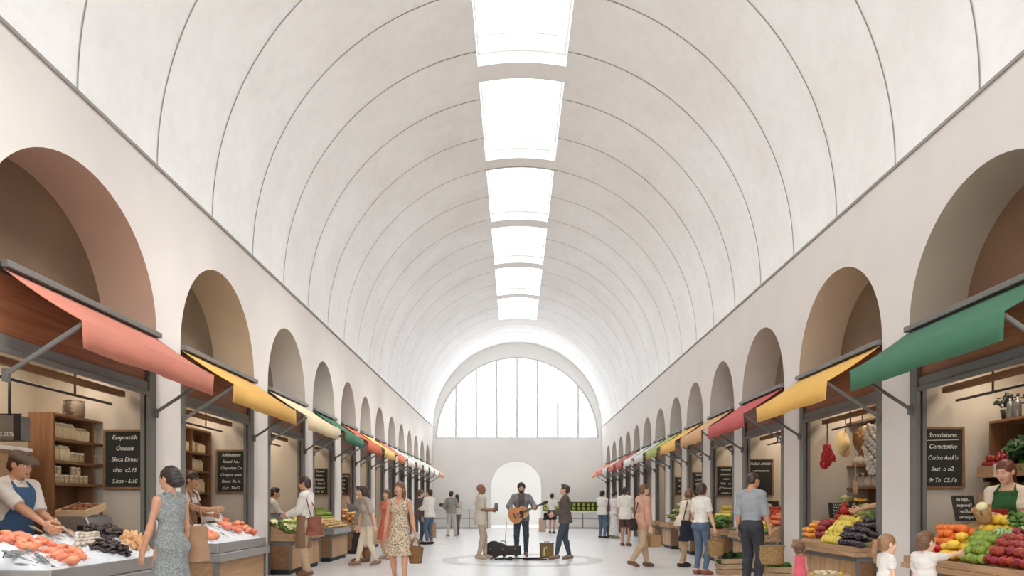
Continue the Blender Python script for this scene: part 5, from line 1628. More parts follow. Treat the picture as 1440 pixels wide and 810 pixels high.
def evalp(p, X, Y, Z):
    if p['t'] == 'pl':
        return p['n'][0] * X + p['n'][1] * Y + p['n'][2] * Z - p['d']
    if p['t'] == 'rc':
        v = p['p1'] - p['p0']; L2 = max(v @ v, 1e-9)
        dx, dy, dz = X - p['p0'][0], Y - p['p0'][1], Z - p['p0'][2]
        traw = (dx * v[0] + dy * v[1] + dz * v[2]) / L2
        t = np.clip(traw, 0, 1)
        d = np.sqrt((dx - t * v[0]) ** 2 + (dy - t * v[1]) ** 2 + (dz - t * v[2]) ** 2) - (p['r0'] + (p['r1'] - p['r0']) * t)
        if p['flat']:
            L = math.sqrt(L2); d = np.maximum(d, (traw - 1) * L)
            if p['flat'] == 2: d = np.maximum(d, -traw * L)
        return d
    if p.get('M') is not None:
        I = np.linalg.inv(p['M'])
        X, Y, Z = (I[0, 0] * X + I[0, 1] * Y + I[0, 2] * Z + I[0, 3], I[1, 0] * X + I[1, 1] * Y + I[1, 2] * Z + I[1, 3], I[2, 0] * X + I[2, 1] * Y + I[2, 2] * Z + I[2, 3])
    if p['t'] == 'el':
        a, b, c = (X - p['c'][0]), (Y - p['c'][1]), (Z - p['c'][2]); r = p['r']
        k0 = np.sqrt((a / r[0]) ** 2 + (b / r[1]) ** 2 + (c / r[2]) ** 2)
        k1 = np.sqrt((a / r[0] ** 2) ** 2 + (b / r[1] ** 2) ** 2 + (c / r[2] ** 2) ** 2) + 1e-6
        return np.where(k0 < 1e-3, -r.min(), k0 * (k0 - 1) / k1)
    u = np.clip((Z - p['z0']) / (p['z1'] - p['z0']), 0, 1)
    rx = p['ra'][0] + (p['rb'][0] - p['ra'][0]) * u; ry = p['ra'][1] + (p['rb'][1] - p['ra'][1]) * u
    a, b = X - p['c'][0], Y - p['c'][1]
    q = np.sqrt((a / rx) ** 2 + (b / ry) ** 2)
    if p['pleat']:
        q = q + p['pleat'] * np.sin(11 * np.arctan2(b, a) + 1.2 * np.sin(3 * np.arctan2(b, a))) * (1 - u)
    d = (q - 1) * np.minimum(rx, ry)
    return np.maximum(d, np.maximum(p['z0'] - Z, Z - p['z1']))

def smin(a, b, k):
    h = np.clip(.5 + .5 * (a - b) / k, 0, 1)
    return a * (1 - h) + b * h - k * h * (1 - h)

def sdf_mesh(prims, h, k=.03, sub=(), cuts=(), disp=None, hard=()):
    """smooth union of prims, minus sub, limited by cuts, plus hard unions -> verts, quads"""
    bs = [bounds(p) for p in list(prims) + list(hard)]
    lo = np.min([b[0] for b in bs], 0) - k - 3 * h; hi = np.max([b[1] for b in bs], 0) + k + 3 * h
    n = np.ceil((hi - lo) / h).astype(int) + 1
    ax = [lo[i] + h * np.arange(n[i]) for i in range(3)]
    D = np.full(n, .5, np.float32)
    def region(b, m):
        i0 = np.maximum(((b[0] - m - lo) / h).astype(int), 0); i1 = np.minimum(((b[1] + m - lo) / h).astype(int) + 2, n)
        return tuple(slice(i0[j], i1[j]) for j in range(3))
    def grid(s):
        return (ax[0][s[0]][:, None, None], ax[1][s[1]][None, :, None], ax[2][s[2]][None, None, :])
    for p in prims:
        kk = p.get('k') or k
        s = region(bounds(p), kk * 1.3 + 3 * h)
        D[s] = smin(D[s], evalp(p, *grid(s)), kk)
    for p in sub:
        s = region(bounds(p), .02 + 3 * h); kk = p.get('k') or .012
        D[s] = -smin(-D[s], evalp(p, *grid(s)), kk)
    full = (slice(None),) * 3
    for p in cuts:
        D = np.maximum(D, evalp(p, *grid(full)))
    for p in hard:
        s = region(bounds(p), 3 * h); D[s] = np.minimum(D[s], evalp(p, *grid(s)))
    if disp is not None: D = D + disp(*grid(full))
    return surfnets(D.astype(np.float32), lo, h)

def surfnets(D, lo, h):
    D[0] = D[-1] = 1; D[:, 0] = D[:, -1] = 1; D[:, :, 0] = D[:, :, -1] = 1
    S = D < 0
    nx, ny, nz = D.shape
    st = np.array([ny * nz, nz, 1])
    idx_all, pos_all = [], []
    edges = []
    for a in range(3):
        sl0 = [slice(None)] * 3; sl1 = [slice(None)] * 3
        sl0[a] = slice(0, -1); sl1[a] = slice(1, None)
        cr = S[tuple(sl0)] != S[tuple(sl1)]
        e = np.argwhere(cr)
        if not len(e): continue
        e1 = e.copy(); e1[:, a] += 1
        d0 = D[e[:, 0], e[:, 1], e[:, 2]]; d1 = D[e1[:, 0], e1[:, 1], e1[:, 2]]
        pos = e.astype(float); pos[:, a] += d0 / (d0 - d1)
        o = [i for i in range(3) if i != a]
        cells = []
        for (u, v) in ((0, 0), (1, 0), (1, 1), (0, 1)):
            c = e.copy(); c[:, o[0]] -= u; c[:, o[1]] -= v
            cells.append(c @ st)
            idx_all.append(c @ st); pos_all.append(pos)
        flip = (d0 < 0)
        if a == 1: flip = ~flip
        edges.append((np.stack(cells, 1), flip))
    idx = np.concatenate(idx_all); pos = np.concatenate(pos_all)
    uq, inv = np.unique(idx, return_inverse=True)
    cnt = np.bincount(inv)
    V = np.stack([np.bincount(inv, weights=pos[:, i]) / cnt for i in range(3)], 1) * h + lo
    mp = {}
    F = []
    for cells, flip in edges:
        q = np.searchsorted(uq, cells)
        q[~flip] = q[~flip][:, ::-1]
        F.append(q)
    F = np.concatenate(F)[:, ::-1]
    return V, F

def npM(m): return np.array([list(r) for r in m], float)
def xf(M, V): return V @ M[:3, :3].T + M[:3, 3]

# ---- skin and cloth materials
def skin(name, c): return mat('skin_' + name, c, .5, var=.04, scale=9, sss=.06)
SK = {'fair': skin('fair', (224, 178, 150)), 'tan': skin('tan', (202, 150, 120)), 'olive': skin('olive', (188, 140, 110)), 'brown': skin('brown', (142, 98, 76)), 'pink': skin('pink', (232, 188, 164))}
LIP = {k: mat('lip_' + k, c, .4) for k, c in {'fair': (190, 116, 104), 'tan': (164, 96, 84), 'olive': (150, 90, 76), 'brown': (112, 66, 56), 'pink': (204, 126, 116)}.items()}
M_ew = mat('eye_white', (232, 228, 222), .2); M_iris = mat('eye_iris', (52, 38, 30), .15)
HR = {'black': mat('hair_black', (34, 27, 25), .45, rgb2=(54, 42, 38), scale=40, stretch=(3, 3, .4)), 'dark': mat('hair_dark_brown', (48, 34, 28), .45, rgb2=(78, 56, 46), scale=40, stretch=(3, 3, .4)),
      'brown': mat('hair_brown', (92, 64, 46), .45, rgb2=(128, 92, 68), scale=40, stretch=(3, 3, .4)), 'light': mat('hair_light_brown', (132, 96, 68), .45, rgb2=(168, 128, 94), scale=40, stretch=(3, 3, .4)),
      'auburn': mat('hair_auburn', (88, 48, 36), .42, rgb2=(122, 72, 54), scale=40, stretch=(3, 3, .4))}

# ---- head (local: pivot at the top of the neck, face +y)
HEADC = {}
def head_geo(female, hsc, vox):
    key = (female, hsc, vox)
    if key in HEADC: return HEADC[key]
    j = .9 if female else 1.0
    P = [el((0, -.012, .125), (.075, .095, .096)), el((0, .03, .078), (.062 * (.97 if female else 1), .064, .085)),
         el((0, .034, .03), (.048 * j, .05, .04)), el((0, .07, .012), (.02 * j, .018, .016)), el((0, .082, .127), (.044, .012, .011)),
         el((.038, .062, .078), (.022, .02, .022)), el((-.038, .062, .078), (.022, .02, .022)),
         rc((0, -.012, -.06), .05 * j, (0, -.006, .06), .052 * j)]
    H = []
    fine = [rc((0, .088, .116), .008, (0, .106 if female else .111, .08), .0105 if female else .0125, k=.012), el((.011, .096, .075), (.008, .01, .007), k=.01), el((-.011, .096, .075), (.008, .01, .007), k=.01), el((.031, .0905, .1195), (.017, .008, .0048), k=.005), el((-.031, .0905, .1195), (.017, .008, .0048), k=.005),
            el((0, .091, .05), (.023, .011, .0055), k=.006), el((0, .09, .041), (.02, .012, .0065), k=.006),
            el((.077, -.004, .097), (.01, .021, .031), npM(Matrix.Translation((0, 0, 0))), k=.008), el((-.077, -.004, .097), (.01, .021, .031), k=.008)]
    S_ = [el((.031, .101, .113), (.016, .015, .0095), k=.01), el((-.031, .101, .113), (.016, .015, .0095), k=.01)]
    V, Fq = sdf_mesh(P + fine, vox, .025, sub=S_)
    cen = V[Fq].mean(1)
    mi = np.zeros(len(Fq), int)
    lip = (((cen[:, 0]) / .024) ** 2 + ((cen[:, 2] - .0455) / .0105) ** 2 < 1) & (cen[:, 1] > .085)
    mi[lip] = 1
    bx = np.abs(cen[:, 0])
    brow = (bx > .012) & (bx < .05) & (np.abs(cen[:, 2] - (.131 + .004 * np.sin((bx - .012) / .038 * PI))) < .0042) & (cen[:, 1] > .06)
    mi[brow] = 2
    # eyeballs
    VV, FF, MM = [V], [Fq], [mi]; o = len(V)
    for s in (-1, 1):
        for r, mm, c in ((.0125, 3, (s * .031, .0795, .112)), (.0066, 4, (s * .031, .0883, .1125))):
            a, b = [], []
            n1, n2 = 10, 6
            for i in range(n2 + 1):
                ph = -PI / 2 + PI * i / n2
                for k in range(n1):
                    t = 2 * PI * k / n1
                    a.append((c[0] + r * math.cos(ph) * math.cos(t), c[1] + r * math.cos(ph) * math.sin(t) * (.7 if mm == 4 else 1), c[2] + r * math.sin(ph)))
            for i in range(n2):
                for k in range(n1):
                    b.append((i * n1 + k, i * n1 + (k + 1) % n1, (i + 1) * n1 + (k + 1) % n1, (i + 1) * n1 + k))
            VV.append(np.array(a)); FF.append(np.array(b) + o); MM.append(np.full(len(b), mm)); o += len(a)
    HEADC[key] = (np.concatenate(VV) * hsc, np.concatenate(FF), np.concatenate(MM))
    return HEADC[key]

HANDC = {}
def hand_geo(curl, spread, vox, side):
    """local: wrist at the origin, fingers along +x, palm faces -z, thumb towards +y (side=1) / -y"""
    key = (curl, spread, vox, side)
    if key in HANDC: return HANDC[key]
    P = [rc((-.03, 0, 0), .022, (.02, 0, 0), .024), el((.045, 0, -.002), (.046, .038, .0145)), el((.03, .02 * side, -.006), (.03, .02, .014))]
    lens = [(.036, .024, .019), (.04, .027, .02), (.037, .025, .02), (.029, .019, .017)]
    for i in range(4):
        y = (.030 - .0205 * i) * side
        ang = (.10 - .07 * i) * spread * side
        x = .086 - .004 * abs(i - 1.2)
        p = V3(x - .012, y, 0); bend = .12 + curl * .55
        rad = [.0096, .0088, .0082, .0072]
        if i == 3: rad = [r * .88 for r in rad]
        for k, L in enumerate(lens[i]):
            d = V3(math.cos(bend) * math.cos(ang), math.cos(bend) * math.sin(ang), -math.sin(bend))
            q = p + d * (L + (.012 if k == 0 else 0))
            P.append(rc(p, rad[k], q, rad[k + 1], k=.006)); p = q
            bend += curl * (.85 if k == 0 else .7) + .05
    p = V3(.018, .028 * side, -.006)
    d1 = V3(.62, .62 * side, -.42 - .3 * curl); d1 /= np.linalg.norm(d1)
    q = p + d1 * .042; P.append(rc(p, .0135, q, .0112, k=.012))
    d2 = V3(.88, .25 * side - .3 * curl * side, -.35 - .35 * curl); d2 /= np.linalg.norm(d2)
    r = q + d2 * .03; P.append(rc(q, .0112, r, .0098, k=.006))
    d3 = V3(.95, -.05 * side - .4 * curl * side, -.3 - .4 * curl); d3 /= np.linalg.norm(d3)
    P.append(rc(r, .0098, r + d3 * .024, .0085, k=.006))
    HANDC[key] = sdf_mesh(P, vox, .01)
    return HANDC[key]

def ik(a, b, l1, l2, pole):
    d = b - a; L = np.linalg.norm(d); mx = (l1 + l2) * .998
    if L > mx: b = a + d * (mx / L); d = b - a; L = mx
    u = d / L
    x = (l1 ** 2 - l2 ** 2 + L ** 2) / (2 * L)
    hgt = math.sqrt(max(l1 ** 2 - x ** 2, 0))
    pv = pole - u * (pole @ u); pv /= max(np.linalg.norm(pv), 1e-6)
    return a + u * x + pv * hgt, b

PEOPLE = {}
def person(key, label, x, y, face, h=1.75, fem=False, sk='fair', group=None, lean=0, twist=0, side=0, head=(0, 0), hair=('short', 'dark'),
           rh=None, lh=None, rpole=None, lpole=None, rf=(.095, 0, 0), lf=(-.095, 0, 0), toes=(8, -8), curl=(.45, .45), spread=.6, hroll=(0, 0),
           clothes=(), fat=1.0, hsc=1.0, near=2, tuck=False, child=False, z=0.0):
    """near: 2 close (fine mesh), 1 middle, 0 far"""
    s = h / 1.75
    if child: s = (h + .235 * 0) / 1.75
    vb, vh, vn = [(.016, .011, .008), (.0125, .0075, .0055), (.0095, .0055, .0042)][near]
    root = empty('person', (x, y, z), -R_(face), label, 'person', group)
    # ---- skeleton
    pel = V3(0, 0, .95)
    T = npM(Matrix.Translation(pel) @ Matrix.Rotation(R_(-twist), 4, 'Z') @ Matrix.Rotation(R_(side), 4, 'Y') @ Matrix.Rotation(R_(-lean), 4, 'X') @ Matrix.Translation(-pel))
    sw = (.155 if fem else .176) * (fat ** .5) * (.88 if child else 1)
    shz = 1.405 if fem else 1.415
    if child: shz = 1.36
    TP = lambda *p: xf(T, np.array([p], float))[0]
    sh = {1: TP(sw, -.005, shz), -1: TP(-sw, -.005, shz)}
    neck0 = TP(0, -.02, shz + .055); hp = TP(0, .012, 1.525 if not child else 1.44)
    HM = npM(Matrix.Translation(hp) @ Matrix.Rotation(R_(-twist * .5 - head[0]), 4, 'Z') @ Matrix.Rotation(R_(-head[1] - lean * .35), 4, 'X'))
    HMs = HM.copy(); HMs[:3, :3] *= hsc
    ua, fa = (.285, .25) if not child else (.25, .22)
    def arm(sd, tgt, pole):
        if tgt is None: tgt = TP(sd * (sw + .055), .05, .845 if not child else .86)
        pole = np.array(pole if pole is not None else (sd * .35, -1, -.3), float)
        return ik(sh[sd], np.array(tgt, float), ua, fa, pole)
    elb, wri = {}, {}
    elb[1], wri[1] = arm(1, rh, rpole); elb[-1], wri[-1] = arm(-1, lh, lpole)
    hip = {1: V3(.085, 0, .93), -1: V3(-.085, 0, .93)}
    kne, ank, toe, heel = {}, {}, {}, {}
    for sd, f, ta in ((1, rf, toes[0]), (-1, lf, toes[1])):
        lift = f[2]
        ank[sd] = V3(f[0], f[1], .085 + lift)
        fd = V3(math.sin(R_(ta)), math.cos(R_(ta)), 0)
        kne[sd], ank[sd] = ik(hip[sd], ank[sd], .435, .425, fd + V3(sd * .08, 0, 0))
        pitch = min(.9, lift * 5)
        toe[sd] = ank[sd] + fd * .15 * math.cos(pitch) + V3(0, 0, -.058 - .15 * math.sin(pitch)); heel[sd] = ank[sd] - fd * .045 + V3(0, 0, -.05)
    f_ = fat
    A = .84 if fem else .97
    if child: A = .95
    # ---- body prims; e = extra radius for clothing
    def torso(e=0.0, low=True):
        g = []
        if fem:
            g += [el((0, 0, .975), (.152 * f_ + e, .108 * f_ + e, .11 + e), T), el((0, .0, 1.1), (.122 * f_ + e, .092 * f_ + e, .14 + e), T),
                  el((0, -.005, 1.29), (.138 * f_ + e, .098 * f_ + e, .165 + e), T), el((.062, .072, 1.275), (.062 + e, .052 + e, .058 + e), T), el((-.062, .072, 1.275), (.062 + e, .052 + e, .058 + e), T)]
        elif child:
            g += [el((0, 0, .97), (.145 + e, .118 + e, .12 + e), T), el((0, .012, 1.09), (.142 + e, .12 + e, .15 + e), T), el((0, 0, 1.25), (.15 + e, .11 + e, .15 + e), T)]
        else:
            g += [el((0, 0, .975), (.15 * f_ + e, .108 * f_ + e, .12 + e), T), el((0, .005, 1.1), (.14 * f_ + e, .1 * f_ + e, .15 + e), T),
                  el((0, -.002, 1.28), (.165 * f_ + e, .112 * f_ + e, .175 + e), T), el((.075, .06, 1.33), (.075 + e, .045 + e, .06 + e), T), el((-.075, .06, 1.33), (.075 + e, .045 + e, .06 + e), T)]
        g.append(rc(sh[1] * .8 + sh[-1] * .2 - T[:3, 2] * .02, (.058 * A) + e, sh[-1] * .8 + sh[1] * .2 - T[:3, 2] * .02, (.058 * A) + e))
        for sd in (1, -1):
            g.append(rc(neck0 + (sh[sd] - neck0) * .2 + V3(0, 0, .012), .04 * A + e * .7, sh[sd], .046 * A + e))
            if low: g.append(el((sd * .075, -.045, .925), (.088 * f_ + e, .082 * f_ + e, .088 + e)))
        return g
    def armp(sd, e=0.0, to=2.0, flat=False):
        g = []
        r = [.047 * A, .039 * A, .026 * (A if not fem else .9)]
        if child: r = [.044, .036, .028]
        if to <= 1:
            q = sh[sd] + (elb[sd] - sh[sd]) * to
            g.append(rc(sh[sd], r[0] + e, q, r[0] + (r[1] - r[0]) * to + e, 1))
        else:
            g.append(rc(sh[sd], r[0] + e, elb[sd], r[1] + e))
            q = elb[sd] + (wri[sd] - elb[sd]) * (to - 1)
            m_ = elb[sd] + (wri[sd] - elb[sd]) * min(.3, (to - 1))
            if to > 1.35: g.append(rc(elb[sd], r[1] + e, m_, r[1] * 1.04 + e)); g.append(rc(m_, r[1] * 1.04 + e, q, r[1] + (r[2] - r[1]) * (to - 1) + e, 1 if to < 2 or flat else 0))
            else: g.append(rc(elb[sd], r[1] + e, q, r[1] + e, 1))
        return g
    def legp(sd, e=0.0, to=2.0, flare=0.0, flat=False):
        g = []
        r = [.086 * f_, .056, .036]
        if fem: r = [.085 * f_, .052, .033]
        if to <= 1:
            q = hip[sd] + (kne[sd] - hip[sd]) * to
            g.append(rc(hip[sd], r[0] + e, q, r[0] + (r[1] - r[0]) * to + e + flare, 1))
        else:
            g.append(rc(hip[sd], r[0] + e, kne[sd], r[1] + e + flare * .4))
            cb = kne[sd] + (ank[sd] - kne[sd]) * .3
            d = ank[sd] - kne[sd]; bk = np.cross(np.cross(d, V3(0, -1, 0)), d); bk /= max(np.linalg.norm(bk), 1e-6)
            q = kne[sd] + d * (to - 1)
            g.append(rc(kne[sd], r[1] + e + flare * .4, q, r[1] + (r[2] - r[1]) * (to - 1) + e + flare, 1 if flat else 0))
            if to > 1.3: g.append(el(cb + bk * .014, (.047 + e, .05 + e, .1)))
        return g
    # ---- body mesh
    P = torso() + armp(1) + armp(-1) + legp(1) + legp(-1)
    P.append(rc(neck0 - V3(0, 0, .02), .056 * A, hp + (HM[:3, 2]) * .03, .05 * A))
    for sd in (1, -1):
        P += [rc(ank[sd] + V3(0, 0, .01), .037, heel[sd] + V3(0, 0, .02), .032), rc(heel[sd] + V3(0, 0, .018), .03, toe[sd], .026), rc(ank[sd], .034, toe[sd] * .6 + ank[sd] * .4, .03)]
    V, Fq = sdf_mesh(P, vb, .03)
    VV, FF, MM = [V], [Fq], [np.zeros(len(Fq), int)]; o = len(V)
    hv, hf, hm = head_geo(fem or child, hsc, vh)
    VV.append(xf(HM, hv)); FF.append(hf + o); MM.append(hm); o += len(hv)
    for sd, c, ro in ((1, curl[0], hroll[0]), (-1, curl[1], hroll[1])):
        gv, gf = hand_geo(c, spread, vn, -sd if False else sd)
        d = wri[sd] - elb[sd]; d /= np.linalg.norm(d)
        # palm towards the body by default
        inn = V3(-sd, .15, 0); zz = -(inn - d * (inn @ d)); zz /= max(np.linalg.norm(zz), 1e-6)
        yy = np.cross(zz, d)
        Rm = np.stack([d, yy, zz], 1)
        if ro: Rm = Rm @ npM(Matrix.Rotation(R_(ro), 3, 'X'))
        # thumb points forward/up
        th = Rm[:, 1] * sd
        if th[1] < 0 and not ro:
            gv, gf = hand_geo(c, spread, vn, -sd)
        M = np.eye(4); M[:3, :3] = Rm * (1.0 if not child else 1.05); M[:3, 3] = wri[sd] + d * .012
        VV.append(xf(M, gv)); FF.append(gf + o); MM.append(np.zeros(len(gf), int)); o += len(gv)
    hairm = HR[hair[1]]
    me = mesh_np('body', np.concatenate(VV) * s, np.concatenate(FF), [SK[sk], LIP[sk], hairm, M_ew, M_iris], np.concatenate(MM))
    link('body', me, root)
    # ---- hair / caps (head local)
    def hpart(name, prims, m, sub=(), cuts=(), k=.02, disp=None):
        v, f = sdf_mesh(prims, vh * 1.1, k, sub=sub, cuts=cuts, disp=disp)
        return link(name, mesh_np(name, xf(HMs, v) * s, f, [m]), root)
    st = hair[0]
    face_sub = [el((0, .1, .062), (.066, .076, .1), k=.012)]
    ear_sub = [el((.085, .012, .07), (.03, .03, .05), k=.01), el((-.085, .012, .07), (.03, .03, .05), k=.01)]
    cap = el((0, -.014, .13), (.083, .104, .102))
    wave = lambda X, Y, Z: .0022 * np.sin(95 * X + 20 * Z) * np.cos(60 * Y + 3) + .0015 * np.sin(160 * Z + 40 * Y)
    if st == 'short':
        hpart('hair', [cap, el((0, -.05, .07), (.074, .06, .065)), el((0, .035, .2), (.06, .05, .03))], hairm, face_sub + ear_sub, disp=wave)
    elif st == 'quiff':
        hpart('hair', [cap, el((0, -.05, .075), (.072, .058, .06)), el((0, .045, .212), (.06, .055, .032))], hairm, face_sub + ear_sub, disp=wave)
    elif st == 'buzz':
        hpart('hair', [el((0, -.014, .128), (.078, .098, .0985)), el((0, -.05, .08), (.068, .058, .05))], hairm, [el((0, .11, .07), (.068, .078, .098), k=.012)] + ear_sub)
    elif st == 'bun':
        hpart('hair', [cap, el((0, -.05, .08), (.076, .064, .07))], hairm, face_sub + ear_sub, disp=wave)
        hpart('hair_bun', [el((0, -.115, .1), (.05, .042, .055))], hairm, disp=wave)
    elif st == 'low_bun':
        hpart('hair', [el((0, -.02, .13), (.086, .108, .104)), el((0, -.07, .09), (.08, .075, .085)), el((0, -.115, .06), (.055, .045, .055))], hairm, face_sub + ear_sub, disp=wave)
    elif st == 'long':
        hpart('hair', [cap, el((0, -.06, .02), (.088, .06, .17)), rc((.075, -.015, .1), .022, (.085, -.02, -.1), .018), rc((-.075, -.015, .1), .022, (-.085, -.02, -.1), .018)], hairm, face_sub, disp=wave)
    elif st == 'tied':
        hpart('hair', [cap, el((0, -.05, .08), (.076, .064, .07)), rc((0, -.1, .09), .035, (.01, -.115, -.1), .03), rc((.01, -.115, -.1), .03, (.015, -.1, -.2), .014)], hairm, face_sub + ear_sub, disp=wave)
    elif st == 'bob':
        hpart('hair', [cap, el((0, -.02, .075), (.094, .1, .095))], hairm, [el((0, .105, .05), (.06, .08, .11), k=.012)], cuts=[cut((0, .2, -1), .0)], disp=wave)
    elif st == 'pony':
        hpart('hair', [cap, el((0, -.05, .085), (.075, .062, .066))], hairm, face_sub + ear_sub, disp=wave)
        hpart('ponytail', [rc((0, -.1, .15), .022, (0, -.145, .12), .03), rc((0, -.145, .12), .032, (0, -.15, .0), .03), rc((0, -.15, .0), .03, (0, -.13, -.12), .014)], hairm, disp=wave)
        hpart('hair_tie', [el((0, -.118, .14), (.026, .014, .026))], MATS['red_dotted_cloth'] if False else M_dark_leaf)
    elif st == 'curly':
        cw = lambda X, Y, Z: .009 * np.sin(110 * X) * np.sin(110 * Y + 1) * np.sin(110 * Z + 2)
        hpart('hair', [el((0, -.018, .14), (.094, .112, .104)), el((0, -.05, .075), (.082, .07, .07))], hairm, face_sub, disp=cw)
    elif st == 'curlybun':
        cw = lambda X, Y, Z: .008 * np.sin(110 * X) * np.sin(110 * Y + 1) * np.sin(110 * Z + 2)
        hpart('hair', [el((0, -.018, .135), (.09, .108, .1)), el((0, -.05, .08), (.08, .07, .06))], hairm, face_sub, disp=cw)
        hpart('hair_bun', [el((.05, -.1, .15), (.05, .045, .045)), el((-.04, -.11, .14), (.045, .04, .04))], hairm, disp=cw)
    # ---- clothing
    for c in clothes:
        kd, m = c[0], c[1]; q = c[2] if len(c) > 2 else {}
        g, sub, cuts_ = [], [], []
        e = q.get('e', {'top': .021, 'jacket': .028, 'dress': .014}.get(kd, .012)); kk = .03
        nm = q.get('name', kd); disp = None; hard = []
        if kd in ('top', 'dress', 'jacket'):
            g = torso(e, low=q.get('low', True))
            sl = q.get('sleeve', .6)
            if sl > 0:
                for sd in (1, -1): g += armp(sd, e + q.get('loose', .004), sl, True)
            hem = q.get('hem', .9)
            if kd == 'dress':
                fl = q.get('flare', .1)
                g.append(ec(hem, 1.06, (.16 * f_ + e + fl, .12 * f_ + e + fl), (.12 * f_ + e, .09 * f_ + e), pleat=q.get('pleat', .035)))
                cuts_.append(cut((0, 0, -1), -hem))
            else:
                if hem < .95: g.append(ec(hem, 1.1, (.176 * f_ + e + q.get('flare', 0), .136 * f_ + e + q.get('flare', 0)), (.142 * f_ + e, .102 * f_ + e), k=.05))
                cuts_.append(cut((0, 0, -1), -hem))
            nk = q.get('neck', 'crew')
            if nk == 'scoop': sub.append(el((0, .055, shz + .05), (.085, .085, .085), T))
            elif nk == 'v': sub += [rc(TP(0, .09, shz - .08), .012, TP(.0, .04, shz + .06), .07)]
            elif nk == 'open': sub += [rc(TP(0, .12, shz - .3), .016, TP(.0, .05, shz + .06), .05)]
            else: sub.append(el((0, .01, shz + .075), (.066, .066, .05), T))
            if sl == 0:
                for sd in (1, -1): sub.append(el(sh[sd] + V3(sd * .035, 0, -.015), (.05, .09, .085)))
            if q.get('collar'):
                cx = hp * .55 + neck0 * .45
                for sd in (1, -1):
                    hard.append(rc(cx + V3(sd * .058, -.03, .0), .014, cx + V3(sd * .022, .07, -.05), .013))
                hard.append(rc(cx + V3(.058, -.03, .0), .014, cx + V3(-.058, -.03, .0), .014))
            disp = lambda X, Y, Z: .0026 * np.sin(38 * Z + 16 * X + 9 * Y) * np.cos(24 * X - 13 * Y) + .0018 * np.sin(70 * Z - 30 * Y)
        elif kd in ('pants', 'shorts'):
            to = q.get('to', 1.95)
            for sd in (1, -1):
                g += legp(sd, e, to, q.get('flare', .0), True)
                g.append(el((sd * .075, -.045, .925), (.088 * f_ + e, .082 * f_ + e, .088 + e)))
            g += [el((0, 0, .975), (.152 * f_ + e, .11 * f_ + e, .13), T)]
            cuts_.append(cut(T[:3, 2], float(T[:3, 2] @ TP(0, 0, q.get('waist', 1.03)))))
            disp = lambda X, Y, Z: .0022 * np.sin(34 * Z + 20 * Y) * np.cos(22 * X + 3) + .0016 * np.sin(75 * Z + 25 * X)
            kk = .02
        elif kd == 'skirt':
            hem = q['hem']; g = [ec(hem, 1.04, (.17 * f_ + e + q.get('flare', .03), .13 * f_ + e + q.get('flare', .03)), (.135 * f_ + e, .1 * f_ + e), pleat=q.get('pleat', .02)), el((0, -.01, .94), (.165 * f_ + e, .125 * f_ + e, .11))]
            cuts_ = [cut((0, 0, -1), -hem), cut((0, 0, 1), 1.04)]
        elif kd == 'apron':
            top = q.get('top', 1.34); hem = q.get('hem', .5)
            g = torso(.044, low=False) + [ec(hem, 1.1, (.205 * f_ + .02, .175 * f_ + .02), (.16 * f_ + .036, .12 * f_ + .036))]
            fy = T[:3, 1]; cuts_ = [cut((0, 0, -1), -hem), cut(-fy, -float(fy @ TP(0, .03 if top > 1.1 else -.03, 1.0))), cut(T[:3, 2], float(T[:3, 2] @ TP(0, 0, top)))]
            sub = [el((sd * .19, .1, 1.34), (.085, .3, .26), T) for sd in (1, -1)] if top > 1.1 else []
            if top > 1.1:
                for sd in (1, -1):
                    pts = [TP(sd * .085, .125 if not fem else .135, top - .02), TP(sd * .085, .085, shz + .02), TP(sd * .07, .0, shz + .075), TP(sd * .05, -.06, shz + .055)]
                    for a_, b_ in zip(pts[:-1], pts[1:]): hard.append(rc(a_, .012, b_, .012))
        elif kd == 'shoes':
            for sd in (1, -1):
                dn = V3(0, 0, -.012)
                g += [rc(heel[sd] + V3(0, 0, .022), .042, toe[sd] + V3(0, 0, .004), .037), rc(ank[sd] + V3(0, 0, .0), .044 if q.get('high') else .038, heel[sd] + V3(0, 0, .03), .042), rc(ank[sd] + V3(0, .0, -.01), .04, toe[sd] * .5 + ank[sd] * .5, .04)]
            zmin = min(ank[1][2], ank[-1][2]) - .085
            cuts_ = [cut((0, 0, -1), -(zmin + .003))]
            cuts_.append(cut((0, 0, 1), max(ank[1][2], ank[-1][2]) + (.03 if q.get('high') else .012)))
        elif kd == 'beard':
            hpart('beard', [el((0, .036, .03), (.056, .058, .05)), el((0, .07, .015), (.03, .03, .03)), rc((.055, .02, .06), .018, (.05, .04, .03), .018), rc((-.055, .02, .06), .018, (-.05, .04, .03), .018), el((0, .094, .06), (.026, .01, .006))], m,
                  [el((0, .1, .047), (.02, .03, .009)), el((0, .1, .09), (.052, .06, .032))]); continue
        elif kd == 'cap':
            hpart('flat_cap', [el((0, .0, .185), (.098, .135, .042), npM(Matrix.Rotation(R_(-10), 4, 'X'))), el((0, -.02, .17), (.09, .108, .06)), el((0, .118, .158), (.068, .055, .012), npM(Matrix.Rotation(R_(-6), 4, 'X')))], m, cuts=[cut((0, .1, -1), -.135)]); continue
        elif kd == 'scarf':
            g = [rc(TP(sd * .05, -.03, shz + .07), .028, TP(sd * .045, .05, shz + .03), .028) for sd in (1, -1)] + [rc(TP(.05, -.03, shz + .07), .028, TP(-.05, -.03, shz + .07), .028)]
            if q.get('long'): g += [rc(TP(sd * .04, .085, shz + .05), .03, TP(sd * .035, .118, shz - .08), .032) for sd in (1, -1)] + [rc(TP(.035, .118, shz - .08), .032, TP(.03, .125, shz - .42), .03), rc(TP(-.035, .118, shz - .08), .032, TP(-.03, .125, shz - .34), .03)]
        elif kd == 'belt':
            g = [ec(.995, 1.025, (.15 * f_ + .024, .11 * f_ + .024), (.147 * f_ + .024, .107 * f_ + .024), T)]
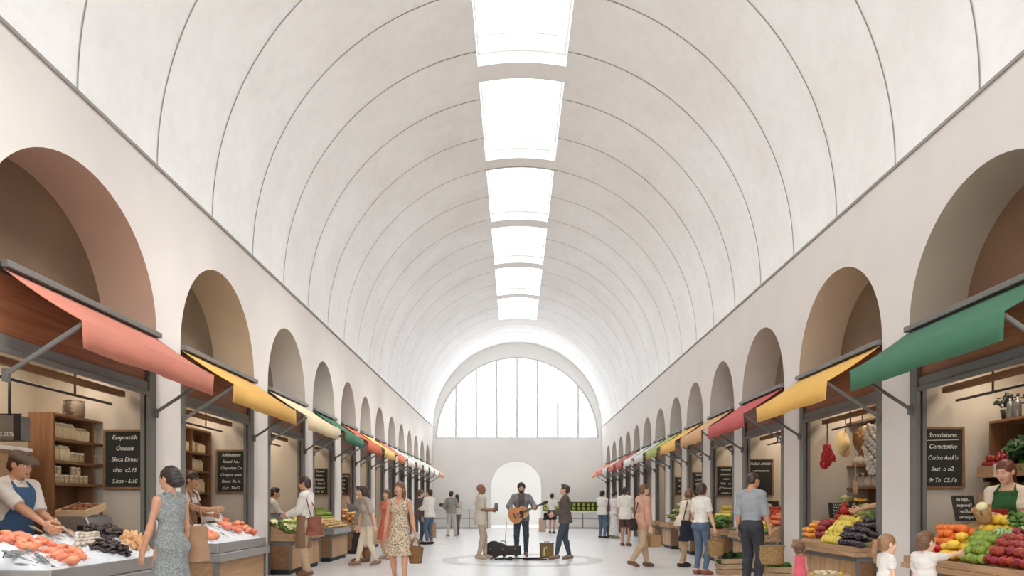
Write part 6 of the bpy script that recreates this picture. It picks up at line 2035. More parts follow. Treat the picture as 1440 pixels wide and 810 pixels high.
        v, f = sdf_mesh(g, vb if kd != 'shoes' else vh * 1.1, kk, sub=sub, cuts=cuts_, disp=disp, hard=hard)
        link(nm, mesh_np(nm, v * s, f, [m]), root)
    J = dict(root=root, s=s, sh=sh, elb=elb, wri=wri, hip=hip, T=T, head=HM, TP=TP, face=face, x=x, y=y)
    Wm = Matrix.Translation((x, y, z)) @ Matrix.Rotation(-R_(face), 4, 'Z')
    J['world'] = lambda p: Wm @ Vector([float(v) * s for v in p])
    J['dir'] = {sd: (wri[sd] - elb[sd]) / np.linalg.norm(wri[sd] - elb[sd]) for sd in (1, -1)}
    J['grip'] = {sd: J['world'](wri[sd] + J['dir'][sd] * .085) for sd in (1, -1)}
    PEOPLE[key] = J
    return J
# ================================================================== THE PEOPLE IN THE HALL
def cl(name, c, **k):
    return mat('cloth_' + name, c, k.pop('rough', .85), var=k.pop('var', .05), scale=k.pop('scale', 5), bump=.12, bscale=160, **k)
C_white = cl('white_cotton', (226, 221, 213)); C_cream = cl('cream', (222, 208, 186)); C_blue = cl('blue_apron', (64, 96, 132)); C_gcap = cl('taupe_cap', (104, 88, 76))
C_grey = cl('grey_knit', (178, 166, 154)); C_jean = cl('blue_denim', (86, 106, 128), var=.12); C_djean = cl('dark_denim', (66, 76, 90), var=.12); C_black = cl('black', (38, 35, 36))
C_brown = cl('brown_apron', (134, 104, 80)); C_khaki = cl('khaki', (186, 160, 130)); C_beige = cl('beige', (204, 193, 178)); C_tan = cl('tan_trousers', (180, 164, 144))
C_shirt = cl('grey_denim_shirt', (126, 124, 126), var=.1); C_jacket = cl('dark_taupe_jacket', (94, 82, 76)); C_salmon = cl('salmon_cardigan', (198, 150, 128))
C_greyblue = cl('grey_blue_shirt', (152, 156, 160)); C_dark = cl('charcoal_trousers', (54, 54, 60)); C_pink = cl('pink_dress', (214, 96, 112)); C_green = cl('green_apron', (44, 92, 48))
C_navy = cl('navy', (34, 38, 58)); C_rust = cl('rust_brown', (128, 78, 52)); C_olive = cl('grey_olive', (150, 146, 138)); C_dgrey = cl('dark_grey_trousers', (110, 108, 106)); C_dshort = cl('brown_shorts', (84, 60, 52))
L_brown = mat('brown_leather', (112, 82, 62), .5); L_black = mat('black_leather', (36, 33, 32), .5); L_tan = mat('tan_shoe', (178, 158, 138), .6); L_taupe = mat('taupe_suede', (134, 108, 90), .7)
C_leop = mat('cloth_leopard_print', (214, 194, 166), .85, rgb2=(48, 36, 32), tex='noise', scale=84, sharp=(.52, .58), detail=1.5, bump=.1, bscale=100)
C_flor = mat('cloth_grey_floral', (98, 105, 108), .85, rgb2=(168, 170, 166), tex='noise', scale=150, sharp=(.40, .62), detail=2.0, bump=.1, bscale=100)
C_dot = mat('cloth_dotted_white', (96, 84, 84), .85, rgb2=(232, 228, 222), tex='voronoi', scale=70, sharp=(.15, .2))
C_wfl = mat('cloth_white_floral', (224, 220, 216), .85, rgb2=(170, 168, 172), tex='noise', scale=26, sharp=(.55, .65))

person('monger', 'person in a flat cap, white shirt and blue apron behind the fish counter', -4.93, 6.95, 104, 1.80, hair=('short', 'dark'), lean=7, head=(-6, 16), sk='tan',
       rh=(.06, .46, 1.06), lh=(-.1, .40, 1.07), clothes=[('top', C_white, dict(sleeve=.92, hem=.9, collar=True, loose=.005, name='shirt')), ('apron', C_blue, dict(top=1.42, hem=.45)), ('pants', C_dark), ('shoes', L_black), ('cap', C_gcap)])
person('floral', 'person in a grey patterned sleeveless dress with dark hair in a low bun', -3.29, 6.8, -62, 1.64, fem=True, sk='tan', hair=('low_bun', 'black'), head=(-14, 4),
       rh=(.24, .1, .84), lh=(-.22, .16, .8), lf=(-.09, .05, 0), clothes=[('dress', C_flor, dict(sleeve=0, hem=.42, flare=.05)), ('shoes', L_tan)])
person('seller2', 'person with dark tied hair reaching across the second fish counter', -4.86, 10.45, 98, 1.77, fem=True, sk='olive', hair=('tied', 'dark'), head=(0, 14), lean=8,
       rh=(.12, .5, 1.2), lh=(-.16, .36, 1.1), clothes=[('top', C_white, dict(sleeve=.35, hem=.9, neck='scoop')), ('apron', C_brown, dict(top=1.3, hem=.5)), ('pants', C_dark), ('shoes', L_black)], near=1)
person('apronman', 'person in a white long-sleeved shirt and brown waist apron at the vegetable counter', -3.72, 12.7, -88, 1.77, hair=('short', 'dark'), sk='tan', head=(0, 12),
       rh=(.08, .31, 1.09), lh=(-.1, .32, 1.07), rf=(.09, .05, 0), lf=(-.1, -.06, 0), clothes=[('top', C_white, dict(sleeve=1.95, hem=.95, e=.016, loose=.012, collar=True, name='shirt')), ('pants', C_khaki, dict(e=.02)), ('apron', C_brown, dict(top=1.06, hem=.5)), ('belt', L_brown), ('shoes', L_brown)])
person('sweater', 'person in a grey sweater and cream trousers walking past the stalls', -3.02, 14.7, -122, 1.66, fem=True, hair=('bob', 'dark'), lean=10, head=(10, 4),
       rh=(.26, .14, .84), lh=(-.28, -.05, .86), rf=(.08, .24, 0), lf=(-.09, -.16, .03), clothes=[('top', C_grey, dict(sleeve=.9, hem=.88, loose=.01, name='sweater')), ('pants', C_cream, dict(to=1.9)), ('shoes', L_taupe)], near=1)
person('behind', 'person in a dark top half hidden behind the one in the grey sweater', -3.42, 15.75, -115, 1.68, fem=True, hair=('short', 'dark'), head=(0, 0), rh=(.12, .25, 1.4),
       clothes=[('top', C_olive, dict(sleeve=1.9, hem=.86)), ('skirt', C_cream, dict(hem=.4)), ('shoes', L_brown)], near=1)
person('leopard', 'person in a leopard print summer dress carrying a wicker basket', -1.80, 11.1, 172, 1.635, fem=True, hair=('long', 'brown'), head=(26, 0), sk='tan',
       rh=(.25, .02, .82), lh=(-.27, .06, .78), rf=(.08, -.12, .02), lf=(-.08, .16, 0), clothes=[('dress', C_leop, dict(sleeve=0, hem=.52, flare=.085, neck='v')), ('shoes', L_tan)])
person('salmondress', 'person in a coral dress mostly hidden behind the leopard print dress', -2.98, 16.6, -150, 1.62, fem=True, hair=('bob', 'brown'), clothes=[('dress', cl('coral', (214, 122, 96)), dict(sleeve=.4, hem=.5)), ('shoes', L_tan)], near=0)
person('whiteback', 'person in a white shirt and light jeans standing close to a brown-haired companion', -2.70, 22.5, -55, 1.76, hair=('short', 'dark'), lh=(-.1, .34, 1.12), rh=(.12, .34, 1.1), clothes=[('top', C_white, dict(sleeve=1.9, hem=.86, name='shirt')), ('pants', C_jean), ('shoes', L_black)], near=0)
person('companion', 'person with wavy brown hair and grey-brown top facing a companion in white', -3.02, 22.75, 80, 1.74, fem=True, hair=('curly', 'brown'), lh=(-.12, .3, 1.1), clothes=[('top', C_jacket, dict(sleeve=1.9, hem=.86)), ('pants', C_djean), ('shoes', L_black)], near=0)
person('pair1', 'person in pale grey clothes with cropped black hair, by the far white table', -2.52, 28.2, 25, 1.8, hair=('short', 'black'), rh=(.2, .28, 1.15), lh=(-.26, .14, 1.02), rf=(.1, .15, 0), lf=(-.1, -.12, .0), clothes=[('top', C_olive, dict(sleeve=1.9, hem=.88)), ('pants', cl('pale_grey', (196, 190, 182))), ('shoes', L_tan)], near=0)
person('pair2', 'person with tied black hair and grey trousers, rear of the couple by the far table', -2.34, 28.8, -30, 1.68, fem=True, hair=('tied', 'black'), rh=(.16, .3, 1.1), rf=(.1, .1, 0), lf=(-.1, -.18, .02), clothes=[('top', C_beige, dict(sleeve=.9, hem=.9)), ('pants', C_dgrey), ('shoes', L_black)], near=0)
person('bald', 'person with shaved head in a beige tee and tan trousers listening to the guitar', -.80, 16.6, 78, 1.755, hair=('none', 'dark'), sk='brown', head=(0, 0),
       rh=(.05, .25, 1.13), lh=(-.03, .27, 1.15), rf=(.09, -.06, 0), lf=(-.09, .12, 0), clothes=[('top', C_beige, dict(sleeve=.85, hem=.8, loose=.005, flare=.0)), ('pants', C_tan, dict(to=1.97)), ('shoes', L_tan)], near=1)
person('guitarist', 'person with beard and curly dark hair in a grey shirt playing a guitar', .16, 17.5, 180, 1.80, hair=('curly', 'black'), sk='tan', head=(-4, 4),
       rh=(.17, .27, 1.03), rpole=(1, -.35, .25), lh=(-.33, .34, 1.16), lpole=(-.6, -.2, -1), curl=(.5, .8), rf=(.11, .04, 0), lf=(-.11, .02, 0),
       clothes=[('top', C_shirt, dict(sleeve=1.8, hem=.84, collar=True, name='shirt')), ('scarf', C_jacket, dict(long=True)), ('pants', C_djean, dict(to=1.97)), ('shoes', L_taupe), ('beard', HR['black'])], near=2)
person('jacket', 'person in a dark brown jacket and jeans facing the guitar player', 1.16, 16.4, -82, 1.73, hair=('quiff', 'dark'), head=(0, -4),
       rh=(.05, .25, 1.05), lh=(-.04, .26, 1.07), rf=(.1, -.1, 0), lf=(-.1, .2, 0), clothes=[('jacket', C_jacket, dict(sleeve=1.95, hem=.86, neck='open', collar=True)), ('pants', C_djean, dict(to=1.96)), ('shoes', L_taupe)], near=1)
person('blouse', 'person in a white blouse and black shorts near the doorway', 1.62, 31.0, 20, 1.76, fem=True, hair=('bun', 'black'), sk='tan', rh=(.2, .26, 1.12), rf=(.1, -.08, 0), lf=(-.12, .1, 0), clothes=[('top', C_white, dict(sleeve=.9, hem=1.0, e=.016)), ('shorts', C_black, dict(to=.75, e=.022, flare=.02)), ('shoes', L_black)], near=0)
person('farjeans', 'person in a white tee and blue jeans, farthest along the right-hand counters', 3.28, 26.7, 40, 1.79, hair=('short', 'black'), rh=(.02, .28, 1.12), lh=(-.06, .3, 1.0), head=(10, 6), clothes=[('top', C_white, dict(sleeve=.8, hem=.86)), ('pants', C_jean), ('shoes', L_black)], near=0)
person('longdress', 'person in a long white floral dress beside the one in white tee and jeans', 3.70, 26.5, 55, 1.76, fem=True, hair=('bun', 'black'), head=(8, 10), clothes=[('dress', C_wfl, dict(sleeve=.5, hem=.12, flare=.03)), ('shoes', L_tan)], near=0)
person('shorts', 'person in a loose white tee and brown shorts with bare legs', 3.37, 21.7, 32, 1.80, hair=('short', 'black'), sk='olive', head=(6, 4), rh=(.12, .3, 1.05), clothes=[('top', C_white, dict(sleeve=.9, hem=.8, loose=.006, flare=.02)), ('shorts', C_dshort, dict(to=.85, flare=.02)), ('shoes', L_brown)], near=1)
person('cardigan', 'person in a salmon cardigan and khaki trousers in mid-stride', 2.57, 14.4, 72, 1.69, hair=('short', 'brown'), lean=4, head=(2, 0), fat=1.06,
       rh=(.27, .04, .86), lh=(-.24, .18, .9), rf=(.08, -.28, .06), lf=(-.09, .16, 0), clothes=[('jacket', C_salmon, dict(sleeve=1.95, hem=.82, neck='crew', name='cardigan')), ('pants', C_khaki, dict(e=.016)), ('shoes', L_brown)], near=1)
person('tote', 'person with brown bob hair in a beige and rust top leaning to the counter', 3.42, 14.5, 72, 1.62, fem=True, hair=('bob', 'brown'), lean=14, head=(4, 12),
       rh=(.14, .4, 1.0), lh=(-.14, .42, 1.02), rf=(.1, -.1, 0), lf=(-.09, .1, 0), clothes=[('top', C_cream, dict(sleeve=.95, hem=.9)), ('scarf', C_rust), ('pants', C_khaki, dict(e=.008)), ('shoes', L_black)], near=1)
person('bluejeans', 'person in a white tee and blue jeans with a straw basket in hand', 3.38, 12.9, 58, 1.665, fem=True, hair=('bob', 'dark'), head=(14, 6),
       rh=(.27, .08, .85), lh=(-.2, .2, .95), rf=(.085, .02, 0), lf=(-.09, -.03, 0), clothes=[('top', C_white, dict(sleeve=.75, hem=1.0, loose=.005)), ('pants', C_jean, dict(e=.013)), ('shoes', mat('russet_shoe', (146, 92, 72), .6))], near=1)
person('greyshirt', 'person in a grey-blue shirt and dark trousers holding a straw bag', 3.56, 10.7, 52, 1.76, hair=('buzz', 'dark'), sk='tan', head=(14, 16),
       rh=(.25, .12, .80), lh=(-.25, .02, .85), curl=(.8, .45), clothes=[('top', C_greyblue, dict(sleeve=1.1, hem=1.0, loose=.006, e=.013, name='shirt')), ('pants', C_dark, dict(e=.02, waist=1.04)), ('shoes', L_black)])
person('bent', 'person in a tan top bent over behind the tomatoes', 5.13, 13.95, -62, 1.6, fem=True, hair=('bun', 'dark'), lean=26, head=(0, 20), rh=(.12, .42, .98), lh=(-.14, .4, .95), clothes=[('top', C_beige, dict(sleeve=.9, hem=.9)), ('pants', C_dark), ('shoes', L_black)], near=1)
person('toddler', 'toddler in a pink sleeveless dress with curly hair', 3.61, 9.0, 25, .775, child=True, fem=True, hsc=1.6, hair=('curlybun', 'brown'), sk='tan', head=(20, 0), clothes=[('dress', C_pink, dict(sleeve=0, hem=.5, flare=.07)), ('shoes', L_tan)], near=1)
person('hidden', 'person behind the white pier whose arm reaches over the cucumbers', 5.36, 10.05, -86, 1.7, sk='fair', hair=('short', 'dark'), head=(0, 15), lh=(-.06, .52, 1.24), rh=(.1, .36, 1.15), clothes=[('top', C_cream, dict(sleeve=.8, hem=.9)), ('pants', C_dark), ('shoes', L_black)], near=1)
person('girl', 'girl with a light brown ponytail and dotted white tee', 3.55, 6.8, 84, .985, child=True, fem=True, hsc=1.45, hair=('pony', 'light'), sk='pink', head=(4, 4), clothes=[('top', C_dot, dict(sleeve=.7, hem=.86)), ('skirt', C_beige, dict(hem=.6)), ('shoes', L_tan)])
person('boy', 'boy with brown hair in a white tee reaching for the fruit', 3.84, 6.66, 64, 1.015, child=True, hsc=1.47, hair=('short', 'brown'), sk='pink', head=(10, 4), rh=(.26, .5, 1.42), rpole=(.4, -.3, -1), curl=(.35, .4), clothes=[('top', C_white, dict(sleeve=.9, hem=.86, loose=.005)), ('shorts', C_dark, dict(to=.9)), ('shoes', L_brown)])
person('greenapron', 'person in a cream blouse and green apron behind the fruit', 5.2, 7.47, -128, 1.75, fem=True, hair=('tied', 'auburn'), sk='fair', head=(12, 16), lean=6,
       rh=(.08, .36, 1.15), lh=(-.07, .38, 1.13), clothes=[('top', cl('cream_blouse', (228, 216, 196)), dict(sleeve=.7, hem=.92, neck='v', name='blouse')), ('apron', C_green, dict(top=1.43, hem=.5)), ('pants', C_dark), ('shoes', L_black)])
person('backseller', 'person in a white shirt at the back of the stall under the cream awning', -4.86, 14.3, 70, 1.62, hair=('short', 'black'), sk='tan', head=(0, 14), rh=(.1, .36, 1.08), lh=(-.12, .34, 1.08), clothes=[('top', C_white, dict(sleeve=1.5, hem=.9)), ('pants', C_dark), ('shoes', L_black)], near=0)

# ------------------------------------------------ what they carry
M_straw = mat('straw_weave', (206, 174, 122), .8, rgb2=(150, 116, 72), tex='voronoi', scale=60, sharp=(.1, .5), bump=.5, bscale=120)
M_wickb = mat('brown_wicker', (170, 128, 78), .8, rgb2=(120, 86, 50), tex='voronoi', scale=55, sharp=(.1, .5), bump=.5, bscale=120)
def basket(top, w, d, hgt, lab, m, handle=.16, rz=0.0, taper=.8, fill=None, cat='basket'):
    """top: point gripped by the hand (top of the handles)"""
    root = empty('basket', (top[0], top[1], top[2] - handle - hgt), rz, lab, cat)
    b = MB(); n = 28
    def prof(r, z): return (r, z)
    P_ = [(1e-4, 0), (taper * .95, 0), (taper, .015), ((1 + taper) / 2, hgt * .5), (1, hgt - .01), (1, hgt), (.95, hgt), (.9 * (1 + taper) / 2, hgt * .5), (taper * .85, .03), (1e-4, .03)]
    b.lathe(P_, n, sx=w, sy=d, wob=lambda t, v: 1 + .012 * math.sin(14 * t)); b.build('body', m, root)
    b = MB(); b.tube([(w * math.cos(2 * PI * k / n), d * math.sin(2 * PI * k / n), hgt) for k in range(n)], .011, 6, closed=True); b.build('rim', m, root)
    for s in (-1, 1):
        b = MB(); pts = []
        for k in range(11):
            t = PI * k / 10
            pts.append((-w * .5 * math.cos(t), s * d * .95 * (1 - math.sin(t) * .85), hgt + handle * math.sin(t) ** .8 if 0 < k < 10 else hgt - .01))
        b.tube(pts, .008, 6); b.build('handle', m, root)
    if fill:
        b = MB(); rr = random.Random(3)
        for k in range(26):
            a, q = rr.uniform(0, 6.28), math.sqrt(rr.random()) * .75
            b.ball((w * q * math.cos(a), d * q * math.sin(a), hgt - .01 + rr.uniform(0, .02)), .028, 8, n=5)
        o = b.build('brown_nuts', fill, root)
    return root
def soft_bag(loc, w, d, hgt, lab, m, strap_to=None, rz=0.0, name='handbag', handle=None, extra=None):
    root = empty(name, loc, rz, lab, 'bag')
    V, Fq = sdf_mesh([ec(0, hgt, (w, d), (w * .72, d * .45))], max(.006, w / 18), .02, disp=lambda X, Y, Z: .004 * np.sin(30 * Z + 20 * X))
    link('body', mesh_np('body', V, Fq, [m]), root)
    if strap_to is not None:
        inv = (Matrix.Translation(loc) @ Matrix.Rotation(rz, 4, 'Z')).inverted()
        b = MB()
        for pts in strap_to:
            q = [inv @ Vector(p) for p in pts]
            b.tube(q, .010, 6)
        b.build('strap', m, root)
    if handle:
        for s in (-1, 1):
            b = MB(); b.tube([(-w * .4, s * d * .3, hgt - .02), (-w * .3, s * d * .2, hgt + handle * .7), (0, s * d * .1, hgt + handle), (w * .3, s * d * .2, hgt + handle * .7), (w * .4, s * d * .3, hgt - .02)], .008, 6); b.build('handle', m, root)
    return root
PJ = PEOPLE
g = PJ['leopard']['grip'][-1]
basket((g.x, g.y, g.z + .0), .125, .1, .24, 'brown wicker basket full of nuts held beside the leopard print dress', M_wickb, .15, 0, .78, M_nut)
g = PJ['bluejeans']['grip'][1]
basket(g, .15, .11, .27, 'small straw basket carried by the person in white tee and blue jeans', M_straw, .13, -.5, .85)
g = PJ['greyshirt']['grip'][1]
basket(g, .19, .11, .27, 'wide straw bag held by the person in the grey-blue shirt', M_straw, .16, -.35, .9)
j = PJ['floral']; sR = j['world'](j['sh'][1])
p = at(277, 790, 7.12)
sp_ = j['world'](j['sh'][-1] + V3(.03, -.02, .055))
soft_bag((p.x, p.y, p.z), .13, .075, .36, 'tan shoulder bag hanging behind the grey patterned dress', cl('tan_canvas', (164, 128, 100)), rz=R_(40),
         strap_to=[[(p.x - .03, p.y, p.z + .33), (p.x - .1, p.y - .1, p.z + .6), sp_ + Vector((.03, .0, .02)), sp_ + Vector((-.02, .03, .0)), (p.x + .0, p.y + .06, p.z + .55), (p.x + .05, p.y + .02, p.z + .33)]])
j = PJ['apronman']; sp_ = j['world'](j['sh'][-1] + V3(.02, -.01, .06)); p = Vector((-3.54, 12.56, .73))
soft_bag(tuple(p), .15, .07, .33, 'reddish brown leather bag slung behind the brown apron', mat('reddish_leather', (134, 72, 54), .5), rz=R_(10),
         strap_to=[[(p.x - .05, p.y, p.z + .3), (p.x - .1, p.y - .02, p.z + .5), sp_ + Vector((.02, -.02, 0)), sp_ + Vector((.0, .05, .0)), (p.x - .02, p.y + .08, p.z + .5), (p.x + .04, p.y + .02, p.z + .3)]])
g = PJ['sweater']['grip'][1]
soft_bag((g.x - .02, g.y, g.z - .46), .12, .05, .4, 'black tote bag held by the person in the grey sweater', C_black, name='tote_bag', handle=.06, rz=.4)
j = PJ['tote']; sp_ = j['world'](j['sh'][1] + V3(.0, -.02, .05)); p = j['world'](V3(.22, -.04, .58))
soft_bag(tuple(p), .17, .06, .42, 'navy tote bag hanging from the shoulder of the person with brown bob hair', C_navy, name='tote_bag', rz=R_(15),
         strap_to=[[(p.x - .07, p.y, p.z + .4), sp_ + Vector((-.05, -.02, .0)), sp_ + Vector((.02, .03, .0)), (p.x + .07, p.y, p.z + .4)]])
g = PJ['cardigan']['grip'][-1]
kraft((2.86, 14.62, .40), .13, .09, .24, 'kraft paper bag carried on the far side of the salmon cardigan', handles=True, rz=.3)
g = PJ['cardigan']['grip'][1]; p = PJ['cardigan']['world'](V3(.14, -.26, .78))
sp_ = PJ['cardigan']['world'](PJ['cardigan']['sh'][-1] + V3(.02, -.02, .07))
soft_bag(tuple(p), .10, .06, .24, 'small black bag at the hip of the salmon cardigan', C_black, rz=.6, strap_to=[[(p.x, p.y, p.z + .22), (p.x + .08, p.y + .06, p.z + .5), sp_]])
g = PJ['blouse']['grip'][-1]
soft_bag((g.x - .06, g.y, g.z - .2), .14, .07, .3, 'black bag held by the person in black shorts', C_black, rz=.2, handle=.05)
p = PJ['longdress']['world'](V3(-.2, .05, .92))
soft_bag(tuple(p), .14, .07, .22, 'grey purse at the side of the long floral dress', cl('grey_purse', (120, 118, 128)), rz=.4, strap_to=[[(p.x, p.y, p.z + .2), PJ['longdress']['world'](PJ['longdress']['sh'][-1] + V3(0, 0, .05))]])
p = at(860, 753, 26.9); basket((p.x, p.y, .58), .2, .15, .42, 'grey basket on the floor by the long floral dress', M_wick, .15)
# paper bag and loaf in the seller's hands
j = PJ['greenapron']; gm = (j['grip'][1] + j['grip'][-1]) / 2
root = empty('paper_wrap', (gm.x - .1, gm.y - .04, gm.z - .04), .4, 'crumpled paper bag in the hands of the green-aproned seller', 'paper bag')
b = MB(); b.lathe([(1e-4, 0), (.055, 0), (.07, .04), (.075, .1), (.09, .16), (.086, .16), (.07, .1), (1e-4, .08)], 12, wob=lambda t, v: 1 + .1 * math.sin(5 * t + 9 * v), M=Euler((0, R_(-28), 0)).to_matrix().to_4x4()); b.build('paper', M_kraft, root)
b = MB(); b.ball((-.06, 0, .15), (.06, .05, .05), 12); b.build('onion', M_caul, root)
root.name = 'paper_bag.005'
# jar in the listener's hands
j = PJ['bald']; gm = (j['grip'][1] + j['grip'][-1]) / 2
b = MB(); b.lathe([(1e-4, -.05), (.035, -.05), (.042, .0), (.042, .1), (.03, .12), (1e-4, .12)], 14); o = b.build('drink_cup', M_steel, None, loc=(gm.x + .03, gm.y, gm.z + .04)); tag(o, 'dark cup held by the person with the shaved head', 'cup')

# ------------------------------------------------ the guitar and the busker's things
M_spruce = mat('honey_spruce', (206, 140, 76), .3, rgb2=(184, 116, 58), scale=3, stretch=(1, 14, 1), coat=.5)
M_maho = mat('dark_mahogany', (110, 64, 38), .35, var=.1, scale=4); M_ebony = mat('ebony', (40, 32, 28), .4); M_guard = mat('dark_pickguard', (52, 32, 26), .25); M_brass = mat('tuner_metal', (190, 180, 150), .3, metal=.9)
M_binding = mat('ivory_binding', (228, 212, 176), .4)
def guitar_half(x):
    """half width of the body along its length, x 0 (tail) .. .49 (neck joint)"""
    t = x / .49
    lower = .2 * math.sqrt(max(0, 1 - ((t - .33) / .335) ** 2)) if t < .67 else 0
    upper = .142 * math.sqrt(max(0, 1 - ((t - .77) / .232) ** 2)) if t > .54 else 0
    waist = .118 if .4 < t < .85 else 0
    return max(lower, upper, waist)
gj = PJ['guitarist']
groot = empty('guitar', (0, 0, 0), 0, 'honey-coloured acoustic guitar held by the bearded player', 'guitar')
xs = [.49 * (1 - math.cos(PI * k / 44)) / 2 for k in range(45)]
hw = [guitar_half(x) for x in xs]
for _ in range(2): hw = [hw[0]] + [(hw[i - 1] + hw[i] * 2 + hw[i + 1]) / 4 for i in range(1, 44)] + [hw[-1]]
poly = [(x, w) for x, w in zip(xs, hw)] + [(x, -w) for x, w in list(zip(xs, hw))[::-1][1:-1]]
b = MB(); b.prism(poly, -.1, -.001, 'z', smooth=False); o = b.build('body', M_maho, groot, .005)
b = MB(); b.prism([(x, w * .99) for x, w in poly], -.001, .006, 'z'); b.build('top_plate', M_spruce, groot, .002)
b = MB(); b.tube([(x, w, .003) for x, w in poly], .0045, 6, closed=True); b.build('binding', M_binding, groot)
b = MB(); b.lathe([(1e-4, .0062), (.05, .0062), (.05, .0068), (1e-4, .0068)], 28, M=Matrix.Translation((.335, 0, 0))); b.build('sound_hole', M_black, groot)
b = MB(); b.tube([(.335 + .056 * math.cos(2 * PI * k / 28), .056 * math.sin(2 * PI * k / 28), .0065) for k in range(28)], .0025, 5, closed=True); b.build('rosette', M_ebony, groot)
b = MB(); b.prism([(.3, -.05), (.36, -.052), (.37, -.1), (.31, -.12), (.25, -.1), (.26, -.06)], .0065, .0085, 'z'); b.build('pickguard', M_guard, groot)
b = MB(); b.box(.13, .155, -.075, .075, .006, .014); b.build('bridge', M_ebony, groot, .003)
b = MB(); b.hexa([(.47, -.028, -.03), (.85, -.021, -.015), (.85, .021, -.015), (.47, .028, -.03), (.4, -.028, .012), (.85, -.021, .012), (.85, .021, .012), (.4, .028, .012)]); b.build('neck', M_maho, groot, .004)
b = MB(); b.hexa([(.4, -.028, .012), (.85, -.021, .012), (.85, .021, .012), (.4, .028, .012), (.4, -.028, .018), (.85, -.021, .018), (.85, .021, .018), (.4, .028, .018)]); b.build('fretboard', M_ebony, groot)
hs = groot
b = MB(); b.prism([(.85, -.021), (.88, -.034), (1.01, -.04), (1.03, 0), (1.01, .04), (.88, .034), (.85, .021)], -.008, .01, 'z'); hs = b.build('headstock', M_ebony, groot, .003)
for k in range(3):
    for s in (-1, 1):
        b = MB(); b.tube([(.895 + .042 * k, s * .03, .0), (.895 + .042 * k, s * .052, .0)], .004, 6); b.box(.887 + .042 * k, .903 + .042 * k, s * .058 - .008, s * .058 + .008, -.006, .006); b.build('tuner', M_brass, hs)
for k in range(6):
    y = -.017 + .0068 * k
    b = MB(); b.tube([(.142, y * 1.5, .016), (.855, y, .021)], .0012, 4); b.build('string', M_brass, groot)
# the neck runs to the player's left hand (world +x) and tilts up; the top faces the camera
gx = Vector((.90, -.10, .38)).normalized(); gz = Vector((.02, -1, .05)); gz = (gz - gx * gz.dot(gx)).normalized(); gy = gz.cross(gx)
lhw = gj['world'](gj['wri'][-1] + gj['dir'][-1] * .06)
R3m = Matrix((gx, gy, gz)).transposed()
pos = Vector((-.145, 17.215, .945))
groot.matrix_world = Matrix.Translation(pos) @ R3m.to_4x4()
# case
croot = empty('guitar_case', (-.28, 17.05, 0), R_(-4), 'black guitar case lying on its side on the floor behind the player'.replace('behind', 'beside'), 'guitar case')
def case_half(x):
    t = x / .78
    a = .2 * math.sqrt(max(0, 1 - ((t - .26) / .27) ** 2)) if t < .53 else 0
    c_ = .15 * math.sqrt(max(0, 1 - ((t - .48) / .2) ** 2)) if .28 < t < .68 else 0
    return max(a, c_, .085 if t > .3 else 0)
xs = [.86 * k / 50 for k in range(51)]; hw = [max(.02, case_half(x)) for x in xs]
for _ in range(3): hw = [hw[0]] + [(hw[i - 1] + hw[i] * 2 + hw[i + 1]) / 4 for i in range(1, 50)] + [hw[-1]]
poly = [(x - .43, .2 + w) for x, w in zip(xs, hw)] + [(x - .43, .2 - w * (1 if x < .42 else 1.6)) for x, w in list(zip(xs, hw))[::-1]]
poly = [(x, max(z, .004 if x < 0 else .03)) for x, z in poly]
M_case = mat('black_case', (42, 36, 34), .55, var=.1, scale=30)
b = MB(); b.prism(poly, -.075, .075, 'y'); b.build('shell', M_case, croot, .018)
b = MB(); b.tube([(-.06, -.085, .36), (-.04, -.09, .4), (.05, -.09, .4), (.07, -.085, .33)], .01, 6); b.build('handle', M_ebony, croot)
for k in (-.3, .0, .3):
    b = MB(); b.box(k - .02, k + .02, -.082, -.076, .2, .235); b.build('latch', M_steel, croot)
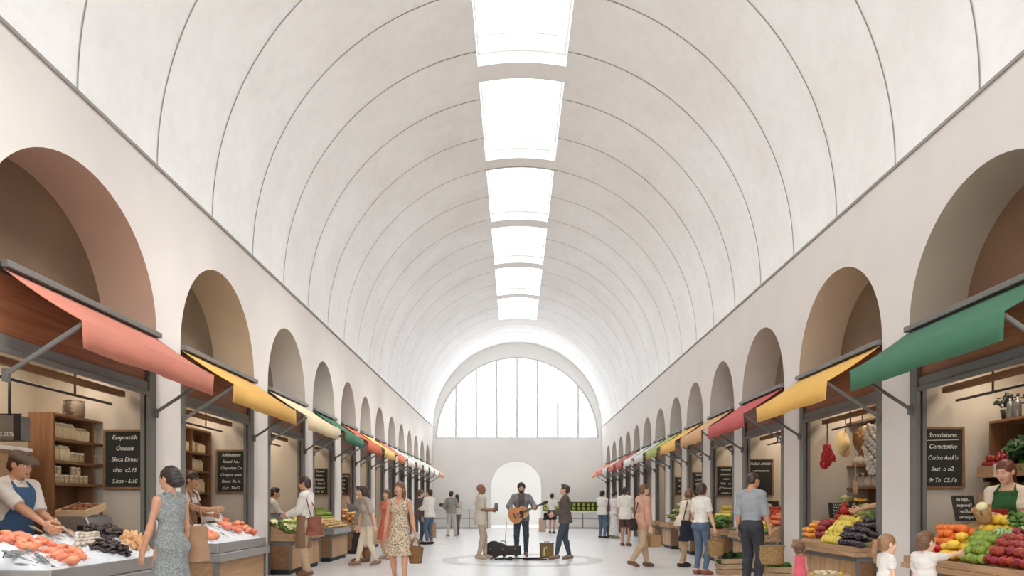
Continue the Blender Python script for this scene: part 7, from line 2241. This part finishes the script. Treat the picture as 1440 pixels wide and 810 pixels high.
# folded stand and cables on the floor in front
sroot = empty('music_stand', (.16, 16.25, 0), 0, 'folded black music stand lying on the floor before the player', 'music stand')
b = MB(); b.tube([(-.62, -.05, .03), (.5, .06, .05)], .018, 8); b.build('pole', M_black, sroot)
for k, (a0, a1) in enumerate((((-.6, -.06, .02), (-.3, .1, .014)), ((-.6, -.06, .02), (-.25, -.16, .014)), ((-.58, -.05, .02), (-.72, .09, .014)))):
    b = MB(); b.tube([a0, (a0[0] * .5 + a1[0] * .5, a0[1] * .5 + a1[1] * .5, .05), a1], .015, 6); b.build('leg', M_black, sroot)
b = MB(); b.hexa([(.0, -.14, .008), (.55, -.06, .008), (.58, .1, .008), (.04, .1, .008), (.0, -.14, .026), (.55, -.06, .026), (.58, .1, .026), (.04, .1, .026)]); b.build('desk', M_black, sroot, .004)
b = MB(); b.box(-.3, -.22, -.05, .05, .004, .08); b.build('clamp', M_black, sroot)
c_ = MB(); c_.tube([(-.215 + .012 * math.sin(k * .7), 17.27, max(.012, .93 - .066 * k)) for k in range(15)] + [(-.3, 17.0, .01), (-.1, 16.8, .01), (.05, 16.72, .012)], .007, 6)
o = c_.build('guitar_cable', M_steel); tag(o, 'thin grey cable hanging from the guitar to the floor', 'cable')
aroot = empty('amplifier', (.76, 17.0, 0), R_(3), 'small tan suitcase amplifier on the floor beside the player', 'amplifier')
M_tweed = mat('tan_tweed', (132, 112, 78), .8, rgb2=(104, 86, 58), tex='voronoi', scale=50, sharp=(.1, .5)); M_grille = mat('olive_grille_cloth', (128, 108, 66), .85, var=.15, scale=40)
b = MB(); b.box(-.16, .16, -.1, .1, .0, .35); b.build('cabinet', M_tweed, aroot, .012)
b = MB(); b.box(-.135, .135, -.106, -.1005, .03, .32); b.build('grille', M_grille, aroot)
b = MB(); b.tube([(-.07, -.11, .07), (-.07, -.11, .2), (-.05, -.11, .25), (-.015, -.11, .26), (-.01, -.11, .22)], [.012, .014, .012, .01, .006], 8); b.ball((-.07, -.11, .07), (.022, .008, .018), 8); b.build('emblem', M_binding, aroot)
b = MB(); b.tube([(-.06, 0, .35), (-.05, 0, .38), (.05, 0, .38), (.06, 0, .35)], .008, 6); b.build('handle', M_ebony, aroot)
for k in (-1, 1):
    for q in (-1, 1):
        b = MB(); b.box(k * .155 - .012, k * .155 + .012, q * .095 - .012, q * .095 + .012, .34, .355); b.build('corner_cap', M_ebony, aroot)
